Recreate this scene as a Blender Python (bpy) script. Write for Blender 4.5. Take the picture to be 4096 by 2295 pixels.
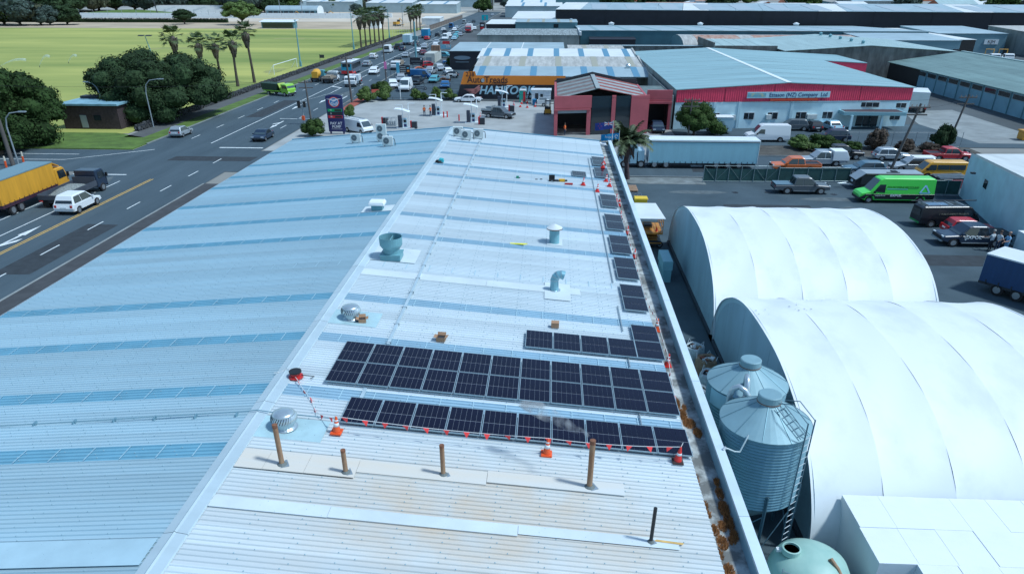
import bpy, math, random
from mathutils import Vector, Matrix
S=bpy.context.scene; COL=S.collection; RD=math.radians; PI=math.pi
for o in list(bpy.data.objects): bpy.data.objects.remove(o)
# ---------------------------------------------------------------- camera
CAM_Z=18.5
cd=bpy.data.cameras.new('camera'); cam=bpy.data.objects.new('camera',cd); COL.objects.link(cam)
cd.sensor_width=36; cd.lens=24.96; cd.shift_y=.07385; cd.clip_start=.3; cd.clip_end=6000
cam.location=(0,0,CAM_Z); cam.rotation_euler=(RD(90-28.156),0,RD(2.915)); S.camera=cam
# ---------------------------------------------------------------- sky and sun
SUN_EL=58; SUN_AZ=100      # azimuth measured from +Y (away from the camera) towards +X (right)
w=bpy.data.worlds.new('World'); S.world=w; w.use_nodes=True; nt=w.node_tree; nt.nodes.clear()
sky=nt.nodes.new('ShaderNodeTexSky'); sky.sky_type='NISHITA'; sky.sun_disc=False
sky.sun_elevation=RD(SUN_EL); sky.sun_rotation=RD(SUN_AZ); sky.altitude=20; sky.air_density=1.2; sky.dust_density=.6; sky.ozone_density=.8
bg=nt.nodes.new('ShaderNodeBackground'); bg.inputs[1].default_value=.12
ou=nt.nodes.new('ShaderNodeOutputWorld'); nt.links.new(sky.outputs[0],bg.inputs[0]); nt.links.new(bg.outputs[0],ou.inputs[0])
sl=bpy.data.lights.new('sun','SUN'); so=bpy.data.objects.new('sun',sl); COL.objects.link(so)
sl.energy=2.8; sl.angle=RD(6); sl.color=(1,.985,.96)
d=Vector((math.sin(RD(SUN_AZ))*math.cos(RD(SUN_EL)),math.cos(RD(SUN_AZ))*math.cos(RD(SUN_EL)),math.sin(RD(SUN_EL))))
so.rotation_euler=d.to_track_quat('Z','Y').to_euler(); so.location=(60,40,90)
vs=S.view_settings; vs.view_transform='Standard'; vs.look='None'; vs.exposure=.26; vs.gamma=1; vs.use_curve_mapping=False
vs.use_white_balance=True; vs.white_balance_temperature=5700; vs.white_balance_tint=1   # the photograph is balanced cold
S.render.engine='CYCLES'
# ---------------------------------------------------------------- helpers
KIDS={}
def link(o,parent=None):
    COL.objects.link(o)
    if parent is not None:
        o.parent=parent; KIDS.setdefault(parent.name,[]).append(o)
    return o
def tag(o,label,cat=None,group=None,kind=None):
    if label: o['label']=label
    if cat: o['category']=cat
    if group: o['group']=group
    if kind: o['kind']=kind
    return o
def thing(name,label,cat,loc=(0,0,0),rz=0,group=None,scale=None):
    o=bpy.data.objects.new(name,None); o.empty_display_size=.2; link(o)
    o.location=loc; o.rotation_euler=(0,0,rz)
    if scale: o.scale=scale
    return tag(o,label,cat,group)
class MB:
    def __init__(s): s.v=[]; s.f=[]
    def add(s,vs,fs):
        o=len(s.v); s.v.extend(tuple(v) for v in vs); s.f.extend(tuple(i+o for i in f) for f in fs); return s
    def box(s,x0,x1,y0,y1,z0,z1,rz=0,c=None):
        vs=[(x,y,z) for z in (z0,z1) for x,y in ((x0,y0),(x1,y0),(x1,y1),(x0,y1))]
        if rz:
            cx,cy=c or ((x0+x1)/2,(y0+y1)/2); a,b=math.cos(rz),math.sin(rz)
            vs=[(cx+(x-cx)*a-(y-cy)*b,cy+(x-cx)*b+(y-cy)*a,z) for x,y,z in vs]
        return s.add(vs,[(3,2,1,0),(4,5,6,7),(0,1,5,4),(1,2,6,5),(2,3,7,6),(3,0,4,7)])
    def cbox(s,c,sx,sy,sz,M=None):
        vs=[Vector((x*sx/2,y*sy/2,z*sz/2)) for z in (-1,1) for x,y in ((-1,-1),(1,-1),(1,1),(-1,1))]
        if M is not None: vs=[M@v for v in vs]
        return s.add([(v.x+c[0],v.y+c[1],v.z+c[2]) for v in vs],[(3,2,1,0),(4,5,6,7),(0,1,5,4),(1,2,6,5),(2,3,7,6),(3,0,4,7)])
    def tube(s,p0,p1,r0,r1=None,n=8,cap=True):
        if r1 is None: r1=r0
        p0,p1=Vector(p0),Vector(p1); ax=(p1-p0).normalized()
        u=ax.orthogonal().normalized(); w_=ax.cross(u); vs=[]
        for p,r in ((p0,r0),(p1,r1)):
            for i in range(n):
                a=2*PI*i/n; vs.append(p+(u*math.cos(a)+w_*math.sin(a))*r)
        fs=[(i,(i+1)%n,n+(i+1)%n,n+i) for i in range(n)]
        if cap: fs+=[tuple(range(n-1,-1,-1)),tuple(range(n,2*n))]
        return s.add(vs,fs)
    def path(s,pts,r,n=6):
        pts=[Vector(p) for p in pts]; vs=[]; m=len(pts); u=None
        for i,p in enumerate(pts):
            t=(pts[min(i+1,m-1)]-pts[max(i-1,0)]).normalized()
            u=(t.orthogonal() if u is None else u-t*u.dot(t)).normalized(); w_=t.cross(u)
            rr=r[i] if isinstance(r,(list,tuple)) else r
            vs+=[p+(u*math.cos(2*PI*k/n)+w_*math.sin(2*PI*k/n))*rr for k in range(n)]
        fs=[(i*n+k,i*n+(k+1)%n,(i+1)*n+(k+1)%n,(i+1)*n+k) for i in range(m-1) for k in range(n)]
        fs+=[tuple(range(n-1,-1,-1)),tuple(range((m-1)*n,m*n))]
        return s.add(vs,fs)
    def lathe(s,prof,n=20,c=(0,0,0),cap=True):
        vs=[(c[0]+r*math.cos(2*PI*k/n),c[1]+r*math.sin(2*PI*k/n),c[2]+z) for r,z in prof for k in range(n)]; m=len(prof)
        fs=[(i*n+k,i*n+(k+1)%n,(i+1)*n+(k+1)%n,(i+1)*n+k) for i in range(m-1) for k in range(n)]
        if cap: fs+=[tuple(range(n-1,-1,-1)),tuple(range((m-1)*n,m*n))]
        return s.add(vs,fs)
    def prism(s,poly,z0,z1):
        n=len(poly); vs=[(x,y,z0) for x,y in poly]+[(x,y,z1) for x,y in poly]
        return s.add(vs,[tuple(range(n-1,-1,-1)),tuple(range(n,2*n))]+[(i,(i+1)%n,n+(i+1)%n,n+i) for i in range(n)])
    def slab(s,quad,t):          # quad of 4 points, thickened downwards along its normal
        q=[Vector(p) for p in quad]; nn=(q[1]-q[0]).cross(q[2]-q[0]).normalized()*t
        vs=[p-nn for p in q]+q; n=len(q)
        return s.add(vs,[tuple(range(n-1,-1,-1)),tuple(range(n,2*n))]+[(i,(i+1)%n,n+(i+1)%n,n+i) for i in range(n)])
    def mesh(s,name,mat,smooth=False):
        me=bpy.data.meshes.new(name); me.from_pydata(s.v,[],s.f)
        if mat is not None: me.materials.append(mat)
        if smooth: me.polygons.foreach_set('use_smooth',[True]*len(me.polygons))
        me.update(); return me
    def obj(s,name,mat,parent=None,loc=(0,0,0),rz=0,smooth=False):
        o=bpy.data.objects.new(name,s.mesh(name,mat,smooth)); o.location=loc; o.rotation_euler=(0,0,rz); return link(o,parent)
def inst(name,me,parent=None,loc=(0,0,0),rot=(0,0,0),scale=None,mat=None):
    o=bpy.data.objects.new(name,me); o.location=loc; o.rotation_euler=rot
    if scale: o.scale=scale
    link(o,parent)
    if mat is not None: o.material_slots[0].link='OBJECT'; o.material_slots[0].material=mat
    return o
def dup(root,loc,rz,label,group=None,scale=None,paint=None,cat=None):
    def rec(o,p):
        c=o.copy(); link(c,p)
        if paint is not None and o.get('painted') and c.type=='MESH':
            c.material_slots[0].link='OBJECT'; c.material_slots[0].material=paint
        for k in KIDS.get(o.name,[]): rec(k,c)
        return c
    r=rec(root,None); r.location=loc; r.rotation_euler=(0,0,rz); r['label']=label
    if scale: r.scale=scale
    if group: r['group']=group
    if cat: r['category']=cat
    return r
def struct(o): o['kind']='structure'; return o
# ---------------------------------------------------------------- materials
MATS={}
def mat(name,col,rough=.6,metal=0,var=0,scale=1,stretch=None,bump=0,bscale=None,alpha=None,trans=0,spec=None,col2=None,island=0,detail=6,emit=None,lo=.35,hi=.7):
    if name in MATS: return MATS[name]
    m=bpy.data.materials.new(name); m.use_nodes=True; nt=m.node_tree; b=nt.nodes['Principled BSDF']
    L=nt.links.new; N=nt.nodes.new; c=(*col,1)
    b.inputs['Base Color'].default_value=c; b.inputs['Roughness'].default_value=rough; b.inputs['Metallic'].default_value=metal
    if spec is not None: b.inputs['Specular IOR Level'].default_value=spec
    if trans: b.inputs['Transmission Weight'].default_value=trans
    if alpha is not None: b.inputs['Alpha'].default_value=alpha
    if emit: b.inputs['Emission Color'].default_value=(*emit[0],1); b.inputs['Emission Strength'].default_value=emit[1]
    out=None
    if var or bump:
        tc=N('ShaderNodeTexCoord'); mp=N('ShaderNodeMapping'); L(tc.outputs['Object'],mp.inputs[0])
        if stretch: mp.inputs['Scale'].default_value=stretch
    if var:
        n=N('ShaderNodeTexNoise'); n.inputs['Scale'].default_value=scale; n.inputs['Detail'].default_value=detail; n.inputs['Roughness'].default_value=.6
        L(mp.outputs[0],n.inputs[0]); r=N('ShaderNodeValToRGB'); r.color_ramp.elements[0].position=lo; r.color_ramp.elements[1].position=hi
        k2=col2 if col2 else tuple(min(1,x*(1+var)) for x in col); k1=col if col2 else tuple(x*(1-var) for x in col)
        r.color_ramp.elements[0].color=(*k1,1); r.color_ramp.elements[1].color=(*k2,1); L(n.outputs[0],r.inputs[0]); out=r.outputs[0]; L(out,b.inputs['Base Color'])
    if island:
        g=N('ShaderNodeNewGeometry'); h=N('ShaderNodeHueSaturation'); mr=N('ShaderNodeMapRange'); mr.inputs[3].default_value=1-island; mr.inputs[4].default_value=1+island
        L(g.outputs['Random Per Island'],mr.inputs[0]); L(mr.outputs[0],h.inputs['Value'])
        if out: L(out,h.inputs['Color'])
        else: h.inputs['Color'].default_value=c
        L(h.outputs[0],b.inputs['Base Color'])
    if bump:
        n2=N('ShaderNodeTexNoise'); n2.inputs['Scale'].default_value=bscale or scale*4; n2.inputs['Detail'].default_value=4; L(mp.outputs[0],n2.inputs[0])
        bp=N('ShaderNodeBump'); bp.inputs['Strength'].default_value=bump; bp.inputs['Distance'].default_value=.05; L(n2.outputs[0],bp.inputs['Height']); L(bp.outputs[0],b.inputs['Normal'])
    MATS[name]=m; return m
M_WHITE=mat('white_paint',(.74,.78,.80),.45,var=.05,scale=.8)
M_OFFW=mat('offwhite_paint',(.62,.66,.68),.6,var=.1,scale=.4)
M_BLACK=mat('black_plastic',(.012,.013,.016),.5)
M_DARK=mat('dark_metal',(.03,.035,.045),.5)
M_STEEL=mat('galvanised_steel',(.40,.46,.50),.42,.6,var=.12,scale=3)
M_GREYP=mat('grey_paint',(.25,.29,.32),.5,var=.08,scale=2)
M_GLASS=mat('dark_window_glass',(.02,.028,.035),.06,spec=.8)
M_WSCREEN=mat('windscreen_glass',(.05,.075,.09),.05,spec=.9)
M_TYRE=mat('tyre_rubber',(.015,.015,.017),.85)
M_RIM=mat('alloy_rim',(.42,.44,.46),.35,.7)
M_ASPH=mat('asphalt',(.040,.063,.080),.85,var=.3,scale=.5,bump=.25,bscale=30,stretch=(1,.12,1),detail=9,col2=(.068,.098,.120),lo=.3,hi=.75)
M_ASPHY=mat('yard_asphalt',(.032,.054,.070),.85,var=.3,scale=.22,bump=.25,bscale=30,detail=10,col2=(.064,.096,.118),lo=.32,hi=.72)
M_PATH=mat('dark_footpath',(.052,.056,.062),.9,var=.2,scale=.8,bump=.2,bscale=25)
M_CONC=mat('concrete',(.23,.25,.25),.85,var=.2,scale=.35,bump=.2,bscale=12)
M_CONCD=mat('weathered_concrete',(.16,.17,.165),.9,var=.4,scale=.9,stretch=(1,1,.3),bump=.3,bscale=8)
M_PAINT=mat('road_paint',(.66,.70,.70),.7,var=.15,scale=2)
M_YPAINT=mat('yellow_road_paint',(.55,.36,.09),.7,var=.15,scale=2)
M_WOOD=mat('pole_timber',(.11,.10,.095),.85,var=.25,scale=2,stretch=(1,1,.1))
M_RED=mat('red_paint',(.50,.03,.03),.45)
M_GRASS=mat('field_grass',(.125,.185,.034),.95,var=.3,col2=(.40,.40,.10),scale=.03,stretch=(.25,1.3,1),bump=.35,bscale=1.5,detail=10,lo=.30,hi=.66)
M_VERGE=mat('verge_grass',(.09,.15,.025),.95,var=.3,scale=.5,bump=.4,bscale=4)
M_DIRT=mat('bare_earth',(.42,.34,.24),.95,var=.2,scale=.05,bump=.2)
M_SKYL=mat('translucent_roof_sheet',(.20,.33,.42),.4,var=.12,scale=.6)
M_LEAFD=mat('dark_leaf',(.027,.047,.020),.8,island=.55,spec=.12)
M_LEAFM=mat('mid_leaf',(.045,.076,.020),.8,island=.45,spec=.15)
M_LEAFL=mat('light_leaf',(.080,.125,.028),.7,island=.4,spec=.3)
M_LEAFP=mat('palm_leaf',(.055,.085,.03),.6,island=.45,spec=.35)
M_BARK=mat('bark',(.085,.068,.055),.9,var=.3,scale=3,stretch=(1,1,.3),bump=.5,bscale=10)
M_DEADF=mat('dead_frond',(.14,.115,.10),.9,island=.4)
# ---------------------------------------------------------------- ground, roads, kerbs, markings
def sheet(name,poly,z,m,kind='structure',th=None):
    mb=MB(); n=len(poly)
    if th: mb.prism(poly,z-th,z)
    else: mb.add([(x,y,z) for x,y in poly],[tuple(range(n))])
    o=mb.obj(name,m); o['kind']=kind; return o
def rect(x0,x1,y0,y1): return [(x0,y0),(x1,y0),(x1,y1),(x0,y1)]
M_URB=mat('urban_ground',(.27,.27,.25),.95,var=.4,scale=.02)
sheet('ground',rect(-3500,3500,-400,5000),-.03,M_URB)
sheet('industrial_ground',rect(-35.6,260,95,520),-.012,mat('industrial_asphalt',(.075,.088,.095),.9,var=.3,scale=.06))
sheet('road',rect(-52,-35.8,-60,560),.0,M_ASPH)
sheet('side_street',rect(-330,-52.002,77,88.4),-.004,M_ASPH)
sheet('cross_street',rect(-35.798,260,77.6,88.6),-.004,M_ASPH)
sheet('footpath',rect(-35.6,-25.3,-60,72),.1,M_PATH,th=.3)
sheet('loading_yard',rect(6.05,62,4,77.45),-.002,M_ASPHY)
sheet('fuel_forecourt',[(-35.6,88.7),(.6,88.7),(.6,131.5),(-31.5,131.5),(-33.2,124),(-35.6,119)],.02,mat('forecourt_concrete',(.33,.345,.34),.85,var=.18,scale=.25,bump=.15,bscale=10))
sheet('garage_apron',rect(.7,17.2,88.7,106),.01,mat('apron_concrete',(.26,.27,.265),.9,var=.25,scale=.4))
sheet('car_yard',rect(-35.6,-16.6,133.2,205),.015,M_ASPHY)
sheet('warehouse_car_park',rect(17.4,66,95.2,112),.006,M_ASPHY)
sheet('concrete_driveway',[(56,98),(66,98),(66,126),(57,124),(54.5,112)],.012,M_CONC)
sheet('driveway_apron',rect(8.2,16.4,74.6,77.4),.01,mat('apron_strip',(.17,.19,.19),.9,var=.3,scale=.8))
sheet('planting_strip',rect(17.4,53,89,95),.03,mat('mulch',(.075,.07,.06),.95,var=.4,scale=.8,bump=.6,bscale=6),th=.2)
sheet('street_footpath',rect(17.4,60,88.62,89),.1,M_PATH,th=.3)
sheet('red_paving',[(-34.2,112.5),(-32.7,112.5),(-33.1,134),(-34.9,134)],.03,mat('red_paving',(.30,.075,.05),.85,var=.15,scale=1))
sheet('sports_field',rect(-520,-58.4,99,358),.004,M_GRASS)
sheet('verge',rect(-54.6,-52.15,92,300),.11,M_VERGE,th=.25)
sheet('corner_verge',[(-62,88.6),(-52.2,88.6),(-52.2,91.9),(-54.5,96),(-60,99),(-120,99),(-120,88.6)],.1,M_VERGE,th=.25)
sheet('field_footpath',rect(-57.4,-54.62,96,300),.1,mat('field_path',(.09,.095,.095),.9,var=.15,scale=.5),th=.25)
sheet('earth_bank',[(-520,358.2),(-62,344),(-62,412),(-520,412)],.03,M_DIRT)
sheet('speedway_ground',rect(-520,-60,412.2,560),.02,mat('pale_earth',(.52,.45,.36),.95,var=.15,scale=.03))
for nm,x0,x1,y0,y1 in (('kerb',-52.15,-52.0,92,560),('kerb',-35.8,-35.6,-60,72),('kerb',-35.8,-35.6,135,520),('kerb',17.4,60,88.6,88.75),('kerb',8.2,60,77.45,77.6)):
    o=MB().box(x0,x1,y0,y1,-.1,.12).obj(nm,M_CONC); struct(o)
# painted markings: one object per painted line
def mark(poly,m=M_PAINT,nm='painted_line',z=.006): sheet(nm,poly,z,m)
mark(rect(-42.42,-42.30,-40,74),M_YPAINT,'yellow_centre_line'); mark(rect(-42.16,-42.04,-40,74),M_YPAINT,'yellow_centre_line')
mark(rect(-45.27,-45.15,-40,73)); mark(rect(-48.3,-48.18,-40,73)); 
for k in range(-4,8): mark(rect(-38.98,-38.86,40+k*6.3-2.4,40+k*6.3),nm='lane_dash')
mark(rect(-52,-46,75.6,75.9),nm='stop_line'); mark(rect(-41.8,-36.2,90.2,90.6),nm='stop_line')
mark(rect(-75,-57.3,82.6,82.75)); mark(rect(-75,-57.3,85.6,85.75)); mark([(-57.3,82.6),(-57.3,82.75),(-49.5,88.9),(-49.4,88.75)])
mark(rect(-44.1,-43.95,93,420)); mark(rect(-41.65,-41.5,140,420))
mark([(-44,128),(-44,128.3),(-41.5,141.2),(-41.5,140.8)])
for y in (150,166,182,198,214,230,246,262,278): mark([(-43.9,y),(-43.9,y+.7),(-41.7,y-1.2),(-41.7,y-1.9)],nm='median_bar')
for k in range(34): mark(rect(-48.06,-47.94,96+k*8,98.6+k*8),nm='lane_dash'); mark(rect(-38.7,-38.58,104+k*8,106.6+k*8),nm='lane_dash')
def arrow(x,y,l=6.5,turn=0):
    w=.11; mark([(x-w,y),(x+w,y),(x+w,y+l*.62),(x+.34,y+l*.62),(x,y+l),(x-.34,y+l*.62),(x-w,y+l*.62)],nm='lane_arrow')
    if turn: mark([(x+w*turn,y+l*.2),(x+w*turn,y+l*.32),(x+.7*turn,y+l*.5),(x+.75*turn,y+l*.38)],nm='lane_arrow_branch',z=.008)
def arrow_d(x,y,l=6.5,turn=0):
    w=.11; mark([(x+w,y+l),(x-w,y+l),(x-w,y+l*.38),(x-.34,y+l*.38),(x,y),(x+.34,y+l*.38),(x+w,y+l*.38)],nm='lane_arrow')
    if turn: mark([(x+w*turn,y+l*.8),(x+w*turn,y+l*.68),(x+.7*turn,y+l*.5),(x+.75*turn,y+l*.62)],nm='lane_arrow_branch',z=.008)
arrow(-43.6,50.5,7,1); arrow_d(-42.6,121,8); arrow_d(-40.1,128,8); arrow_d(-37.4,129,8); arrow_d(-40.2,104,6,-1)
mark(rect(24,60,83.45,83.58),nm='street_line'); mark(rect(9,12,83.45,83.58),nm='street_line')
mark(rect(-41.5,-36.5,112,112.3),nm='painted_line')
# field markings
def arcl(cx,cy,r,a0,a1,n=14,w=.15,nm='pitch_line'):
    p=[(cx+(r+s)*math.cos(a0+(a1-a0)*i/n),cy+(r+s)*math.sin(a0+(a1-a0)*i/n)) for s in (w,) for i in range(n+1)]
    q=[(cx+r*math.cos(a0+(a1-a0)*i/n),cy+r*math.sin(a0+(a1-a0)*i/n)) for i in range(n,-1,-1)]
    sheet(nm,p+q,.012,mat('pitch_paint',(.33,.38,.17),.9))
arcl(-66,190,9,RD(70),RD(200)); arcl(-95,140,10,RD(-60),RD(100)); sheet('pitch_line',rect(-160,-110,127,127.2),.012,mat('pitch_paint',(0,0,0)))
# ---------------------------------------------------------------- the solar warehouse
XR,ZR,SL=-9.33,6.03,.0832
XG,XE=4.87,-25.5
def rz_(x): return ZR-SL*abs(x-XR)
def roofmat(name,col,brown):
    m=mat(name,col,.42,.15,var=.07,scale=.5,stretch=(.15,1,1))
    nt=m.node_tree; b=nt.nodes['Principled BSDF']; L=nt.links.new; N=nt.nodes.new
    src=b.inputs['Base Color'].links[0].from_socket
    oi=N('ShaderNodeObjectInfo'); mr=N('ShaderNodeMapRange'); mr.inputs[3].default_value=.90; mr.inputs[4].default_value=1.05; L(oi.outputs['Random'],mr.inputs[0])
    h=N('ShaderNodeHueSaturation'); L(mr.outputs[0],h.inputs['Value']); L(src,h.inputs['Color'])
    # long dirt streaks
    g=N('ShaderNodeNewGeometry'); mp=N('ShaderNodeMapping'); mp.inputs['Scale'].default_value=(.12,1.6,1); L(g.outputs['Position'],mp.inputs[0])
    n=N('ShaderNodeTexNoise'); n.inputs['Scale'].default_value=1; n.inputs['Detail'].default_value=7; L(mp.outputs[0],n.inputs[0])
    r=N('ShaderNodeValToRGB'); r.color_ramp.elements[0].position=.5; r.color_ramp.elements[1].position=.78; L(n.outputs[0],r.inputs[0])
    mx=N('ShaderNodeMix'); mx.data_type='RGBA'; mx.inputs['B'].default_value=(.33,.40,.42,1); L(h.outputs[0],mx.inputs['A'])
    mm=N('ShaderNodeMath'); mm.operation='MULTIPLY'; mm.inputs[1].default_value=.30; L(r.outputs[0],mm.inputs[0]); L(mm.outputs[0],mx.inputs['Factor']); out=mx.outputs['Result']
    if brown:   # rust-brown fallout round the flues
        sp=N('ShaderNodeSeparateXYZ'); L(g.outputs['Position'],sp.inputs[0])
        def bumpf(sock,c,wd):
            a=N('ShaderNodeMath'); a.operation='SUBTRACT'; a.inputs[1].default_value=c; L(sock,a.inputs[0])
            b2=N('ShaderNodeMath'); b2.operation='ABSOLUTE'; L(a.outputs[0],b2.inputs[0])
            q=N('ShaderNodeMapRange'); q.interpolation_type='SMOOTHSTEP'; q.inputs[1].default_value=0; q.inputs[2].default_value=wd; q.inputs[3].default_value=1; q.inputs[4].default_value=0; L(b2.outputs[0],q.inputs[0]); return q.outputs[0]
        f1=bumpf(sp.outputs['Y'],15.4,4.6); f2=bumpf(sp.outputs['X'],-1.5,10.5)
        p=N('ShaderNodeMath'); p.operation='MULTIPLY'; L(f1,p.inputs[0]); L(f2,p.inputs[1])
        n2=N('ShaderNodeTexNoise'); n2.inputs['Scale'].default_value=.9; n2.inputs['Detail'].default_value=5; L(g.outputs['Position'],n2.inputs[0])
        p2=N('ShaderNodeMath'); p2.operation='MULTIPLY'; L(p.outputs[0],p2.inputs[0]); L(n2.outputs[0],p2.inputs[1])
        p3=N('ShaderNodeMath'); p3.operation='MULTIPLY'; p3.inputs[1].default_value=1.55; p3.use_clamp=True; L(p2.outputs[0],p3.inputs[0])
        m2=N('ShaderNodeMix'); m2.data_type='RGBA'; m2.inputs['B'].default_value=(.60,.52,.42,1); L(out,m2.inputs['A']); L(p3.outputs[0],m2.inputs['Factor']); out=m2.outputs['Result']
    L(out,b.inputs['Base Color']); return m
M_ROOFR=roofmat('right_roof_steel',(.62,.69,.72),True)
M_ROOFL=roofmat('left_roof_steel',(.39,.53,.60),False)  # left slope sheets get a darker, bluer colour than the right
M_CAP=roofmat('ridge_cap_steel',(.50,.60,.65),False)
WH=thing('warehouse','long low warehouse with pale corrugated metal gable roof filling the foreground','warehouse',(-9.33,36,0))
def wp(mb,name,m,smooth=False):          # a part given in world coordinates
    o=mb.obj(name,m,WH,loc=(9.33,-36,0),smooth=smooth); return o
wp(MB().box(XE+.5,XE+.7,0,71.2,0,rz_(XE+.7)-.12),'wall',M_OFFW); wp(MB().box(5.72,5.96,0,71.2,0,4.9),'wall',mat('parapet_paint',(.26,.42,.50),.7,var=.15,scale=.8,stretch=(1,1,.3)))
b=MB(); b.add([(x,y,z) for y in (71.2,71.4) for x,z in ((XE+.6,0),(5.7,0),(5.7,4.5),(XG,rz_(XG)-.12),(XR,ZR-.12),(XE+.6,rz_(XE+.6)-.12))],[(5,4,3,2,1,0),(6,7,8,9,10,11)]+[(i,(i+1)%6,6+(i+1)%6,6+i) for i in range(6)]); wp(b,'wall',M_OFFW)
# corrugated sheets: 4 ribs per unit width, shared by every sheet of a slope
def sheetmesh(name,length,m,sgn):
    pr=[]
    for k in range(4):
        o=k*.25; pr+=[(o,0),(o+.165,0),(o+.19,.042),(o+.225,.042)]
    pr.append((1.0,0)); b=MB(); n=len(pr)
    ca=math.cos(math.atan(SL)); L=length/ca
    vs=[(0,y,z) for y,z in pr]+[(sgn*length,y,z-SL*length) for y,z in pr]
    fs=[(i,n+i,n+i+1,i+1) if sgn>0 else (i,i+1,n+i+1,n+i) for i in range(n-1)]
    b.add(vs,fs); return b.mesh(name,m)
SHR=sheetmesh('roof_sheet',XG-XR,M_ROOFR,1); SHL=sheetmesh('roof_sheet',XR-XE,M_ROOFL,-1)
SKR=sheetmesh('skylight_sheet',XG-XR,mat('skylight_sheet_right',(.29,.43,.53),.35,var=.1,scale=.6),1); SKL=sheetmesh('skylight_sheet',XR-XE,mat('skylight_sheet_left',(.17,.35,.46),.35,var=.1,scale=.6),-1)  # left skylight strips are darker and bluer than the right ones
SKY_Y=[4.7,8.8,12.9,17.3,20.95,25.15,29.25,33.6,38.2,42.3,47.1,52.4,55.85,59.95,64.95]
spans=[]; y=.6
for c in SKY_Y:
    gap=c-.37-y; n=max(1,round(gap/.76))
    for i in range(n): spans.append((y+gap*i/n,gap/n,0))
    spans.append((c-.37,.74,1)); y=c+.37
n=round((71.5-y)/.76); spans+=[(y+(71.5-y)*i/n,(71.5-y)/n,0) for i in range(n)]
for y0,wd,sk in spans:
    skr=sk and not (16<y0<18 or 12<y0<13.5 or 33<y0<34.5)
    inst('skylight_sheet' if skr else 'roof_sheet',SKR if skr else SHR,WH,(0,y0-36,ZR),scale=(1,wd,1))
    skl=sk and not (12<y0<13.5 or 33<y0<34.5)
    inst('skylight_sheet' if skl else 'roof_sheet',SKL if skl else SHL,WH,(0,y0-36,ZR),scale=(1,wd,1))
# joint straps across the skylights
b=MB()
for y0,wd,sk in spans:
    if not sk: continue
    for k in range(1,14):
        for sg,L in ((1,14.2),(-1,16.2)):
            x=XR+sg*k*1.15
            if abs(x-XR)>L: continue
            if (sg>0 and (16<y0<18 or 12<y0<13.5)) : continue
            sh=.18*k%.3
            b.add([(x-.016,y0+.03,rz_(x-.016)+.044),(x+.016,y0+.03,rz_(x+.016)+.044),(x+.016,y0+wd-.03,rz_(x+.016)+.044),(x-.016,y0+wd-.03,rz_(x-.016)+.044)],[(0,1,2,3)])
o=wp(b,'skylight_strap',mat('strap_pale',(.36,.52,.60),.5)); o['kind']='stuff'
# fixing screws on the ribs
b=MB(); rng=random.Random(4)
for y0,wd,sk in spans:
    if y0<9: continue
    for r in range(4):
        yy=y0+wd*(r*.25+.2)
        for sg,L in ((1,14.1),(-1,16.0)):
            k=0
            while True:
                k+=1; dx=.42+k*1.27+(.16 if r%2 else 0)+(.30 if r==3 else 0)
                if dx>L: break
                if y0>45 and r%2: continue
                x=XR+sg*dx; z=rz_(x)+.04; s=.018
                b.add([(x-s,yy-s,z),(x+s,yy-s,z),(x+s,yy+s,z),(x-s,yy+s,z),(x,yy,z+.03)],[(0,1,4),(1,2,4),(2,3,4),(3,0,4)])
o=wp(b,'roof_screw',mat('screw_washer',(.28,.40,.46),.6)); o['kind']='stuff'
# ridge capping in lengths
for k in range(11):
    y0,y1=.6+k*6.46,.6+(k+1)*6.46-.015; b=MB()
    pr=[(-.34,.02),(-.31,.055),(-.05,.085),(0,.115),(.05,.085),(.31,.055),(.34,.02)]
    b.add([(XR+x,yy,ZR+z-SL*abs(x)) for yy in (y0,y1) for x,z in pr],[(i,i+1,8+i,7+i) for i in range(6)]); wp(b,'ridge_cap',M_CAP)
# flat flashing sheets laid over the ribs
M_FLASH=mat('cream_flashing',(.57,.60,.60),.55,var=.12,scale=.6,stretch=(.2,1.4,1),col2=(.60,.55,.47),detail=9)
M_FLASHB=mat('teal_flashing',(.38,.53,.57),.45,var=.15,scale=.9)
M_FLASHW=mat('white_flashing',(.57,.63,.65),.45,var=.08,scale=.7)
def flash(x0,x1,y0,y1,m,dz=.055,nm='flashing_sheet'):
    b=MB(); q=[(x0,y0,rz_(x0)+dz),(x1,y0,rz_(x1)+dz),(x1,y1,rz_(x1)+dz),(x0,y1,rz_(x0)+dz)]; b.slab(q,.012); return wp(b,nm,m)
for i,(a,c) in enumerate(((-8.98,-8.16),(-8.15,-6.95),(-6.94,-5.47))): flash(a,c,16.43,17.36,M_FLASH,.055+.004*i)
flash(-5.46,-1.62,16.70,17.32,M_FLASH,.068); flash(-1.61,2.5,16.84,17.40,M_FLASH,.062)
flash(-8.98,-5.76,14.65,15.12,M_FLASHW,.055); flash(-5.75,-.6,14.66,15.10,M_FLASHW,.06); flash(-.59,3.8,14.74,15.12,M_FLASHW,.056)
for a,c in ((-24,-19.5),(-19.49,-14.6),(-14.59,-9.7)): flash(a,c,12.4,13.35,mat('blue_flashing',(.38,.52,.59),.45,var=.1,scale=.6),.056)
for a,c in ((-8.98,-6.3),(-6.29,-2.9),(-2.89,1.7)): flash(a,c,31.95,32.75,M_FLASHW,.056)
flash(-9.0,-6.7,34.05,36.1,M_FLASHW,.05); flash(-9.2,-7.0,26.35,27.75,M_FLASHB,.05); flash(-9.0,-6.9,18.0,19.2,M_FLASHB,.05)
flash(-11.6,-9.68,42.8,44.1,M_FLASHW,.05); flash(.0,.9,39.0,40.2,M_FLASHW,.05); flash(-.05,1.2,31.1,33.2,M_FLASHW,.062)
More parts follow.
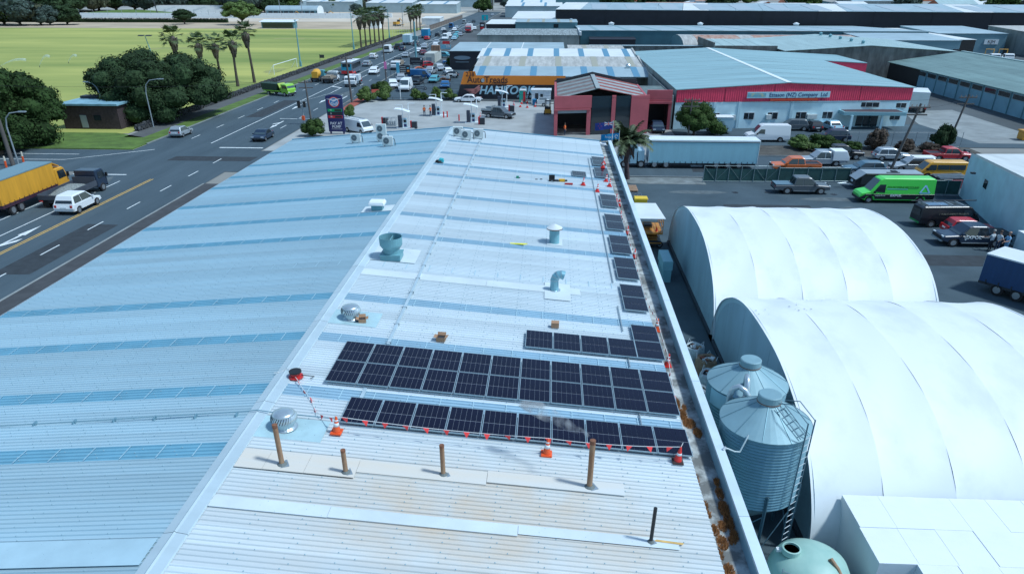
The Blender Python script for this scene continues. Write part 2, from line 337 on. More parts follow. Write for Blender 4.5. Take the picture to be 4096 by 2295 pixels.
# box gutter, parapet coping
M_GUT=mat('gutter_concrete',(.15,.155,.15),.9,var=.5,scale=1.3,col2=(.50,.53,.52),bump=.3,bscale=6,lo=.42,hi=.62)
wp(MB().box(4.8,5.72,.5,71.1,4.25,4.42),'gutter',M_GUT)
wp(MB().box(4.74,4.8,.5,71.1,4.3,4.80),'gutter_edge',M_STEEL)
for k in range(9):
    y0=.5+k*7.86; wp(MB().box(5.70,6.0,y0,y0+7.845,4.9,5.0),'coping',mat('coping_paint',(.56,.66,.72),.55,var=.1,scale=.6))
# barge flashing at the far gable
for sg,L in ((1,14.25),(-1,16.2)):
    q=[(XR,71.42,ZR+.09),(XR,71.62,ZR+.09),(XR+sg*L,71.62,ZR+.09-SL*L),(XR+sg*L,71.42,ZR+.09-SL*L)]
    wp(MB().slab(q if sg<0 else q[::-1],.25),'barge_board',mat('barge_paint',(.12,.26,.36),.5))
wp(MB().box(XE-.16,XE-.02,.6,71.4,rz_(XE)-.16,rz_(XE)-.03),'gutter',M_GREYP)
# conduit along the roof, saddles, second run near the gutter, rod across the ridge
b=MB()
def rail(b,x,y0,y1,wd=.06,h=.05):
    z=rz_(x)+.06; b.box(x-wd,x+wd,y0,y1,z,z+h)
rail(b,-6.2,24.9,66); rail(b,-6.27,20.7,21.4); wp(b,'cable_tray',mat('cable_tray_zinc',(.52,.63,.68),.4,.3,var=.1,scale=2))
for i in range(24):
    y=25+i*1.75; z=rz_(-6.2)+.05; wp(MB().box(-6.31,-6.09,y,y+.04,z-.01,z+.07),'tray_bracket',M_STEEL)
b=MB()
for y0,y1 in ((20.7,21.9),(25.0,26.0),(28.3,31),(34,63)): b.tube((3.42,y0,rz_(3.42)+.08),(3.42,y1,rz_(3.42)+.08),.03,n=6)
wp(b,'conduit',M_STEEL)
b=MB(); b.path([(-25,19.05,rz_(-25)+.1),(-18,19.1,rz_(-18)+.1),(-9.7,19.3,rz_(-9.7)+.12),(-9.33,19.3,ZR+.15),(-8.9,19.3,rz_(-8.9)+.12),(-6.6,19.3,rz_(-6.6)+.1)],.018,5)
wp(b,'cable_pipe',mat('pipe_zinc',(.22,.36,.43),.4,.4))
b=MB()
for i in range(11):
    x=-24+i*1.4; b.box(x-.02,x+.02,19.08,19.3,rz_(x)+.02,rz_(x)+.13)
wp(b,'pipe_clip',mat('pipe_zinc',(0,0,0)))['kind']='stuff'

# resurfaced patches and oil stains on the asphalt
pt=random.Random(17); mp1=mat('asphalt_patch',(.028,.036,.044),.9,var=.25,scale=1.5); mp2=mat('worn_asphalt',(.095,.118,.128),.9,var=.3,scale=1.2)
for i,(x,y,wx,wy,k) in enumerate(((-38.5,52,1.4,6,0),(-47.2,70,1.2,5,1),(-40,84,5,1.2,0),(-46,122,1.3,9,0),(-38.3,138,1.2,7,1),(-49.6,186,1.6,8,0),(-39.5,196,1.3,6,0),(27.5,69.5,3.2,.7,1),(20.5,66,4,1.2,0),(28,64.5,1.6,2.6,1),(15,71.5,3,.8,1),(31,52.5,2.6,1.2,0),(22,81,6,.8,0),(44,85,5,1.0,1),(27,104,3,1.5,0),(46,100,4,1.2,1))):
    q=[(x+wx*math.cos(a)*pt.uniform(.8,1.1),y+wy*math.sin(a)*pt.uniform(.8,1.1)) for a in [2*PI*j/9 for j in range(9)]] if k else [(x-wx,y-wy),(x+wx,y-wy*.97),(x+wx*1.02,y+wy),(x-wx*.98,y+wy*1.02)]
    sheet('asphalt_patch',q,.0045 if y<77 or x<-35 else .003,(mp1,mp2)[k])
for i in range(14):
    x,y=pt.uniform(14,36),pt.uniform(56,74); r_=pt.uniform(.12,.4); sheet('oil_stain',[(x+r_*math.cos(a)*pt.uniform(.7,1.2),y+r_*math.sin(a)*pt.uniform(.7,1.2)) for a in [2*PI*j/10 for j in range(10)]],.0075,mat('oil_stain',(.018,.02,.024),.5))
# ---------------------------------------------------------------- vehicles (local +x is forward, wheels on z=0)
def paint(name,col,rough=.28,metal=.0): return mat(name,col,rough,metal,spec=.6)
P_WHITE=paint('car_white',(.72,.75,.77)); P_SILV=paint('car_silver',(.42,.46,.49),.3,.4); P_BLK=paint('car_black',(.012,.015,.02)); P_NAVY=paint('car_navy',(.02,.035,.065))
P_RED=paint('car_red',(.42,.02,.03)); P_ORG=paint('car_orange',(.55,.13,.03)); P_YEL=paint('car_yellow',(.62,.32,.03)); P_GRN=paint('car_green',(.12,.62,.08)); P_GREY=paint('car_grey',(.09,.105,.12)); P_BLUE=paint('car_blue',(.03,.12,.30)); P_TEAL=paint('car_teal',(.12,.36,.42)); P_LBLUE=paint('car_pale_blue',(.34,.52,.62)); P_BEIGE=paint('car_beige',(.50,.48,.40)); P_LIME=paint('truck_lime',(.28,.55,.05))
M_HEAD=mat('headlight_glass',(.62,.68,.70),.15); M_TAIL=mat('tail_light',(.45,.02,.02),.25)
def hull(b,prof,w,tum=.0,zb=9,ins=.07):
    """side profile (x,z) extruded across the width with softened shoulders and tumblehome above zb"""
    n=len(prof); cx=sum(p[0] for p in prof)/n; cz=sum(p[1] for p in prof)/n; rings=[]
    for yy,k in ((-1,1),(-1,0),(1,0),(1,1)):
        ring=[]
        for x,z in prof:
            hw=w-tum*max(0,z-zb)
            if k: ring.append((x-(ins*.8 if x>cx else -ins*.8)*min(1,abs(x-cx)/.8),yy*hw,z-(ins if z>cz else -ins*.2)*1))
            else: ring.append((x,yy*(hw-ins*1.3),z))
        rings.append(ring)
    vs=[v for r in rings for v in r]; fs=[]
    for k in range(3):
        for i in range(n): j=(i+1)%n; fs.append((k*n+i,k*n+j,(k+1)*n+j,(k+1)*n+i))
    fs+=[tuple(range(n)),tuple(range(4*n-1,3*n-1,-1))]; return b.add(vs,fs)
def arch(x,r,zc,zl,n=6):   # wheel-arch points walked from front to rear along the sill
    return [(x+r*math.cos(a),max(zl,zc+r*math.sin(a))) for a in [PI*i/n for i in range(n+1)]]
def sidepane(b,poly,w,tum,zb,off=.012):
    for s in (-1,1):
        o=[]; 
        for x,z in poly: o.append((x,s*(w-tum*max(0,z-zb)+off),z))
        i=[(x,y-s*.03,z) for x,y,z in o]; n=len(o)
        f=[tuple(range(n)) if s<0 else tuple(range(n-1,-1,-1)),tuple(range(2*n-1,n-1,-1)) if s<0 else tuple(range(n,2*n))]+[((k,n+k,n+(k+1)%n,(k+1)%n) if s<0 else (k,(k+1)%n,n+(k+1)%n,n+k)) for k in range(n)]
        yield MB().add(o+i,f)
def crosspane(p,q,wp_,wq,off=.012):
    (x0,z0),(x1,z1)=p,q; dx,dz=x1-x0,z1-z0; l=math.hypot(dx,dz); nx,nz=dz/l*off,-dx/l*off
    if nz<0 and abs(nz)>abs(nx) : nx,nz=-nx,-nz
    return MB().slab([(x0+nx,-wp_,z0+nz),(x0+nx,wp_,z0+nz),(x1+nx,wq,z1+nz),(x1+nx,-wq,z1+nz)],.02)
WHEELS={}
def wheel(root,x,y,r,wd=.2,fine=True,rim=None):
    k=(r,wd)
    if k not in WHEELS:
        t=MB(); pr=[(r*.62,-wd/2),(r*.94,-wd/2),(r,-wd*.32),(r,wd*.32),(r*.94,wd/2),(r*.62,wd/2)]
        n=14; vs=[(a*math.cos(2*PI*i/n),z,a*math.sin(2*PI*i/n)) for a,z in pr for i in range(n)]
        t.add(vs,[(j*n+i,j*n+(i+1)%n,(j+1)*n+(i+1)%n,(j+1)*n+i) for j in range(5) for i in range(n)]+[tuple(range(n-1,-1,-1)),tuple(range(5*n,6*n))]); tm=t.mesh('tyre',M_TYRE)
        m=MB(); m.tube((0,-wd/2-.012,0),(0,wd/2+.012,0),r*.6,n=10); rm=m.mesh('rim',rim or M_RIM); WHEELS[k]=(tm,rm)
    tm,rm=WHEELS[k]; o=inst('wheel',tm,root,(x,y,r))
    if fine: inst('rim',rm,o)
    return o
def part(b,name,m,root,painted=False,smooth=False):
    o=b.obj(name,m,root,smooth=smooth)
    if painted: o['painted']=1
    return o
def lights(root,xf,xr,zf,zr,w,fine):
    if not fine: return
    for s in (-1,1):
        part(MB().box(xf-.10,xf+.015,s*w-.17,s*w+.17,zf-.07,zf+.07),'headlight',M_HEAD,root)
        part(MB().box(xr-.015,xr+.08,s*w-.09,s*w+.09,zr-.12,zr+.12),'tail_light',M_TAIL,root)
def make_car(name,p,L=4.4,W=.88,H=1.48,style='hatch',fine=True):
    r=thing(name,name,'car'); h=L/2; r_=.32; fx,rx=h-.82,-h+.78; zb=.87 if style!='suv' else .97
    if style=='suv': H=max(H,1.66); r_=.36
    sill=.28
    pr=[(h,.45),(h-.04,.66),(h-.25,.77),(h-1.15,zb)]+([(-h+.55,zb+.02),(-h+.06,zb-.02)] if style=='sedan' else [(-h+.12,zb+.03)])+[(-h,.62),(-h+.05,.36)]
    pr+=list(reversed(arch(rx,r_+.07,r_,sill)))+list(reversed(arch(fx,r_+.07,r_,sill)))
    part(hull(MB(),pr,W),'body',p,r,True)
    rear=-h+(.85 if style=='sedan' else .18); rt=-h+(1.45 if style=='sedan' else .55); ft=h-1.95; fb=h-1.12
    cab=[(fb,zb-.02),(ft,H-.05),(ft-.3,H),(rt+.25,H),(rt,H-.06),(rear,zb-.02)]; tum=.26
    part(hull(MB(),cab,W-.03,tum,zb,.05),'cabin',p,r,True)
    part(crosspane((fb-.06,zb+.03),(ft-.02,H-.08),W-.17,W-.28),'windscreen',M_WSCREEN,r)
    part(crosspane((rt+.02,H-.10),(rear+.03,zb+.05),W-.28,W-.18),'rear_window',M_GLASS,r)
    mid=(ft+rt)/2-.05
    for poly in (((fb-.28,zb+.03),(ft-.06,H-.12),(mid+.04,H-.12),(mid+.04,zb+.03)),((mid-.04,zb+.03),(mid-.04,H-.12),(rt+.08,H-.13),(rear+.22,zb+.03))):
        for m in sidepane(None,poly,W-.03,tum,zb): part(m,'side_window',M_GLASS,r)
    for x in (fx,rx):
        for s in (-1,1): wheel(r,x,s*(W-.10),r_,.2,fine)
    lights(r,h-.05,-h+.03,.66,.78,W-.24,fine)
    if fine:
        part(MB().box(h-.06,h+.02,-W+.25,W-.25,.36,.52),'grille',M_BLACK,r)
        for s in (-1,1): part(MB().box(fb-.42,fb-.24,s*(W+.07)-.09,s*(W+.07)+.09,zb+.02,zb+.16),'wing_mirror',p,r,True)
        part(MB().box(-h-.012,-h+.02,-.26,.26,.62,.74),'number_plate',M_WHITE,r)
    return r
def make_ute(name,p,L=5.3,W=.93,H=1.80,tray='open',fine=True):
    r=thing(name,name,'ute'); h=L/2; r_=.38; fx,rx=h-.92,-h+1.22; zb=1.03; sill=.42; cb=-h+1.75
    pr=[(h,.55),(h-.02,.84),(h-.18,.95),(h-1.25,zb),(cb,zb),(-h+.02,zb-.04),(-h,.62)]
    pr+=list(reversed(arch(rx,r_+.09,r_,sill)))+list(reversed(arch(fx,r_+.09,r_,sill)))
    part(hull(MB(),pr,W),'body',p,r,True)
    ft,fb,rt=h-1.95,h-1.18,cb+.2; tum=.19
    part(hull(MB(),[(fb,zb-.02),(ft,H-.05),(ft-.25,H),(rt+.2,H),(rt,H-.06),(cb+.05,zb-.02)],W-.03,tum,zb,.05),'cabin',p,r,True)
    part(crosspane((fb-.06,zb+.03),(ft-.02,H-.08),W-.17,W-.28),'windscreen',M_WSCREEN,r)
    part(crosspane((rt+.0,H-.12),(cb+.05,zb+.10),W-.28,W-.2),'rear_window',M_GLASS,r)
    mid=(ft+rt)/2-.02
    for poly in (((fb-.3,zb+.03),(ft-.06,H-.13),(mid+.04,H-.13),(mid+.04,zb+.03)),((mid-.04,zb+.03),(mid-.04,H-.13),(rt+.08,H-.14),(cb+.16,zb+.03))):
        for m in sidepane(None,poly,W-.03,tum,zb): part(m,'side_window',M_GLASS,r)
    if tray=='open':
        part(MB().box(-h+.12,cb-.04,-W+.12,W-.12,zb-.30,zb+.012),'tray_liner',M_BLACK,r)
        part(MB().box(-h+.02,cb,-W+.02,-W+.11,zb,zb+.05).box(-h+.02,cb,W-.11,W-.02,zb,zb+.05).box(-h+.02,-h+.1,-W+.11,W-.11,zb,zb+.05),'tray_rail',p,r,True)
    elif tray=='cover': part(MB().box(-h+.05,cb-.02,-W+.06,W-.06,zb,zb+.06),'tray_cover',mat('tonneau',(.10,.17,.22),.35),r)
    elif tray=='flat': part(MB().box(-h-.05,cb-.05,-W-.05,W+.05,zb,zb+.12),'tray_deck',M_BLACK,r)
    elif tray=='canopy':
        part(hull(MB(),[(cb-.05,zb-.25),(cb-.05,H+.12),(-h+.25,H+.12),(-h-.15,zb+.1),(-h-.15,zb-.25)],W+.06,.03,zb,.04),'canopy',M_WHITE,r)
    for x in (fx,rx):
        for s in (-1,1): wheel(r,x,s*(W-.10),r_,.24,fine)
    lights(r,h-.04,-h+.02,.88,.85,W-.25,fine)
    if fine:
        part(MB().box(h-.05,h+.025,-W+.3,W-.3,.62,.9),'grille',M_BLACK,r); part(MB().box(h-.1,h+.05,-W+.1,W-.1,.45,.6),'bumper',M_STEEL,r)
        for s in (-1,1):
            part(MB().box(fb-.42,fb-.22,s*(W+.09)-.1,s*(W+.09)+.1,zb+.02,zb+.2),'wing_mirror',p,r,True)
            part(MB().box(rx+.6,fx-.6,s*W-.06,s*W+.06,.36,.41),'side_step',M_STEEL,r)
        part(MB().box(-h-.03,-h+.03,-W+.1,W-.1,.5,.62),'rear_bumper',M_DARK,r)
    return r
def make_van(name,p,L=5.0,W=.9,H=1.98,style='hiace',fine=True,windows=True):
    r=thing(name,name,'van'); h=L/2; r_=.34; zb=1.05; tum=.14; sill=.30
    if style=='hiace':
        fx,rx=h-.75,-h+1.05; top=[(h,.5),(h-.03,.85),(h-.18,1.05),(h-.85,H-.10),(h-1.15,H),(-h+.25,H),(-h+.04,H-.12),(-h,1.0),(-h,.45)]; ws=((h-.22,1.12),(h-.80,H-.18)); sf=[(h-.55,zb+.02),(h-.95,H-.32),(h-1.55,H-.32),(h-1.55,zb+.02)]
    else:
        fx,rx=h-.95,-h+1.2; top=[(h,.5),(h-.03,.85),(h-.2,1.06),(h-.95,1.25),(h-1.75,H-.12),(h-2.1,H),(-h+.2,H),(-h+.03,H-.12),(-h,1.0),(-h,.45)]; ws=((h-1.0,1.32),(h-1.68,H-.2)); sf=[(h-1.3,zb+.2),(h-1.75,H-.62),(h-2.3,H-.62),(h-2.3,zb+.1)]
    pr=top+list(reversed(arch(rx,r_+.08,r_,sill)))+list(reversed(arch(fx,r_+.08,r_,sill)))
    part(hull(MB(),pr,W,tum,zb,.06),'body',p,r,True)
    part(crosspane(ws[0],ws[1],W-.15,W-.24),'windscreen',M_WSCREEN,r)
    for m in sidepane(None,sf,W,tum,zb): part(m,'side_window',M_GLASS,r)
    if windows:
        x=sf[2][0]-.12
        for a,c in ((x,x-1.2),(x-1.25,-h+.45)):
            for m in sidepane(None,[(a,zb+.08),(a,H-.32),(c,H-.32),(c,zb+.08)],W,tum,zb): part(m,'side_window',M_GLASS,r)
    part(MB().slab([(-h-.012,-W+.25,1.1),(-h-.012,-W+.3,H-.3),(-h-.012,W-.3,H-.3),(-h-.012,W-.25,1.1)],.02),'rear_window',M_GLASS,r)
    for x in (fx,rx):
        for s in (-1,1): wheel(r,x,s*(W-.10),r_,.21,fine)
    lights(r,h-.04,-h+.02,.76,.85,W-.2,fine)
    if fine:
        part(MB().box(h-.08,h+.025,-W+.12,W-.12,.36,.55),'bumper',M_DARK,r)
        for s in (-1,1): part(MB().box(sf[0][0]-.1,sf[0][0]+.06,s*(W+.1)-.09,s*(W+.1)+.09,zb+.05,zb+.28),'wing_mirror',M_BLACK,r)
    return r
def cab(r,p,x0,x1,W,z0,H,m_glass=True):
    """forward-control truck cab between x0 (back) and x1 (front)"""
    part(hull(MB(),[(x1,z0),(x1+.02,z0+.75),(x1-.12,z0+1.0),(x1-.32,H-.12),(x1-.5,H),(x0,H),(x0,z0)],W,.06,z0+1,.06),'cab',p,r,True)
    part(crosspane((x1-.10,z0+1.02),(x1-.31,H-.22),W-.12,W-.16),'windscreen',M_WSCREEN,r)
    for m in sidepane(None,[(x1-.28,z0+.92),(x1-.42,H-.25),(x0+.35,H-.25),(x0+.35,z0+.92)],W,.06,z0+1): part(m,'side_window',M_GLASS,r)
    part(MB().box(x1-.06,x1+.06,-W+.05,W-.05,z0-.15,z0+.18),'bumper',M_DARK,r)
    for s in (-1,1):
        part(MB().box(x1-.02,x1+.035,s*(W-.25)-.16,s*(W-.25)+.16,z0+.2,z0+.38),'headlight',M_HEAD,r)
        part(MB().box(x1-.25,x1-.1,s*(W+.14)-.09,s*(W+.14)+.09,z0+.9,z0+1.35),'wing_mirror',M_BLACK,r)
def chassis(r,x0,x1,axles,W,rw=.48,fine=True):
    part(MB().box(x0,x1,-.45,.45,.55,.85),'chassis',M_DARK,r)
    for x in axles:
        for s in (-1,1): wheel(r,x,s*(W-.14),rw,.28,fine)
def make_box_truck(name,p,boxm,L=8,W=1.22,H=3.4,boxp=False,cabl=1.9):
    r=thing(name,name,'truck'); h=L/2; cab(r,p,h-cabl,h,W-.08,.6,2.6); chassis(r,-h+.1,h-.4,(h-1.0,-h+1.3,-h+2.3) if L>7 else (h-1.0,-h+1.4),W)
    part(MB().box(-h,h-cabl-.15,-W,W,.95,H),'cargo_box',boxm,r,boxp); part(MB().box(-h-.02,h-cabl-.13,-W-.02,W+.02,H,H+.05),'box_roof',M_OFFW,r)
    for s in (-1,1): part(MB().box(-h-.04,-h,s*W*.5-.5,s*W*.5+.5,1.1,H-.12),'rear_door',M_OFFW if boxp else boxm,r)
    for s in (-1,1): part(MB().box(-h-.05,-h,s*(W-.2)-.15,s*(W-.2)+.15,.75,.9),'tail_light',M_TAIL,r)
    return r
# small 3D lettering, converted to meshes
def text(body,name,m,parent,M,size=1,ext=.01,align='CENTER',shear=0,weight=0,label=None):
    c=bpy.data.curves.new(name,'FONT'); c.body=body; c.size=size; c.extrude=ext; c.align_x=align; c.align_y='CENTER'; c.shear=shear; c.offset=weight; c.resolution_u=3
    t=bpy.data.objects.new('tmp',c); COL.objects.link(t); bpy.context.view_layer.update()
    me=bpy.data.meshes.new_from_object(t.evaluated_get(bpy.context.evaluated_depsgraph_get())); bpy.data.objects.remove(t); me.name=name
    me.materials.clear(); me.materials.append(m); o=bpy.data.objects.new(name,me); link(o,parent); o.matrix_local=M; return o
def TM(loc,right,up):     # text frame: right and up directions
    x=Vector(right).normalized(); y=Vector(up).normalized(); z=x.cross(y); m=Matrix((x,y,z)).transposed().to_4x4(); m.translation=Vector(loc); return m
# ---------------------------------------------------------------- things on the roof
def RP(x,y,dz=0): return (x,y,rz_(x)+dz)
TILT=math.atan(SL)
# solar panels: long side along the ridge (y), short side down the slope (x)
PW,PL=1.125,1.56
M_CELL=mat('solar_cell',(.007,.007,.022),.2,var=.4,scale=1.0,spec=.25)
M_FRAME=mat('panel_frame',(.40,.50,.54),.35,.5)
M_BACK=mat('panel_backsheet',(.30,.34,.40),.4)
fr=MB(); t=.02
fr.box(0,PW,0,t,0,.04).box(0,PW,PL-t,PL,0,.04).box(0,t,t,PL-t,0,.04).box(PW-t,PW,t,PL-t,0,.04); FRM=fr.mesh('frame',M_FRAME)
BKM=MB().box(t,PW-t,t,PL-t,.012,.026).mesh('backsheet',M_BACK)
cw=(PW-2*t-.008*7)/6; ch=(PL-2*t-.008*2-.026)/2; ce=MB(); ce.box(0,cw,0,ch,0,.008); CEM=ce.mesh('cell_string',M_CELL)
def panel(x,y,label,group,dz=.15,rot=None,flatness=TILT):
    o=thing('solar_panel',label,'solar panel',RP(x,y,dz),0,group); o.rotation_euler=rot or (0,TILT,0)
    inst('frame',FRM,o); bk=inst('backsheet',BKM,o)
    for j in range(2):
        for i in range(6): inst('cell_string',CEM,bk,(t+.008+i*(cw+.008),t+.008+j*(ch+.026),.027))
    return o
ORD=['first','second','third','fourth','fifth','sixth','seventh','eighth','ninth','tenth','eleventh','twelfth']
PX=1.149
for row,(y,nm) in enumerate(((21.50,'near'),(23.09,'far'))):
    for i in range(11): panel(-7.76+i*PX,y,f'{ORD[i]} panel from the ridge, {nm} row of the large solar array','two-row solar array')
for i in range(10): panel(-6.58+i*PX,19.05,f'{ORD[i]} panel from the ridge in the single solar row behind the flues','single solar row')
for i in range(4): panel(-.78+i*PX,25.68,f'{ORD[i]} panel from the ridge in the short solar row with a step at its end','stepped solar row')
for k,y in enumerate((25.68,27.26)): panel(3.79,y,f'{"near" if k==0 else "far"} panel of the stacked pair ending the stepped solar row at the gutter','stepped solar row')
PAIRS=(30.45,34.45,38.35,42.75,47.75,56.1,60.2)
for i,y in enumerate(PAIRS):
    for k in range(2): panel(3.69,y+k*1.6,f'{"near" if k==0 else "far"} panel of the {ORD[i]} lone solar pair along the gutter from the large array','solar pairs along the gutter')
o=panel(1.85,55.9,'loose solar panel lying flat on the roof near the tools','loose solar panel',.10)
for y0,x0,x1 in ((21.5,-7.76,4.88),(23.09,-7.76,4.88),(19.05,-6.58,4.91),(25.68,-.78,4.94)):      # mounting rails under the arrays
    for yy in (.35,1.2):
        b=MB(); z=.12; q=[(x0-.05,y0+yy,rz_(x0)+z),(x1+.03,y0+yy,rz_(x1)+z)]; b.slab([(q[0][0],q[0][1]-.02,q[0][2]),(q[1][0],q[1][1]-.02,q[1][2]),(q[1][0],q[1][1]+.02,q[1][2]),(q[0][0],q[0][1]+.02,q[0][2])],.06)
        tag(b.obj('mounting_rail',M_STEEL),f'aluminium mounting rail under the panels at row {"abcd"[[21.5,23.09,19.05,25.68].index(y0)]}' if 0 else {21.5:'aluminium rail under the near row of the large solar array',23.09:'aluminium rail under the far row of the large solar array',19.05:'aluminium rail under the single solar row',25.68:'aluminium rail under the stepped solar row'}[y0]+(', towards the camera' if yy<1 else ', away from the camera'),'rail','panel mounting rails')
# traffic cones
M_CONE=mat('cone_orange',(.72,.10,.02),.5); M_CONER=mat('cone_red',(.62,.035,.03),.5); M_CBASE=mat('cone_black_base',(.05,.03,.03),.8); M_REFL=mat('cone_reflective',(.70,.74,.76),.4)
def cone_proto(h,m,base,col):
    cb=MB(); cb.box(-.19,.19,-.19,.19,0,.045); cb.box(-.16,.16,-.16,.16,.045,.06); B=cb.mesh('base',base)
    c=MB(); c.lathe([(.14,.06),(.135,.08),(.035,h-.02),(.028,h)],14); C=c.mesh('cone',m,True)
    Rr=[]
    for a,b_ in col:
        r=MB(); f=lambda z:.135+(z-.08)*(.035-.135)/(h-.10)+.004; r.lathe([(f(a*h),a*h),(f(b_*h),b_*h)],14); Rr.append(r.mesh('reflective_band',M_REFL,True))
    return B,C,Rr
CONES={'o':cone_proto(.66,M_CONE,M_CONE,[(.42,.62),(.72,.8)]),'r':cone_proto(.62,M_CONER,M_CONER,[(.42,.6),(.7,.8)]),'b':cone_proto(.62,M_CONER,M_CBASE,[(.48,.62)])}
def cone(kind,p,label,group,s=1,tilt=0):
    B,C,Rr=CONES[kind]; o=thing('traffic_cone',label,'traffic cone',p,rng.uniform(0,1.5),group,(s,s,s)); o.rotation_euler=(0,TILT+tilt,0)
    inst('base',B,o); inst('cone',C,o)
    for r in Rr: inst('reflective_band',r,o)
G='cones on the warehouse roof'
for k,x,y,l in (('o',-6.55,18.62,'orange cone at the ridge end of the single solar row'),('o',.15,18.56,'orange cone in front of the middle of the single solar row'),('b',4.36,18.85,'worn cone with black base at the gutter end of the single solar row'),
    ('r',5.12,26.3,'red cone with two blue-white bands in the gutter beside the stepped solar row'),('o',5.1,29.7,'orange cone in the gutter beside the first lone solar pair'),('b',5.05,39.4,'black-based cone in the gutter beside the third lone solar pair'),
    ('b',5.05,43.8,'black-based cone in the gutter beside the fourth lone solar pair'),('b',4.9,47.1,'black-based cone at the near corner of the fifth lone solar pair'),('b',5.05,50.1,'black-based cone at the far corner of the fifth lone solar pair'),
    ('r',4.96,51.5,'red cone on the gutter edge just past the fifth lone solar pair'),('r',3.59,51.95,'red cone standing alone short of the gutter, nearest of its cluster'),('r',4.62,53.85,'red cone at the gutter in the middle of the cluster'),
    ('r',2.62,53.5,'red cone beside the loose solar panel and tools'),('r',4.46,55.3,'red cone at the near edge of the sixth lone solar pair'),('r',4.45,59.25,'red cone between the two farthest solar pairs'),('r',4.61,60.8,'red cone on the farthest solar pair, last along the gutter')):
    g_=x>4.85; cone(k,(x,y,4.425 if g_ else rz_(x)+.05) if not (y>56 or y<19.2 and x<-6) else RP(x,y,.055 if y<50 else .2),l,G,.92)
# bunting: a string with pennants as parts
M_PEN=mat('pennant_red',(.80,.06,.06),.6); M_STR=mat('string_white',(.6,.62,.62),.7)
def bunting(label,pts,n,hang=.16,wdt=.2):
    c=Vector(pts[0]); r=thing('bunting',label,'bunting',c); pts=[Vector(p)-c for p in pts]
    L=[0]
    for a,b_ in zip(pts,pts[1:]): L.append(L[-1]+(b_-a).length)
    def at(s):
        for i in range(len(pts)-1):
            if s<=L[i+1]+1e-6: k=(s-L[i])/(L[i+1]-L[i]); return pts[i].lerp(pts[i+1],k),(pts[i+1]-pts[i]).normalized(),k*(1-k)
    fine=[]; m=n*3
    for i in range(m+1):
        p,d_,k=at(L[-1]*i/m); fine.append(p-Vector((0,0,.35*k)))
    part(MB().path(fine,.012,4),'string',M_STR,r)
    for i in range(n):
        p,d_,k=at(L[-1]*(i+.5)/n); p=p-Vector((0,0,.35*k)); dn=Vector((rng.uniform(-.5,.5),rng.uniform(-.6,.2),-1)).normalized()*hang; sd=Vector((-d_.y,d_.x,0))*.012
        a,b_,e=p-d_*wdt/2,p+d_*wdt/2,p+dn
        part(MB().add([a-sd,b_-sd,e-sd,a+sd,b_+sd,e+sd],[(0,1,2),(5,4,3),(0,3,4,1),(1,4,5,2),(2,5,3,0)]),'pennant',M_PEN,r)
bunting('red pennant bunting across the front of the single solar row between cones',[RP(-6.55,18.62,.66),RP(.15,18.56,.66),RP(4.36,18.8,.66)],17,.19,.2)
bunting('red pennant bunting from the roof ridge down to the nearest ridge-side cone',[RP(-9.7,21.9,.12),RP(-9.25,22.2,.2),RP(-8.75,21.5,.2),RP(-7.85,20.3,.12),RP(-7.5,19.6,.12),RP(-6.55,18.65,.6)],8,.15,.2)
bunting('red pennant bunting along the gutter beside the large solar array',[RP(4.4,18.85,.62),(4.95,20.7,4.75),(4.98,23.3,4.7),(5.1,26.3,5.0)],9,.15,.18)
bunting('red pennant bunting along the gutter between the banded cone and the third pair',[(5.1,26.3,5.0),(5.1,29.7,5.05),(5.0,33,4.7),(5.0,36.5,4.7),(5.05,39.4,4.98)],13,.14,.17)
bunting('red pennant bunting along the far gutter between the black-based cones',[(5.05,39.4,4.98),(5.0,41.5,4.75),(5.05,43.8,4.98),(4.9,47.1,4.98),(4.9,50,4.98)],10,.14,.17)
# air conditioners
M_AC=mat('ac_casing',(.60,.64,.63),.5,var=.05,scale=3); M_GRILL=mat('ac_grille',(.10,.13,.15),.6)
def aircon(label,x,y,fans=1,rz=0,w_=1.05,h_=.8):
    o=thing('air_conditioner',label,'air conditioner',RP(x,y,.05),rz,'air conditioners at the far gable',(.86,.86,.9)); H=h_ if fans==1 else 1.55; z0=.14
    part(MB().box(-w_/2,w_/2,-.19,.19,z0,z0+H),'casing',M_AC,o)
    for f in range(fans):
        zc=z0+.4+f*.74; g=MB(); n=18; g.add([(-.12+.3*math.cos(2*PI*i/n),yy,zc+.3*math.sin(2*PI*i/n)) for yy in (-.193,-.215) for i in range(n)],[tuple(range(n,2*n))]+[(i,(i+1)%n,n+(i+1)%n,n+i) for i in range(n)])
        gg=part(g,'fan_grille',M_GRILL,o); part(MB().box(-.15,-.09,-.222,-.216,zc-.03,zc+.03),'fan_hub',M_AC,gg)
    for s in (-1,1): part(MB().box(s*.38-.04,s*.38+.04,-.5,.45,0,.06).box(s*.38-.03,s*.38+.03,-.15,.15,.06,z0),'foot_rail',M_STEEL,o)
    part(MB().path([(w_/2,.05,z0+.55),(w_/2+.18,.05,z0+.52),(w_/2+.22,.05,.3),(w_/2+.2,.1,.05)],.035,6),'refrigerant_pipe',M_BLACK,o)
aircon('single-fan air conditioner on the blue slope, leftmost of all',-17.9,66.9); aircon('tall twin-fan air conditioner at the far end of the blue slope',-15.4,66.7,2); aircon('single-fan air conditioner in front of the twin-fan unit',-14.3,64.1)
aircon('air conditioner right beside the far end of the ridge cap',-8.4,67.2); aircon('air conditioner standing forward in the group of three by the ridge',-7.5,66.0); aircon('right-hand air conditioner of the group of three by the ridge',-6.5,67.0)
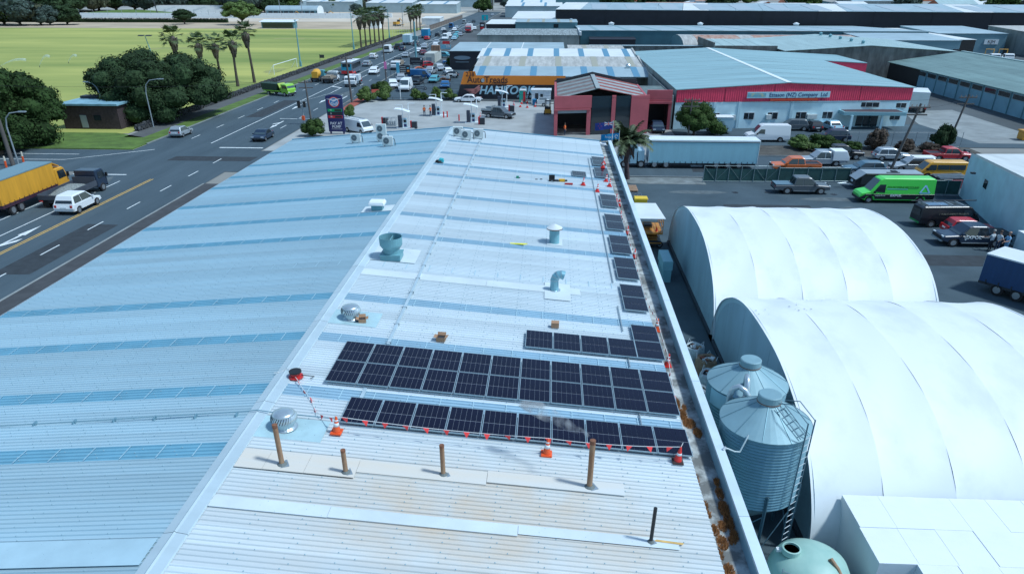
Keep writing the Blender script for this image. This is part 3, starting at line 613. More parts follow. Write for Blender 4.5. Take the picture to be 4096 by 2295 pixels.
# vents
M_ZINC=mat('vent_zinc',(.50,.58,.62),.32,.65,var=.1,scale=4); M_TEALV=mat('vent_teal',(.16,.33,.38),.5,var=.12,scale=2); M_RUST=mat('rusty_flue',(.24,.13,.07),.8,var=.35,scale=5,col2=(.36,.25,.16),stretch=(1,1,.25)); M_RUSTD=mat('rust',(.20,.09,.05),.9,var=.3,scale=6)
def whirly(label,x,y,s=1):
    o=thing('turbine_vent',label,'roof vent',RP(x,y,.05),0,'spinning turbine vents',(s,s,s))
    part(MB().lathe([(.62,0),(.56,.02),(.46,.10),(.46,.34)],24),'base_collar',M_ZINC,o)
    part(MB().lathe([(.30,.36),(.42,.5),(.44,.62),(.36,.76)],20),'core',M_DARK,o)
    vm=MB(); n=4; vs=[]
    for k in range(7):
        a=k/6; z=.34+.44*a; r=.50+.13*math.sin(PI*(.15+.75*a)); tw=.32*a; vs+=[(r*math.cos(tw),r*math.sin(tw),z),((r+.03)*math.cos(tw+.15),(r+.03)*math.sin(tw+.15),z)]
    vm.add(vs,[(2*k,2*k+1,2*k+3,2*k+2) for k in range(6)]); VM=vm.mesh('vane',M_ZINC,True)
    for k in range(30): inst('vane',VM,o,rot=(0,0,2*PI*k/30))
    part(MB().lathe([(.56,.76),(.54,.83),(.40,.90),(.15,.94),(.02,.945)],28),'dome_cap',M_ZINC,o,smooth=True)
whirly('silver turbine vent on the ridge behind the cone, nearest the camera',-8.2,18.65,.64); whirly('silver turbine vent beside an open carton, farther up the ridge',-8.17,27.0,.64)
o=thing('exhaust_cowl','large open-topped teal exhaust cowl on a square base by the ridge','roof vent',RP(-7.95,34.5,.05),0,None,(.82,.82,.85))
part(MB().box(-.62,.62,-.55,.55,0,.30),'square_base',M_TEALV,o); part(MB().box(-.66,.66,-.6,.6,.30,.36),'base_flange',M_TEALV,o)
part(MB().lathe([(.52,.36),(.52,.60),(.66,.80),(.70,.86),(.72,1.35),(.70,1.35),(.68,.9),(.50,.66)],28,cap=False),'drum',M_TEALV,o,smooth=False); part(MB().lathe([(.02,.98),(.45,.9),(.66,.84)],24,cap=False),'damper_disc',M_DARK,o); part(MB().box(-.03,.03,-.68,.68,1.0,1.2),'flap_pivot',M_TEALV,o)
o=thing('cowl_vent','low rectangular cowl vent with rounded white lid left of the ridge','roof vent',RP(-10.6,43.2,.05),0,None,(.68,.68,.75))
part(MB().box(-.5,.5,-.42,.42,0,.42),'throat',M_TEALV,o); part(hull(MB(),[(-.72,.45),(.72,.45),(.74,.6),(.62,.78),(-.62,.78),(-.74,.6)],.62,.25,.5,.08),'lid',M_WHITE,o)
o=thing('mushroom_vent','round teal flue with rusty-rimmed conical hat in mid roof','roof vent',RP(.43,39.5,.05),0,None,(.72,.72,.74))
part(MB().lathe([(.42,0),(.40,.05),(.40,1.12)],22),'stack',mat('stack_teal',(.20,.40,.46),.5,var=.1,scale=2),o); part(MB().lathe([(.62,1.12),(.63,1.19),(.30,1.36),(.05,1.47)],26),'conical_hat',M_OFFW,o); part(MB().lathe([(.60,1.09),(.635,1.10),(.635,1.15),(.60,1.15)],26,cap=False),'rim',M_RUSTD,o)
o=thing('gooseneck_vent','silver gooseneck duct bending over towards the gutter','roof vent',RP(.42,32.3,.05),0,None,(.74,.74,.74))
pts=[(0,0,0),(0,0,.5),(.0,0,.72),(.08,0,.93),(.24,0,1.06),(.44,0,1.08),(.62,0,1.02)]; part(MB().path(pts,[.30,.27,.27,.27,.27,.28,.30],16),'duct',mat('duct_teal',(.22,.42,.50),.4,.3,var=.1,scale=3),o); part(MB().lathe([(.42,0),(.40,.03),(.30,.06)],18),'base_flange',M_ZINC,o)
for i in (2,3,4,5): part(MB().tube(Vector(pts[i])-(Vector(pts[i])-Vector(pts[i-1])).normalized()*.03,pts[i],.288,n=16),'elbow_seam',M_STEEL,o)
# flues
def flue(label,x,y,h,r,m,rust=True,lean=(0,0)):
    o=thing('flue_pipe',label,'flue',RP(x,y,.05),0,'flue pipes'); tp=(lean[0],lean[1],h)
    part(MB().tube((0,0,0),tp,r,r,12),'pipe',m,o); part(MB().lathe([(r*2.1,0),(r*1.9,.02),(r*1.15,.07)],10),'boot',mat('lead_boot',(.13,.15,.15),.7),o)
    part(MB().box(-r*2.4,r*2.4,-r*2.4,r*2.4,0,.008,rz=.5),'base_plate',M_STEEL,o)
    if rust: part(MB().tube((tp[0]*.93,tp[1]*.93,h*.93),(tp[0],tp[1],h+.01),r*1.06,n=12),'rusty_mouth',M_RUSTD,o)
flue('tallest tan flue by the ridge, leftmost of the row',-7.66,16.73,1.36,.075,M_RUST,lean=(-.03,.05)); flue('short tan flue, second from the ridge',-5.75,16.65,.80,.07,M_RUST); flue('tan flue with dark mouth, third from the ridge',-2.92,17.0,1.06,.07,M_RUST); flue('tall brown smoking flue below the solar row, fourth from the ridge',1.45,17.1,1.66,.085,M_RUST,True,(.02,.02)); flue('slim black flue standing alone near the gutter',3.03,14.95,1.18,.05,M_BLACK,False,(.02,.0))
wp(MB().add([(3.1,14.98,rz_(3.1)+.0655),(3.9,14.94,rz_(3.9)+.0655),(3.95,15.02,rz_(3.95)+.0655),(3.2,15.06,rz_(3.2)+.0655)],[(0,1,2,3)]),'rust_stain',mat('rust_stain',(.55,.36,.12),.8,var=.2,scale=4))
# cartons, reel, tools
M_CARD=mat('cardboard',(.36,.22,.13),.85,var=.12,scale=3)
def carton(label,x,y,w_,d_,h,opened,rz):
    o=thing('cardboard_box',label,'carton',RP(x,y,.05),rz,None,(.7,.7,.75)); b=MB(); tt=.012
    b.box(-w_/2,w_/2,-d_/2,d_/2,0,tt).box(-w_/2,-w_/2+tt,-d_/2,d_/2,tt,h).box(w_/2-tt,w_/2,-d_/2,d_/2,tt,h).box(-w_/2+tt,w_/2-tt,-d_/2,-d_/2+tt,tt,h).box(-w_/2+tt,w_/2-tt,d_/2-tt,d_/2,tt,h); part(b,'carton_body',M_CARD,o)
    if opened:
        for s in (-1,1): part(MB().slab([(s*w_/2,-d_/2,h),(s*w_/2,d_/2,h),(s*(w_/2+.16),d_/2,h+.03),(s*(w_/2+.16),-d_/2,h+.03)],.01),'flap',M_CARD,o)
        part(MB().slab([(-w_/2,d_/2,h),(w_/2,d_/2,h),(w_/2,d_/2+.1,h+.14),(-w_/2,d_/2+.1,h+.14)],.01),'flap',M_CARD,o)
        part(MB().box(-w_/2+.05,w_/2-.08,-d_/2+.05,d_/2-.06,.02,h-.05),'packed_parts',M_DARK,o)
    else: part(MB().box(-w_/2-.002,w_/2+.002,-d_/2-.002,d_/2+.002,h,h+.012),'closed_lid',M_CARD,o)
carton('open carton of dark parts next to the far turbine vent',-7.65,26.75,.42,.4,.22,True,.2); carton('open carton with spread flaps on the roof above the large array',-4.2,25.75,.5,.42,.24,True,-.1); carton('small closed carton on the roof above the stepped solar row',.45,28.1,.48,.42,.3,False,-.05)
o=thing('cable_reel','red and black cable reel lying by the ridge at the bunting','cable reel',RP(-8.85,21.75,.06)); part(MB().lathe([(.26,0),(.26,.05)],18),'flange',M_RED,o); part(MB().lathe([(.16,.05),(.16,.2)],16),'cable_drum',M_RED,o); part(MB().lathe([(.22,.2),(.22,.26)],18),'flange',M_BLACK,o); part(MB().path([(.2,0,.1),(.4,.1,.02),(.65,.05,.02),(.55,-.12,.02)],.015,5),'cable_tail',M_BLACK,o)
o=thing('rope_coil','coiled black rope with teal bag near the far ridge','rope',RP(-8.6,56.3,.05)); b=MB()
b.path([(.3*math.cos(a*.6)*(1-.004*a),.3*math.sin(a*.6)*(1-.004*a),.03+.003*a) for a in range(44)],.03,5); part(b,'rope',M_BLACK,o); part(hull(MB(),[(-.1,.05),(.38,.05),(.35,.3),(.05,.35)],.2,.2,.1,.05),'bag',mat('teal_cloth',(.06,.36,.42),.8),o)
def tool(name,label,x,y,parts):
    o=thing(name,label,'tool',RP(x,y,.05),0)
    for n,m,args in parts: part(MB().box(*args),n,m,o)
tool('drill_case','black open drill case among the tools on the far roof',.27,53.8,[('case',M_BLACK,(-.22,.22,-.18,.18,0,.14)),('lid',M_BLACK,(-.22,.22,.18,.22,.05,.42)),('handle',M_GREYP,(-.08,.08,-.21,-.18,.05,.09))])
tool('power_tool','yellow power tool lying beside the black case',1.1,54.0,[('motor_body',mat('tool_yellow',(.75,.42,.02),.5),(-.3,.15,-.11,.11,0,.18)),('grip',M_BLACK,(.15,.34,-.06,.06,.02,.12))])
tool('tool_tray','red tool tray nearest the loose panel',1.54,53.3,[('tray',M_RED,(-.3,.3,-.1,.1,0,.1)),('carry_bar',M_OFFW,(-.3,.3,-.02,.02,.1,.13))])
tool('tool_pouch','dark tool pouch between the case and the yellow tool',.63,53.85,[('pouch',M_DARK,(-.18,.15,-.1,.1,0,.12)),('belt',M_BLACK,(-.25,.25,-.02,.02,.0,.05))])
tool('green_tool','small green tool lying alone left of the tool row',-2.32,53.75,[('body',mat('tool_green',(.02,.25,.15),.5),(-.1,.1,-.08,.08,0,.14)),('tip',M_DARK,(.1,.2,-.03,.03,0,.05))])
tool('clamp_tool','pair of small dark clamps on the far roof',-.75,53.85,[('clamp',M_DARK,(-.25,-.05,-.03,.03,0,.05)),('clamp',M_DARK,(.12,.3,.05,.1,0,.05))])
o=thing('folded_tarp','flat yellow plastic sheet lying on the roof left of the mushroom vent','tarp',RP(-1.6,38.6,.05)); part(MB().prism([(-.5,-.05),(.3,-.12),(.52,.05),(.1,.08),(-.45,.12)],0,.03),'sheet',mat('tarp_yellow',(.80,.75,.05),.5),o); part(MB().prism([(-.2,-.03),(.1,-.06),(.2,.03)],.03,.05),'fold',mat('tarp_yellow',(0,0,0)),o)
# rust-brown moss in the gutter
rng=random.Random(11); b=MB(); spots=[(5.05,23.3,.16,.7),(5.15,22.5,.2,.6),(5.3,21.9,.28,.5),(5.5,21.3,.18,.5),(5.6,18.5,.1,.35),(5.58,17.9,.14,.5),(5.56,17.2,.2,.6),(5.58,16.6,.18,.6),(5.6,16.0,.16,.4),(5.35,16.4,.15,.4),(5.0,17.3,.12,.35),(5.02,16.9,.12,.3),(5.08,16.2,.16,.4),(5.2,15.7,.2,.5),(5.0,15.2,.16,.4),(5.15,14.6,.18,.45),(5.1,14.0,.2,.5),(5.0,18.6,.06,.5),(5.3,23.0,.1,.3),(5.5,15.8,.14,.3)]
for x,y,rx,ry in spots:
    for i in range(int(620*rx*ry*6)):
        a=rng.uniform(0,2*PI); q=math.sqrt(rng.random()); px=min(5.68,max(4.84,x+math.cos(a)*q*rx*.8)); py=y+math.sin(a)*q*ry*.62; h=.08+.2*(1-q)*rng.random(); dx,dy=rng.uniform(-.06,.06),rng.uniform(-.06,.06); s=.012
        b.add([(px-s,py,4.42),(px+s,py,4.42),(px+dx,py+dy,4.42+h)],[(0,1,2)])
wp(b,'gutter_moss',mat('brown_moss',(.36,.17,.06),.95,island=.55))['kind']='stuff'
# thin smoke drifting from the tall flue
sm=bpy.data.materials.new('flue_smoke'); sm.use_nodes=True; nt=sm.node_tree; nt.nodes.clear(); N=nt.nodes.new
pv=N('ShaderNodeVolumePrincipled'); pv.inputs['Color'].default_value=(.97,.98,1,1); tx=N('ShaderNodeTexCoord'); no=N('ShaderNodeTexNoise'); no.inputs['Scale'].default_value=2.2; no.inputs['Detail'].default_value=4; nt.links.new(tx.outputs['Object'],no.inputs[0])
rp=N('ShaderNodeValToRGB'); rp.color_ramp.elements[0].position=.48; rp.color_ramp.elements[1].position=.72; nt.links.new(no.outputs[0],rp.inputs[0]); mu=N('ShaderNodeMath'); mu.operation='MULTIPLY'; mu.inputs[1].default_value=6; nt.links.new(rp.outputs[0],mu.inputs[0]); nt.links.new(mu.outputs[0],pv.inputs['Density']); oo=N('ShaderNodeOutputMaterial'); nt.links.new(pv.outputs[0],oo.inputs['Volume'])
b=MB(); b.path([(1.45,17.15,6.86),(1.2,17.3,6.95),(.6,17.7,7.05),(-.1,18.2,7.15),(-.7,18.5,7.2)],[.05,.11,.2,.26,.12],12); o=b.obj('smoke',sm); tag(o,'thin pale smoke drifting from the tall brown flue','smoke',kind='stuff')
# ---------------------------------------------------------------- loading yard on the right
M_TENT=mat('tent_fabric',(.57,.61,.63),.6,var=.1,scale=.35,col2=(.70,.735,.75),stretch=(1,.5,1.2),lo=.30,hi=.52,bump=.12,bscale=1.6,detail=8); M_TEND=mat('tent_end_shaded',(.34,.46,.52),.6,var=.14,scale=.5,stretch=(1,1,.4))  # end panels are white fabric with their shade put into the colour
def tent(label,yc,half,x0,x1,H,seed):
    rg=random.Random(seed); r=thing('arch_tent',label,'tent',((x0+x1)/2,yc,0),0,'white fabric arch tents'); cx=(x0+x1)/2
    NA=36
    def prof(k,f=1.0):
        a=PI*k/NA; c,s=math.cos(a),math.sin(a); e=2/2.25
        return (half*f*math.copysign(abs(c)**e,c),H*f*abs(s)**e)
    nb=5; bw=(x1-x0)/nb
    for i in range(nb):
        b=MB(); m=10; vs=[]
        for j in range(m+1):
            u=j/m; sag=1-.010*math.sin(PI*u)**.8
            if i==0 and j==0: sag=1
            for k in range(NA+1):
                y,z=prof(k,sag+.003*math.sin(7*u+k*.9+i*2+seed)); vs.append((x0-cx+(i+u)*bw+(0 if 0<j<m else 0),y,z))
        b.add(vs,[(j*(NA+1)+k,j*(NA+1)+k+1,(j+1)*(NA+1)+k+1,(j+1)*(NA+1)+k) for j in range(m) for k in range(NA)])
        part(b,'fabric_bay',M_TENT,r,smooth=True)
        if i:
            for s_ in (2,NA-2): part(MB().tube((x0-cx+i*bw,*prof(s_,1.004)),(x0-cx+i*bw,prof(0,1.0)[0]*1.03*(1 if s_==2 else -1),.05),.02,n=5),'tie_down',M_DARK,r)
    cuts=[0,5,9,14,19,24,28,32,36]
    for e,xx in (('n',x0-cx+.12),('f',x1-cx-.12)):
        for a,c in zip(cuts,cuts[1:]):
            pts=[prof(k,.985) for k in range(a,c+1)]; g_=.012
            poly=[(pts[0][0]-(g_ if a else 0),0)]+[(p[0]-(g_ if i==0 and a else 0)+(g_ if i==len(pts)-1 and c<36 else 0),p[1]) for i,p in enumerate(pts)]+[(pts[-1][0]+(g_ if c<36 else 0),0)]
            if a==0: poly=poly[1:]
            if c==36: poly=poly[:-1]
            b=MB(); n=len(poly); d_=-.02 if e=='n' else .02
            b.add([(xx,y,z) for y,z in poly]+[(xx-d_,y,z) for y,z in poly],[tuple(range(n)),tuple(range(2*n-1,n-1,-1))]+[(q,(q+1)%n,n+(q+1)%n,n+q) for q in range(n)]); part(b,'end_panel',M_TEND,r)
        b=MB(); b.add([(xx-.005 if e=='n' else xx+.005,*prof(k,f)) for f in (.955,1.0) for k in range(NA+1)],[(k,k+1,NA+2+k,NA+1+k) for k in range(NA)]); part(b,'edge_band',mat('tent_edge_band',(.42,.55,.60),.6),r)
    part(MB().box(x0-cx-.05,x0-cx+.25,-half-.1,half+.1,0,.18),'ground_beam',M_DARK,r)
    return r,prof
t1_,pf=tent('far white arch tent with shade-tinted end wall beside the scissor lift',46.7,9.0,9.75,22.5,4.72,1)
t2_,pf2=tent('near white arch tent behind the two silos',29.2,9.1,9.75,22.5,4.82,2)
b=MB(); rg=random.Random(5)      # small tears in the near tent's cover
for cx_,k0,n in ((-3.8,14.5,9),(-2.6,11.5,8),(-5.9,15.5,5)):
    for i in range(n):
        x=cx_+rg.uniform(-.5,.5); k=k0+rg.uniform(-.9,.9); s=rg.uniform(.018,.05); y,z=pf2(k,1.0); y2,z2=pf2(k+.15,1.0); d_=Vector((0,y2-y,z2-z)).normalized()*s; c=Vector((x,y,z+.012)); e=Vector((s*1.3,0,0)); b.add([c-e,c-d_,c+e,c+d_],[(0,1,2,3)])
part(b,'tear_hole',M_DARK,t2_)['kind']='stuff'
# silos
M_SILO=mat('silo_steel',(.15,.27,.33),.45,.4,var=.12,scale=1.2); M_SROOF=mat('silo_roof_steel',(.22,.35,.40),.55,.15,var=.08,scale=1.2); M_LAD=mat('ladder_steel',(.10,.17,.22),.5,.4)
def silo(label,x,y,R_,z0,z1,zl,ladder):
    o=thing('silo',label,'silo',(x,y,0),0,'galvanised silos')
    pr=[]; n=int((z1-z0)/.12)
    for i in range(n): zz=z0+(z1-z0)*i/n; h_=(z1-z0)/n; pr+=[(R_-.025,zz),(R_+.015,zz+h_*.5)]
    pr.append((R_-.02,z1)); part(MB().lathe(pr,36,cap=False),'corrugated_wall',M_SILO,o)
    part(MB().lathe([(.22,z0-1.25),(R_-.02,z0)],28,cap=False),'hopper',M_SILO,o)
    ns=10
    for k in range(ns):
        a0,a1=2*PI*k/ns+.012,2*PI*(k+1)/ns-.012; m=4; ra,rb=R_+.05,.36; vs=[]
        for j in range(m+1):
            a=a0+(a1-a0)*j/m; vs+=[(ra*math.cos(a),ra*math.sin(a),z1-.03),(rb*math.cos(a),rb*math.sin(a),zl)]
        part(MB().add(vs,[(2*j,2*j+2,2*j+3,2*j+1) for j in range(m)]),'roof_segment',M_SROOF,o)
        am=a0-.012; p=Vector((ra*math.cos(am),ra*math.sin(am),z1-.02)); q=Vector((rb*math.cos(am),rb*math.sin(am),zl+.01)); part(MB().tube(p,q,.014,n=5),'roof_rib',M_SILO,o)
    lid=part(MB().lathe([(.40,zl-.02),(.40,zl+.28),(.37,zl+.31),(.02,zl+.33)],28),'lid',M_SROOF,o); part(MB().lathe([(.405,zl+.02),(.412,zl+.02),(.412,zl+.05),(.405,zl+.05)],28,cap=False),'clamp_ring',M_RUSTD,lid)
    part(MB().lathe([(R_+.06,z1-.06),(R_+.06,z1-.02)],36,cap=False),'eave_ring',M_SILO,o)
    for k in range(6):
        a=2*PI*k/6+.55; px,py=(R_+.02)*math.cos(a),(R_+.02)*math.sin(a); M=Matrix.Rotation(a,3,'Z'); lg=MB()
        h_=z0+.7
        lg.cbox((px,py,h_/2),.02,.12,h_,M); lg.cbox((px+.05*math.cos(a),py+.05*math.sin(a),h_/2),.09,.02,h_,M); part(lg,'leg',M_LAD,o)
        a2=2*PI*(k+1)/6+.55; q=((R_)*math.cos(a2),(R_)*math.sin(a2)); part(MB().tube((px,py,.3),(q[0],q[1],z0-.2),.02,n=5),'brace',M_LAD,o)
    if ladder:
        la=RD(-52); lx,ly=math.cos(la),math.sin(la); tx,ty=-ly,lx; rr=R_+.16
        for s in (-1,1):
            p=lambda z,rr=rr:(lx*rr+tx*.19*s,ly*rr+ty*.19*s,z)
            part(MB().tube(p(.2),p(z1+.75),.024,n=6),'ladder_rail',M_LAD,o)
            part(MB().path([p(z1+.72),(lx*1.0+tx*.19*s,ly*1.0+ty*.19*s,z1+.85+(zl-z1)*.4),(lx*.48+tx*.19*s,ly*.48+ty*.19*s,zl+.22)],.018,5),'handrail',M_LAD,o)
            part(MB().tube((lx*(R_+.03)+tx*.19*s,ly*(R_+.03)+ty*.19*s,z1+.06),(lx*.45+tx*.19*s,ly*.45+ty*.19*s,zl+.06),.018,n=5),'roof_ladder_rail',M_LAD,o)
        n=int(z1/.27)
        for k in range(n):
            z=.4+k*.27; part(MB().tube((lx*rr+tx*.19,ly*rr+ty*.19,z),(lx*rr-tx*.19,ly*rr-ty*.19,z),.014,n=5),'rung',M_STEEL,o)
        for k in range(5):
            f=(k+.5)/5; rad=R_+.03+(.45-R_-.03)*f; z=z1+.06+(zl-z1)*f; part(MB().tube((lx*rad+tx*.19,ly*rad+ty*.19,z),(lx*rad-tx*.19,ly*rad-ty*.19,z),.014,n=5),'rung',M_LAD,o)
    return o
s2=silo('nearer silo with roof ladder and wall ladder',7.74,21.25,1.5,2.25,5.15,5.85,True)
s1=silo('farther silo with curved feed pipe and bright label panel',8.02,24.75,1.5,2.1,4.7,5.35,False)
b=MB(); vs=[]
for k in range(9):
    a=RD(196+k*5.5); vs+=[(1.53*math.cos(a),1.53*math.sin(a),3.95),(1.53*math.cos(a),1.53*math.sin(a),4.6)]
part(b.add(vs,[(2*k,2*k+2,2*k+3,2*k+1) for k in range(8)]),'label_panel',mat('silo_bright_panel',(.40,.60,.70),.3,.3),s1)
o=thing('feed_pipe','thick silver pipe bending from the far silo roof down between both silos','pipe',(7.7,22.9,0)); pts=[(.0,.95,4.95),(-.03,.9,5.3),(-.07,.75,5.48),(-.1,.55,5.4),(-.12,.38,5.1),(-.12,.3,3.2)]
part(MB().path(pts,.11,12),'riser',M_ZINC,o,smooth=True); part(MB().path([(-.85,-.1,3.4),(-.85,-.1,5.15),(-.78,-.12,5.45),(-.6,-.15,5.56),(-.38,-.25,5.45),(-.15,-.45,5.12)],.105,12),'elbow',M_ZINC,o,smooth=True)
for z in (5.22,4.95): part(MB().lathe([(.135,0),(.14,.04),(.135,.08)],12,c=(-.12 if z>5 else -.85,.3 if z>5 else -.1,z-.4)),'pipe_clamp',M_STEEL,o)
o=thing('hose','pale hose looping from the near silo roof to the parapet','hose',(6,20.6,0)); part(MB().path([(.85,-.55,5.25),(.78,-.62,5.1),(.6,-.75,4.7),(.35,-.95,4.85),(.1,-1.05,5.02),(-.02,-1.08,5.06)],.028,6),'tube',mat('hose_pvc',(.5,.58,.60),.5),o); part(MB().tube((-.06,-1.1,5.0),(.02,-1.06,5.1),.05,n=8),'coupling',M_OFFW,o)
# waste bags
M_BAG=mat('woven_bag',(.45,.52,.54),.7,var=.2,scale=4,bump=.5,bscale=6); M_BAGB=mat('brown_bag',(.27,.19,.12),.8,var=.25,scale=4,bump=.5,bscale=6)
def bag(label,x,y,m,h,seed):
    rg=random.Random(seed); o=thing('bulk_bag',label,'bag',(x,y,0),rg.uniform(0,1),'bulk bags of offcuts'); n=16; vs=[]; pr=[(.42,0),(.55,.25),(.56,.6),(.52,.9),(.46,1.0),(.38,.92)]
    for r_,z in pr:
        for k in range(n):
            a=2*PI*k/n; q=r_*(1+.10*math.cos(4*a)+rg.uniform(-.05,.05)); vs.append((q*math.cos(a),q*math.sin(a),z*h+rg.uniform(-.03,.03)))
    part(MB().add(vs,[(j*n+k,j*n+(k+1)%n,(j+1)*n+(k+1)%n,(j+1)*n+k) for j in range(5) for k in range(n)]),'bag_body',m,o,smooth=True)
    for k in range(9):
        a=rg.uniform(0,6.28); q=rg.uniform(0,.3); b=MB(); c=(q*math.cos(a),q*math.sin(a),h*.93+rg.uniform(-.05,.08)); b.cbox(c,rg.uniform(.15,.32),rg.uniform(.12,.25),rg.uniform(.05,.12),Matrix.Rotation(rg.uniform(0,3),3,Vector((rg.random(),rg.random(),1)))); part(b,'offcut',rg.choice([M_BAG,M_BAGB,M_OFFW,mat('rust_red_scrap',(.28,.11,.07),.8)]),o)
    for s in (0,1.6,3.1,4.7): part(MB().path([(.5*math.cos(s),.5*math.sin(s),h*.9),(.55*math.cos(s+.2),.55*math.sin(s+.2),h*1.12),(.5*math.cos(s+.5),.5*math.sin(s+.5),h*.9)],.018,5),'lifting_loop',M_OFFW,o)
bag('bulk bag of scrap by the alley, farthest of the row',8.15,34.9,M_BAG,1.15,1); bag('brown bulk bag in the middle of the row by the tent',8.5,33.3,M_BAGB,1.25,2); bag('open whitish bulk bag next to the far silo',8.35,31.6,M_BAG,1.3,3); bag('crumpled pale bulk bag tucked against the far silo',7.6,29.8,M_BAG,1.35,4)
# foam blocks
M_EPS=mat('foam_block',(.70,.745,.765),.7,var=.04,scale=.8,bump=.1,bscale=20)
rows=[(10.78,17.42,19.1),(10.80,19.105,20.8),(11.95,15.75,17.415),(11.95,14.05,15.744),(11.95,12.3,14.043)]
for ri,(xs,y0,y1) in enumerate(rows):
    for k in range(6):
        x0=xs+k*1.24; x1=x0+1.232
        if x0>18.5: continue
        o=thing('foam_block',f'{ORD[k]} white foam block from the left in the {["row nearest the tank","row farthest back against the tent","stepped-back row nearest the camera","second stepped row from the front","frontmost row at the picture edge"][ri] if ri<2 else ["third row of the foam stack","fourth row of the foam stack","frontmost row of the foam stack"][ri-2]}','foam block',((x0+x1)/2,(y0+y1)/2,0),0,'white foam blocks')
        h_=2.3+rg.uniform(-.012,.012)
        for i in range(3): z0=h_*i/3; part(MB().box(-(x1-x0)/2,(x1-x0)/2,-(y1-y0)/2,(y1-y0)/2,z0+.001,z0+h_/3-.001),'foam_layer',M_EPS,o)
# green tank
o=thing('water_tank','pale green domed plastic tank beside the foam blocks','tank',(8.95,18.0,0)); M_TANK=mat('tank_green',(.28,.45,.40),.5,var=.1,scale=1.5,col2=(.36,.52,.46))
part(MB().lathe([(1.3,0),(1.33,.9),(1.30,1.35),(1.12,1.72),(.8,1.95),(.4,2.06),(.02,2.1)],40),'shell',M_TANK,o,smooth=True)
hh=part(MB().lathe([(.30,1.86),(.30,2.06),(.25,2.07),(.25,1.92)],22,c=(-.68,.12,.10),cap=False),'manhole_rim',M_TANK,o); part(MB().lathe([(.27,2.09),(.01,2.09)],22,c=(-.68,.12,0)),'manhole_dark_disc',M_BLACK,o); part(MB().box(-1.12,-.92,.16,.3,1.92,2.02),'hatch_tab',M_OFFW,o)  # black disc over the shell paints the dark inside of the manhole
part(MB().path([(.42,-.25,1.98),(.46,-.3,2.12),(.62,-.55,1.95),(.85,-.9,1.5),(.95,-1.1,.8)],.06,8),'outlet_pipe',M_RUST,o)
for s in (-1,1): part(MB().tube((-1.02+.2*s,-.9-.12*s,.2),(-.88+.2*s,-.62-.1*s,1.85),.02,n=5),'ladder_rail',M_STEEL,o)
for k in range(6): z=.4+k*.27; f=(z-.2)/1.65; part(MB().tube((-1.02+.14*f-.2,-.9+.28*f+.12,z),(-1.02+.14*f+.2,-.9+.28*f-.12,z),.018,n=5),'rung',M_STEEL,o)
part(MB().lathe([(.14,2.055),(.15,2.06),(.16,2.05)],18,c=(.0,.1,0),cap=False),'moulded_ring',mat('tank_mark',(.15,.28,.25),.6),o)
# box unit on the tent wall, scissor lift, bins, low sheds
o=thing('duct_unit','boxy teal duct unit standing against the far tent wall','duct',(8.4,48.2,0)); part(MB().box(-.32,.36,-1.2,1.3,.85,1.5),'upper_casing',mat('unit_teal',(.26,.46,.52),.5,var=.06,scale=2),o); part(MB().box(-.26,.30,-1.25,1.2,0,.84),'lower_casing',mat('unit_teal2',(.20,.38,.44),.5,var=.06,scale=2),o)
o=thing('scissor_lift','orange scissor lift with white roof sheet parked between parapet and tent','scissor lift',(8.0,55.4,0)); M_LIFT=mat('lift_orange',(.50,.22,.04),.5,var=.1,scale=3)
part(MB().box(-.8,.95,-1.3,1.3,.28,.62),'base',M_DARK,o); part(MB().box(-.82,.97,-1.32,1.32,.42,.5),'base_stripe',M_LIFT,o)
for x in (-.75,.9):
    for y in (-1.0,1.0): wheel(o,x,y,.26,.2)
for k in range(2): part(MB().slab([(-.5,-1.1,.65+k*.25),(.7,-1.1,.65+k*.25),(.7,1.1,.9+k*.25),(-.5,1.1,.9+k*.25)],.06),'scissor_arm',M_LIFT,o)
part(MB().box(-.85,1.0,-1.4,1.4,1.18,1.32),'platform',M_LIFT,o)
for y in (-1.38,1.38):
    for z in (1.75,2.15): part(MB().tube((-.83,y,z),(.98,y,z),.025,n=6),'guard_rail',M_LIFT,o)
for x in (-.83,.98):
    for y in (-1.38,-.4,.5,1.38): part(MB().tube((x,y,1.32),(x,y,2.5),.025,n=6),'guard_post',M_LIFT,o)
    for z in (1.75,2.15): part(MB().tube((x,-1.38,z),(x,1.38,z),.025,n=6),'guard_rail',M_LIFT,o)
part(MB().slab([(-1.1,-1.9,2.58),(1.05,-1.9,2.58),(.75,2.0,2.72),(-1.3,2.0,2.72)],.04),'roof_sheet',M_OFFW,o); part(MB().box(-.3,.3,-.2,.6,1.33,1.6),'tool_chest',M_DARK,o)
part(MB().lathe([(.1,1.33),(.02,1.7)],10,c=(.55,-1.0,0)),'stowed_cone',M_CONER,o)
def lidbin(label,x,y,m,w_=1.3,d_=.85,h=1.0):
    o=thing('waste_bin',label,'bin',(x,y,0)); part(MB().prism([(-w_*.44,-d_*.42),(w_*.44,-d_*.42),(w_*.44,d_*.42),(-w_*.44,d_*.42)],.12,h-.15),'tub',m,o); part(hull(MB(),[(-w_/2,h-.15),(w_/2,h-.15),(w_/2-.06,h),(-w_/2+.06,h)],d_/2,.3,h-.1,.04),'lid',m,o); part(MB().box(-w_/2+.1,w_/2-.1,d_/2,d_/2+.06,h-.1,h-.04),'handle',m,o)
    for x_ in (-.4,.4): part(MB().tube((x_-.04,-.3,.08),(x_+.04,-.3,.08),.08,n=8),'caster',M_BLACK,o)
    return o
lidbin('yellow lidded waste bin below the parapet',8.6,65.7,mat('bin_yellow',(.72,.50,.03),.45))
o=thing('pallet_stack','stack of brown timber pallets under the parapet nearest the street','pallets',(8.15,69.5,0))
for k in range(7):
    z=.12*k; part(MB().box(-.5,.5,-1.1,1.1,z,z+.03),'pallet_base',M_WOOD,o)
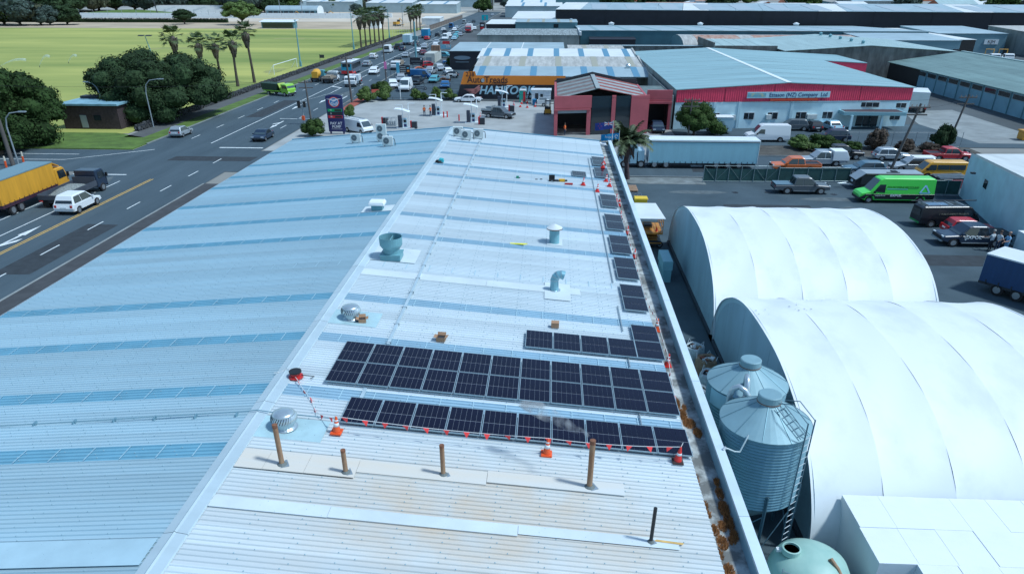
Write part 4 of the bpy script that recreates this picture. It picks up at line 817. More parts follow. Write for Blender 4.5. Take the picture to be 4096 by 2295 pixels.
for k in range(9): part(MB().box(-.5+k*.115,-.42+k*.115,-1.1,1.1,.84,.88),'top_slat',mat('pallet_pine',(.34,.22,.14),.85,var=.2,scale=3),o)
o=thing('skip_cover','low dark corrugated cover between the pallets and yellow bin','cover',(8.35,67.1,0)); part(MB().box(-.55,.55,-1.0,1.0,0,.7),'frame_box',M_DARK,o)
for k in range(9): part(MB().box(-.58+k*.13,-.51+k*.13,-1.05,1.05,.7,.78),'roof_rib',mat('cover_grey',(.10,.13,.16),.6),o)
# fences, gate
M_MESH=mat('green_shade_cloth',(.035,.085,.08),.9,var=.2,scale=2); M_FENCE=mat('fence_steel',(.25,.32,.34),.5,.4)
def fence_run(name,label,cat,p0,p1,h,n,cloth,brace=True,m=M_FENCE):
    p0,p1=Vector(p0),Vector(p1); o=thing(name,label,cat,p0); d_=p1-p0
    for i in range(n+1): q=d_*i/n; part(MB().tube(q,q+Vector((0,0,h)),.035,n=6),'post',m,o)
    for z in (.12,h-.05): part(MB().tube(Vector((0,0,z)),d_+Vector((0,0,z)),.024,n=6),'rail',m,o)
    if brace:
        for i in range(0,n,1): a=d_*i/n; c=d_*(i+1)/n; part(MB().tube(a+Vector((0,0,.15 if i%2 else h-.1)),c+Vector((0,0,h-.1 if i%2 else .15)),.014,n=5),'brace',m,o)
    if cloth:
        sd=Vector((-d_.y,d_.x,0)).normalized()*.02
        for i in range(n): a=d_*(i+.015)/n+sd; c=d_*(i+.985)/n+sd; part(MB().slab([a+Vector((0,0,.14)),c+Vector((0,0,.14)),c+Vector((0,0,h*cloth)),a+Vector((0,0,h*cloth))],.01),'mesh_panel',M_MESH,o)
    return o
fence_run('sliding_gate','cross-braced steel sliding gate with green mesh at the yard entrance','gate',(16.2,75.6,0),(24.0,75.8,0),1.75,6,.8)
fence_run('mesh_fence','green shade-cloth fence continuing from the gate behind the black ute','fence',(24.1,76.1,0),(31.5,76.4,0),1.5,5,.95,False)
fence_run('mesh_fence','green shade-cloth fence between the trailer and the pale blue building','fence',(36.6,71.6,0),(40.2,71.4,0),1.5,3,.95,False)
fence_run('chain_fence','tall grey chain fence in front of the company car park','fence',(37.6,94.6,0),(52,95,0),1.9,10,None,False,M_GREYP)
# racks of steel beside the pale blue building
o=thing('steel_rack','stack of long steel sections on a rack behind the green van','rack',(41.3,75.6,0),.15)
for k in range(7): part(MB().box(-1.7,1.5,-.9+k*.27,-.82+k*.27,.9+.06*(k%3),.98+.06*(k%3)),'steel_section',M_STEEL,o)
for x in (-1.4,1.2): part(MB().box(x-.05,x+.05,-1,1,0,.88),'rack_leg',M_DARK,o)
part(MB().box(-.6,.6,-1.3,-1.05,0,.8),'crate',mat('crate_red',(.22,.06,.07),.7),o)
# pale blue building at the right edge
M_BLUEW=mat('pale_blue_block',(.46,.66,.72),.8,var=.12,scale=.5,bump=.15,bscale=6)
o=thing('block_building','pale blue block building with white roof at the right edge','building',(40,64,0))
A,B_=Vector((40.4,71.5)),Vector((36.9,55.4)); C_=Vector((64,50)); D_=Vector((64,72.5)); zt=[4.0,4.9,4.9,4.0]
loc=Vector((40,64)); q=[A-loc,B_-loc,C_-loc,D_-loc]
b=MB(); n=4; b.add([(p.x,p.y,0) for p in q]+[(p.x,p.y,z) for p,z in zip(q,zt)],[(i,n+i,n+(i+1)%n,(i+1)%n) for i in range(4)]); part(b,'wall',M_BLUEW,o)
b=MB(); b.slab([(q[0].x+.35,q[0].y-.15,zt[0]+.06),(q[1].x+.35,q[1].y+.1,zt[1]+.06),(q[2].x,q[2].y,zt[2]+.06),(q[3].x,q[3].y,zt[3]+.06)],.08); part(b,'roof',mat('white_roof_sheet',(.55,.58,.58),.6,var=.12,scale=.8,stretch=(1,.2,1)),o)
w0=lambda f,z:(q[0].lerp(q[1],f).x-.02,q[0].lerp(q[1],f).y,z)
part(MB().add([w0(.33,2.2),w0(.39,2.2),w0(.39,2.95),w0(.33,2.95)],[(0,1,2,3)]),'window',M_GLASS,o); b=MB(); part(b.add([w0(0,zt[0]),w0(1,zt[1]),w0(1,zt[1]+.12),w0(0,zt[0]+.12)],[(0,1,2,3)]),'parapet_strip',mat('wall_cap_white',(.6,.66,.68),.6),o)
part(MB().box(-1.75,-1.4,2.7,3.0,3.2,3.35),'wall_light',M_DARK,o)
o=thing('container_box','white box container beside the pale blue building','container',(37.0,53.4,0)); part(MB().box(-1,3.5,-1.1,1.1,.1,1.75),'container_body',mat('container_pale',(.52,.64,.68),.6,var=.05,scale=1),o); part(MB().box(-1.02,3.52,-1.12,1.12,1.75,1.8),'container_roof',M_WHITE,o)
# dark blue curtain-sided trailer
o=thing('curtain_trailer','dark blue curtain-sided trailer with white roof at the right edge','trailer',(29.3,46.6,0),RD(-53)); M_NAVYC=mat('navy_curtain',(.02,.055,.15),.5,var=.1,scale=1.5,stretch=(3,1,.3))
part(MB().box(0,10,-.02,2.4,.75,2.55),'curtain_side',M_NAVYC,o); part(MB().box(-.03,10.03,-.05,2.43,2.55,2.64),'roof',M_OFFW,o); part(MB().box(-.05,10,.05,2.35,.55,.75),'deck',M_DARK,o); part(MB().box(-.02,.0,-.03,2.41,.75,2.55),'rear_frame',M_STEEL,o)
for x in (1.2,2.4,3.6):
    for y in (.18,2.2): wheel(o,x,y,.4,.26)
for k in range(12): part(MB().box(.4+k*.8,.46+k*.8,-.06,-.02,.6,.95),'curtain_strap',M_DARK,o)
# enclosed black trailer with silver roof
o=thing('enclosed_trailer','black enclosed trailer with silver roof and drawbar behind the green van','trailer',(34.0,74.2,0)); M_TSIL=mat('trailer_roof_silver',(.38,.43,.46),.4,.4,var=.08,scale=1)
part(hull(MB(),[(-3.1,.4),(-3.1,.95),(-2.2,1.62),(3.4,1.62),(3.4,.4)],.98,.02,1,.04),'body',P_BLK,o); part(MB().slab([(-2.2,-.95,1.65),(3.4,-.95,1.65),(3.4,.95,1.65),(-2.2,.95,1.65)],.03),'roof',M_TSIL,o); part(MB().slab([(-3.1,-.9,.99),(-2.22,-.93,1.64),(-2.22,.93,1.64),(-3.1,.9,.99)],-.02),'sloped_front',M_TSIL,o); part(MB().box(-.1,1.2,-.6,-.5,1.66,1.72).box(.6,1.1,-.3,.3,1.66,1.74),'roof_hatch',M_DARK,o)
part(MB().tube((-3.1,-.5,.4),(-4.5,0,.4),.05,n=6).tube((-3.1,.5,.4),(-4.5,0,.4),.05,n=6),'drawbar',M_STEEL,o); part(MB().box(-3.13,-3.11,-.3,.25,.65,.85),'number_plate',M_WHITE,o); part(MB().box(-2.6,-.3,-1.0,-.99,.55,1.4),'side_door',M_DARK,o)
for x in (.1,1.0):
    for y in (-.95,.95): wheel(o,x,y,.3,.2)
# vehicles of the yard and street
SX=(1,.9,.88)
def place(r,label,x,y,rz,scale=SX,group='vehicles parked in the yard and street',cat=None):
    r['label']=label; r['group']=group; r.location=(x,y,.004); r.rotation_euler=(0,0,rz); r.scale=scale
    if cat: r['category']=cat
    return r
v=place(make_van('cargo_van',P_GRN,6.9,1.0,2.6,'transit',True,False),'lime green cargo van with black skirt and recycling logo',32.9,69.2,PI)
part(hull(MB(),[(3.46,.46),(3.46,.62),(2.9,.98),(-3.46,1.02),(-3.46,.46),(-2.75,.44),(-2.6,.78),(-1.9,.78),(-1.8,.44),(2.0,.44),(2.1,.78),(2.8,.78),(2.95,.44)],1.012,0,9,.03),'lower_skirt',P_BLK,v)
blk=P_BLK; wt=mat('decal_white',(.75,.8,.8),.5); pb=mat('decal_pale_blue',(.35,.62,.85),.5); dg=mat('decal_dark_green',(.03,.14,.03),.5)
def side_text(r,body,x,z,size,m,y=-1,W=1.0,**k): return text(body,'lettering',m,r,TM((x,y*(W+.012),z),(1 if y<0 else -1,0,0),(0,.0,1)),size,.006,**k)
side_text(v,'POLYSTYRENE RECYCLING',-.45,1.72,.24,dg,1,.92,weight=.006); side_text(v,'EXPOL',.1,.86,.34,wt,1,1.02,weight=.012); side_text(v,'expol.co.nz',1.55,.84,.2,wt,1,1.02); part(MB().box(-.9,1.0,.935,.95,1.5,1.55),'decal_stripe',pb,v)
b=MB()
for a,c in (((-2.05,1.15),(-2.95,1.15)),((-2.95,1.15),(-2.5,1.95)),((-2.5,1.95),(-2.05,1.15))):
    d_=Vector((c[0]-a[0],c[1]-a[1])).normalized()*.0; nx=Vector((c[1]-a[1],-(c[0]-a[0]))).normalized()*.07
    yy=lambda z:1.0-.14*max(0,z-1.05)+.014
    b.add([(a[0]+nx.x,yy(a[1]),a[1]+nx.y),(c[0]+nx.x,yy(c[1]),c[1]+nx.y),(c[0]-nx.x,yy(c[1]),c[1]-nx.y),(a[0]-nx.x,yy(a[1]),a[1]-nx.y)],[(0,1,2,3)])
part(b,'recycling_triangle',pb,v)
v=place(make_van('panel_van',P_BLK,5.2,.93,2.0,'hiace',True,False),'black panel van with roof racks parked facing the pale blue wall',34.2,61.7,.08)
part(MB().box(-2.3,1.2,-.72,-.66,2.06,2.1).box(-2.3,1.2,.66,.72,2.06,2.1),'roof_rail',M_STEEL,v); part(MB().tube((-3.0,.55,2.24),(2.7,.55,2.24),.05,n=8),'roof_tube',M_DARK,v)
for x in (-2.0,-1.0,0,.9): part(MB().box(x-.04,x+.04,-.75,.75,2.1,2.16),'roof_bar',M_STEEL,v)
part(MB().box(-1.9,-.3,-.6,.3,2.1,2.14),'roof_sheet',mat('rack_sheet',(.12,.2,.3),.4),v); part(MB().box(-2.63,-2.58,-.8,.8,.42,.58),'green_bumper',mat('bumper_green',(.05,.3,.08),.5),v)
text('(  PUBLIC ENERGY PROJECTS','lettering',mat('decal_gold',(.35,.33,.25),.5),v,TM((.2,-.93,1.32),(1,0,0),(0,0,1)),.2,.006)
place(make_car('hatchback',P_RED,4.2,.87,1.5),'red hatchback squeezed between the black van and the lettered ute',35.0,59.1,0,cat='car')
v=place(make_ute('double_cab_ute',P_NAVY,5.4,.95,1.8,'flat'),'dark navy double-cab ute with white door lettering beside two people',33.9,56.6,PI,(1,.95,.9))
side_text(v,'EXPOL',.35,.88,.42,wt,1,.94,weight=.012); side_text(v,'(',.95,.9,.5,wt,1,.94,weight=.02); part(MB().box(-.95,-.3,.945,.955,.84,.88),'decal_stripe',wt,v)
place(make_ute('double_cab_ute',P_GREY,5.4,.95,1.82,'cover'),'dark grey double-cab ute with tray cover inside the gate',25.1,72.0,0)
place(make_ute('double_cab_ute',P_ORG,5.3,.95,1.78,'open'),'orange double-cab ute with open tray on the street behind the gate',27.3,81.2,PI)
place(make_ute('double_cab_ute',P_SILV,5.1,.95,1.85,'canopy'),'silver ute with white service canopy on the street',31.3,84.4,PI)
place(make_ute('double_cab_ute',P_BLK,5.4,.95,1.82,'cover'),'black double-cab ute parked at the far kerb left of the silver hatchback',34.4,88.0,0)
place(make_car('hatchback',P_SILV,4.3,.88,1.55),'silver hatchback parked at the far kerb',40.4,87.6,0,cat='car')
place(make_ute('double_cab_ute',P_RED,5.2,.92,1.72,'open'),'red double-cab ute parked at the far kerb',46.9,87.7,0)
place(make_car('hatchback',paint('car_dusk_blue',(.07,.14,.20)),4.5,.88,1.48),'dark teal hatchback hidden behind the silver-roofed trailer',34.6,80.6,PI,cat='car')
v=place(make_car('people_mover',P_SILV,4.9,.92,1.75,'suv'),'silver people mover with white roof next to the yellow van',40.5,82.1,PI,cat='car'); part(MB().box(-2.0,.35,-.66,.66,1.755,1.79),'white_roof_panel',M_WHITE,v)
place(make_van('minibus',P_YEL,5.0,.93,2.0,'hiace'),'yellow passenger van on the street behind the steel rack',42.0,79.0,PI)
# wheelie bin
lidbin('dark wheelie bin with red lid at the street corner',49.6,88.9,mat('bin_dark',(.03,.04,.05),.6),.6,.6,1.0)
# semi-trailer with tractor
o=thing('semi_trailer','long pale blue curtain-sided truck trailer parked across the street','trailer',(17.2,82.9,0)); M_CURT=mat('pale_blue_curtain',(.33,.56,.64),.55,var=.05,scale=1.2,stretch=(2,1,.3))
part(MB().box(-5.95,6.0,-1.2,1.2,.62,2.95),'curtain_side',M_CURT,o); part(MB().box(-6.05,6.1,-1.24,1.24,2.95,3.12),'roof',mat('trailer_roof_white',(.66,.72,.74),.5,var=.05,scale=1),o); part(MB().box(-6.0,6.05,-1.21,1.21,2.87,2.945),'cant_rail',M_DARK,o); part(MB().box(-5.9,5.9,-1.1,1.1,.42,.6),'deck',M_DARK,o)
for k in range(19): part(MB().box(-5.6+k*.62,-5.55+k*.62,-1.235,-1.205,.5,.82),'curtain_strap',M_DARK,o)
part(MB().box(-6.03,-5.96,-1.22,1.22,.62,2.95),'end_frame',mat('frame_white',(.6,.68,.7),.5),o); part(MB().box(6.0,6.07,-1.22,1.22,.62,2.95),'end_frame',mat('frame_white',(0,0,0)),o)
for x in (-5.3,-4.0,1.6,2.9,4.1):
    for y in (-1.05,1.05): wheel(o,x,y,.42,.28)
part(MB().box(-1.2,.1,-1.0,-.3,.2,.45),'side_locker',M_GREYP,o)
o=thing('tractor_unit','pale blue truck tractor standing ahead of the long trailer','truck',(9.0,82.9,0),PI); cab(o,P_LBLUE,-.9,1.1,1.1,.5,2.5); part(MB().box(-1.9,1.0,-.45,.45,.45,.7),'chassis',M_DARK,o); part(MB().box(-1.7,-1.0,-1.1,1.1,.75,1.9),'rear_shroud',P_LBLUE,o)
for x in (.5,-1.4):
    for y in (-1.0,1.0): wheel(o,x,y,.42,.28)
# power poles and flags
def pole(label,x,y,h,lean=(0,0),arm=True,r=.14,az=0):
    o=thing('power_pole',label,'pole',(x,y,0),az); part(MB().tube((0,0,0),(lean[0],lean[1],h),r,r*.7,10),'shaft',M_WOOD,o)
    if arm:
        for z in (h-.35,h-1.1): f=z/h; part(MB().box(-1.05+lean[0]*f,1.05+lean[0]*f,-.06,.06,z-.07,z+.07),'cross_arm',M_WOOD,o)
        for s in (-.9,-.4,.4,.9): part(MB().tube((s+lean[0],lean[1],h-.28),(s+lean[0],lean[1],h-.08),.05,.03,6),'insulator',mat('insulator',(.3,.22,.18),.4),o)
    return o
pole('leaning grey power pole on the street in front of the people mover',37.6,81.0,7.2,(1.6,.2),True,.16); pole('power pole at the chain fence corner right of the shrubs',50.3,94.9,6.4,(1.0,0)); pole('power pole in front of the round tree at the company building',18.6,99.4,5.2,(.0,0),True,.12)
def flag(label,x,y,h,parts):
    o=thing('flag',label,'flag',(x,y,0)); part(MB().tube((0,0,0),(0,0,h),.035,.025,8),'flagpole',M_OFFW,o); 
    for n,m,b in parts: part(b,n,m,o)
    return o
def cloth(x0,x1,z0,z1,dy,n=10,amp=.08):
    b=MB(); vs=[]
    for i in range(n+1):
        u=i/n; x=x0+(x1-x0)*u; y=dy+amp*math.sin(u*7)*u; d_=-.22*u
        vs+=[(x,y,z0+d_),(x,y,z1+d_*.8),(x,y+.012,z0+d_),(x,y+.012,z1+d_*.8)]
    return b.add(vs,[f for i in range(n) for f in ((4*i,4*i+4,4*i+5,4*i+1),(4*i+2,4*i+3,4*i+7,4*i+6))])
M_FLB=mat('flag_blue',(.012,.03,.20),.7); M_FLW=mat('flag_white',(.7,.7,.72),.7); M_FLR=mat('flag_red',(.45,.02,.04),.7)
f=flag('blue national flag with union canton and red stars above the parapet end',6.25,73.2,6.5,[('flag_cloth',M_FLB,cloth(-.02,-1.75,5.75,6.42,0))])
def fq(x0,z0,x1,z1,w_,m,dy,nm):      # diagonal or straight band on the flag
    a=Vector((x0,0,z0)); c=Vector((x1,0,z1)); n_=Vector((-(c-a).z,0,(c-a).x)).normalized()*w_
    part(MB().add([a-n_+Vector((0,dy,0)),c-n_+Vector((0,dy,0)),c+n_+Vector((0,dy,0)),a+n_+Vector((0,dy,0))],[(0,1,2,3)]),nm,m,f)
fq(-.06,6.08,-.85,6.36,.035,M_FLW,-.055,'saltire_band'); fq(-.06,6.40,-.85,6.04,.035,M_FLW,-.056,'saltire_band'); fq(-.06,6.23,-.85,6.2,.05,M_FLW,-.06,'cross_band'); fq(-.45,6.06,-.45,6.38,.05,M_FLW,-.061,'cross_band'); fq(-.06,6.23,-.85,6.2,.028,M_FLR,-.065,'cross_band'); fq(-.45,6.06,-.45,6.38,.028,M_FLR,-.066,'cross_band')
for x,z in ((-1.3,6.2),(-1.15,5.98),(-1.45,6.0),(-1.3,5.78)):
    b=MB(); pts=[(x+(.06 if i%2==0 else .025)*math.sin(PI*i/5),-.09,z+(.06 if i%2==0 else .025)*math.cos(PI*i/5)) for i in range(10)]; part(b.add(pts,[tuple(range(10))]),'star',M_FLR,f)
f=flag('light blue company flag with white logo seen from behind',6.95,73.4,5.6,[('flag_cloth',mat('flag_sky_blue',(.02,.22,.48),.7),cloth(-.02,-1.8,4.72,5.3,0))])
text('Expol','lettering',M_FLW,f,TM((-1.0,-.1,4.93),(-1,0,.10),(0,0,1)),.36,.004); b=MB(); n=16
part(b.add([(-.3+r_*math.cos(2*PI*i/n),-.085,5.0+r_*math.sin(2*PI*i/n)) for r_ in (.1,.16) for i in range(n)],[(i,(i+1)%n,n+(i+1)%n,n+i) for i in range(13)]),'ring_logo',M_FLW,f)
o=thing('awning','narrow white awning roof beyond the far end of the warehouse','awning',(4.2,74.4,0)); part(MB().slab([(-1.9,-.6,3.95),(1.6,-.6,3.95),(1.6,.6,4.1),(-1.9,.6,4.1)],.1),'awning_roof',M_WHITE,o)
for x in (-1.7,1.4): part(MB().tube((x,0,0),(x,0,3.9),.05,n=6),'post',M_STEEL,o)
# ---------------------------------------------------------------- buildings beyond the street
M_TEALR=mat('pale_teal_roof',(.26,.40,.43),.5,.1,var=.14,scale=.25,stretch=(.25,2.0,1)); M_BLOCK=mat('pale_blue_painted_block',(.54,.71,.77),.75,var=.08,scale=.6); M_CRIM=mat('crimson_cladding',(.60,.04,.10),.55,var=.12,scale=1.5)
M_BRICKR=mat('red_render',(.38,.09,.11),.75,var=.1,scale=.6); M_GREENR=mat('grey_green_roof',(.17,.25,.235),.55,.1,var=.2,scale=.35,stretch=(2,.2,1)); M_LGREEN=mat('light_green_roof',(.36,.47,.47),.5,.1,var=.12,scale=.3,stretch=(2,.3,1)); M_WROOF=mat('white_far_roof',(.66,.68,.67),.5,var=.08,scale=.2); M_GROOF=mat('grey_blue_far_roof',(.34,.43,.47),.5,.1,var=.12,scale=.2); M_BLACKW=mat('black_cladding',(.016,.018,.028),.6,var=.15,scale=.4); M_TEALW=mat('teal_wall',(.13,.25,.29),.8,var=.1,scale=.3); M_BSKY=mat('blue_skylight',(.10,.24,.36),.4); M_TAN=mat('tan_strip',(.34,.33,.26),.6); M_WEATH=mat('weathered_fibro',(.40,.40,.38),.8,var=.25,scale=.5,stretch=(3,.4,1)); M_RUSTR=mat('rusty_tiles',(.30,.12,.07),.8,var=.4,scale=.8,col2=(.46,.38,.32)); M_PANELC=mat('precast_concrete',(.24,.27,.265),.85,var=.25,scale=.6,stretch=(1,1,.25))
def bld(name,label,x,y,cat='building',rz=0,group=None): return thing(name,label,cat,(x,y,0),rz,group)
def mono(name,label,x0,x1,y0,y1,za,zb,wm,rm,strips=(),sm=None,cat='building',over=.15,panels=0,th=.1,group=None):
    """mono-pitch roof from za at the near (y0) edge to zb at the far edge"""
    cx,cy=(x0+x1)/2,(y0+y1)/2; o=bld(name,label,cx,cy,cat,0,group); X0,X1,Y0,Y1=x0-cx,x1-cx,y0-cy,y1-cy
    b=MB(); b.add([(X0,Y0,0),(X1,Y0,0),(X1,Y1,0),(X0,Y1,0),(X0,Y0,za),(X1,Y0,za),(X1,Y1,zb),(X0,Y1,zb)],[(0,1,5,4),(1,2,6,5),(2,3,7,6),(3,0,4,7)]); part(b,'wall',wm,o)
    part(MB().slab([(X0-over,Y0-over,za+th),(X1+over,Y0-over,za+th),(X1+over,Y1+over,zb+th),(X0-over,Y1+over,zb+th)],th),'roof',rm,o)
    for f,wd in strips:
        xs=X0+(X1-X0)*f; g=th+.02; part(MB().slab([(xs-wd/2,Y0,za+g),(xs+wd/2,Y0,za+g),(xs+wd/2,Y1,zb+g),(xs-wd/2,Y1,zb+g)],.015),'skylight',sm or M_BSKY,o)
    for k in range(panels):
        xs=X0+(X1-X0)*k/panels; part(MB().box(xs+.03,xs+(X1-X0)/panels-.03,Y0-.05,Y0-.003,0,za-.05),'wall_panel',wm,o)
    return o
def gable(name,label,x0,x1,y0,y1,ze,zr,wm,rm,axis='y',xr=None,strips=(),sm=None,cap=None,cat='building',over=.2,group=None):
    cx,cy=(x0+x1)/2,(y0+y1)/2; o=bld(name,label,cx,cy,cat,0,group); X0,X1,Y0,Y1=x0-cx,x1-cx,y0-cy,y1-cy; th=.1
    if axis=='y':
        r=(xr-cx) if xr is not None else 0
        b=MB(); b.add([(X0,Y0,0),(X1,Y0,0),(X1,Y0,ze),(r,Y0,zr),(X0,Y0,ze),(X0,Y1,0),(X1,Y1,0),(X1,Y1,ze),(r,Y1,zr),(X0,Y1,ze)],[(0,1,2,3,4),(9,8,7,6,5),(0,4,9,5),(1,6,7,2)]); part(b,'wall',wm,o)
        part(MB().slab([(X0-over,Y0-over,ze+th),(r,Y0-over,zr+th),(r,Y1+over,zr+th),(X0-over,Y1+over,ze+th)],th),'roof_slope',rm,o); part(MB().slab([(r,Y0-over,zr+th),(X1+over,Y0-over,ze+th),(X1+over,Y1+over,ze+th),(r,Y1+over,zr+th)],th),'roof_slope',rm,o)
        if cap: part(MB().box(r-cap[0],r+cap[0],Y0-over,Y1+over,zr+th-.02,zr+th+.05),'ridge_cap',cap[1],o)
        for f,wd in strips:
            ys=Y0+(Y1-Y0)*f; g=th+.02
            for a,za,c,zc in ((X0,ze,r-.4,zr-.03),(r+.4,zr-.03,X1,ze)): part(MB().slab([(a,ys-wd/2,za+g),(c,ys-wd/2,zc+g),(c,ys+wd/2,zc+g),(a,ys+wd/2,za+g)],.015),'skylight',sm or M_BSKY,o)
    else:
        r=0
        b=MB(); b.add([(X0,Y0,0),(X0,Y1,0),(X0,Y1,ze),(X0,r,zr),(X0,Y0,ze),(X1,Y0,0),(X1,Y1,0),(X1,Y1,ze),(X1,r,zr),(X1,Y0,ze)],[(4,3,2,1,0),(5,6,7,8,9),(0,5,9,4),(1,2,7,6)]); part(b,'wall',wm,o)
        part(MB().slab([(X0-over,Y0-over,ze+th),(X1+over,Y0-over,ze+th),(X1+over,r,zr+th),(X0-over,r,zr+th)],th),'roof_slope',rm,o); part(MB().slab([(X0-over,r,zr+th),(X1+over,r,zr+th),(X1+over,Y1+over,ze+th),(X0-over,Y1+over,ze+th)],th),'roof_slope',rm,o)
        for f,wd in strips:
            xs=X0+(X1-X0)*f; g=th+.02; part(MB().slab([(xs-wd/2,Y0,ze+g),(xs+wd/2,Y0,ze+g),(xs+wd/2,r-.2,zr+g-.02),(xs-wd/2,r-.2,zr+g-.02)],.015),'skylight',sm or M_BSKY,o)
    return o
# --- company warehouse with crimson band
EX=lambda px:17.7+(px-2694)/27.1
FY=lambda x:106.3+(x-17.7)*4.1/33.9      # skewed front wall
o=bld('company_warehouse','pale blue and crimson company warehouse with large teal gable roof',34,130,'warehouse')
def W_(x,y,z): return (x-34,y-130,z)
xl,xr_,rd=17.6,51.7,33.4; ze,zr=5.25,6.05
b=MB(); b.add([W_(xl,FY(xl),0),W_(xr_,FY(xr_),0),W_(xr_,FY(xr_),3.55),W_(xl,FY(xl),3.75)],[(0,1,2,3)]); part(b,'front_wall',M_BLOCK,o)
b=MB(); b.add([W_(xl,FY(xl),0),W_(xl,168,0),W_(xl,168,ze),W_(xl,FY(xl),ze)],[(0,3,2,1)]); part(b,'side_wall',M_PANELC,o)
b=MB(); b.add([W_(xr_,FY(xr_),0),W_(xr_,151,0),W_(xr_,151,ze),W_(xr_,FY(xr_),ze)],[(0,1,2,3)]); part(b,'side_wall',M_BLOCK,o)
# crimson corrugated band, in bays
xs=[xl,24.5,31.5,38.5,44,xr_]
zt=lambda x: ze+(zr-ze)*(1-abs(x-rd)/(rd-xl if x<rd else xr_-rd))
for a,c in zip(xs,xs[1:]):
    n=int((c-a)/.16); vs=[]; 
    for i in range(n+1):
        x=a+.03+(c-a-.06)*i/n; off=.09 if i%2 else .05; vs+=[W_(x,FY(x)-off,3.62),W_(x,FY(x)-off,zt(x)-.02)]
    part(MB().add(vs,[(2*i,2*i+2,2*i+3,2*i+1) for i in range(n)]),'crimson_bay',M_CRIM,o)
def slopeq(x0,z0,x1,z1,ya0,ya1,yb,dz=.1): return [W_(x0,ya0-.2,z0+dz),W_(x1,ya1-.2,z1+dz),W_(x1,yb,z1+dz),W_(x0,yb,z0+dz)]
part(MB().slab(slopeq(xl-.1,ze,rd,zr,FY(xl),FY(rd),168),.1),'roof_slope',M_TEALR,o); part(MB().slab(slopeq(rd,zr,xr_+.3,ze,FY(rd),FY(xr_),150.9),.1),'roof_slope',M_TEALR,o); part(MB().slab(slopeq(rd,zr,60.8,4.75,151.1,151.1,168),.1),'roof_slope',M_TEALR,o)
b=MB(); b.add([W_(xr_,150.95,0),W_(60.8,150.95,0),W_(60.8,150.95,4.7),W_(xr_,150.95,5.15)],[(0,1,2,3)]); part(b,'rear_wing_wall',M_CRIM,o)
for k in range(7): x=53+k*1.05; part(MB().box(x-34,x+.85-34,20.86,20.93,1.4,3.0),'wing_window',M_GLASS,o)
part(MB().slab([W_(rd-.35,FY(rd)-.25,zr+.13),W_(rd+.35,FY(rd)-.25,zr+.13),W_(rd+.35,168,zr+.13),W_(rd-.35,168,zr+.13)],.03),'ridge_cap',M_WHITE,o)
for k in range(1,9):      # raised lap seams on the big roof
    y=FY(30)+k*6.6
    for a,za,c,zc,lim in ((xl,ze,rd-.4,zr,168),(rd+.4,zr,xr_,ze,150)):
        if y<lim: part(MB().slab([W_(a,y,za+.13),W_(c,y,zc+.11),W_(c,y+.16,zc+.11),W_(a,y+.16,za+.13)],.02),'lap_seam',mat('seam_pale',(.42,.55,.57),.5),o)
def fwin(px0,px1,z0,z1,npane=2):
    x0,x1=EX(px0),EX(px1); y=lambda x:FY(x)-.03
    fr_=part(MB().box(x0-34-.08,x1-34+.08,FY((x0+x1)/2)-130-.06,FY((x0+x1)/2)-130+.02,z0-.08,z1+.08),'window',M_OFFW,o)
    for i in range(npane): a=x0+(x1-x0)*i/npane+.04; c=x0+(x1-x0)*(i+1)/npane-.04; part(MB().box(a-34,c-34,FY((x0+x1)/2)-130-.08,FY((x0+x1)/2)-130-.062,z0,z1),'pane',M_GLASS,fr_)
for a,c in ((2826,2867),(2961,3003),(3054,3096),(3165,3209),(3273,3313)): fwin(a,c,1.25,2.1)
fwin(3388,3490,2.75,3.35,4); fwin(3559,3601,2.6,3.2); fwin(3545,3587,.95,1.65)
for px in (2920,3060,3240,3222): x=EX(px); part(MB().box(x-34-.35,x-34+.35,FY(x)-130-.5,FY(x)-130-.01,1.25,1.85),'wall_aircon',M_AC,o)
for px in (2845,2942,3148): x=EX(px); part(MB().box(x-34-.2,x-34+.2,FY(x)-130-.14,FY(x)-130-.002,0,3.6),'pilaster',M_BLOCK,o)
part(MB().box(41.4-34,50-34,FY(45)-130-2.6,FY(45)-130+.2,1.95,2.4),'entrance_canopy',mat('canopy_grey',(.22,.38,.43),.6),o); part(MB().box(41.7-34,49.7-34,FY(45)-130-2.3,FY(45)-130+.1,2.36,2.42),'canopy_roof',mat('canopy_dark_top',(.06,.04,.05),.8),o)
for x in (42.6,47.0): part(MB().box(x-34-.15,x-34+.15,FY(x)-130-2.5,FY(x)-130-2.2,0,1.95),'canopy_post',M_BLOCK,o)
for k in range(4): x=43.2+k*1.05; part(MB().box(x-34,x-34+.95,FY(45)-130-.1,FY(45)-130-.02,.1,1.85),'entrance_glazing',M_GLASS,o)
sg=part(MB().box(27.6-34,39.6-34,-.06,.02,4.1,4.92),'name_board',mat('sign_pale_blue',(.42,.62,.70),.6),o); sg.location=(0,FY(33.6)-130-.16,0); sg.rotation_euler=(0,0,math.atan(4.1/33.9)); 
part(MB().box(27.7-34,30.3-34,-.085,-.062,4.3,4.78),'picture_panel',mat('sign_picture',(.10,.35,.5),.5,var=.6,scale=2,col2=(.5,.5,.3)),sg)
text('Ettason (NZ) Company  Ltd','lettering',mat('sign_navy',(.02,.05,.16),.5),sg,TM((35.0-34,-.075,4.5),(1,0,0),(0,0,1)),.74,.01,weight=.006)
part(MB().box(31-34,38-34,-.05,.0,3.72,4.0),'orange_strip',mat('sign_orange_red',(.5,.06,.02),.6),sg)
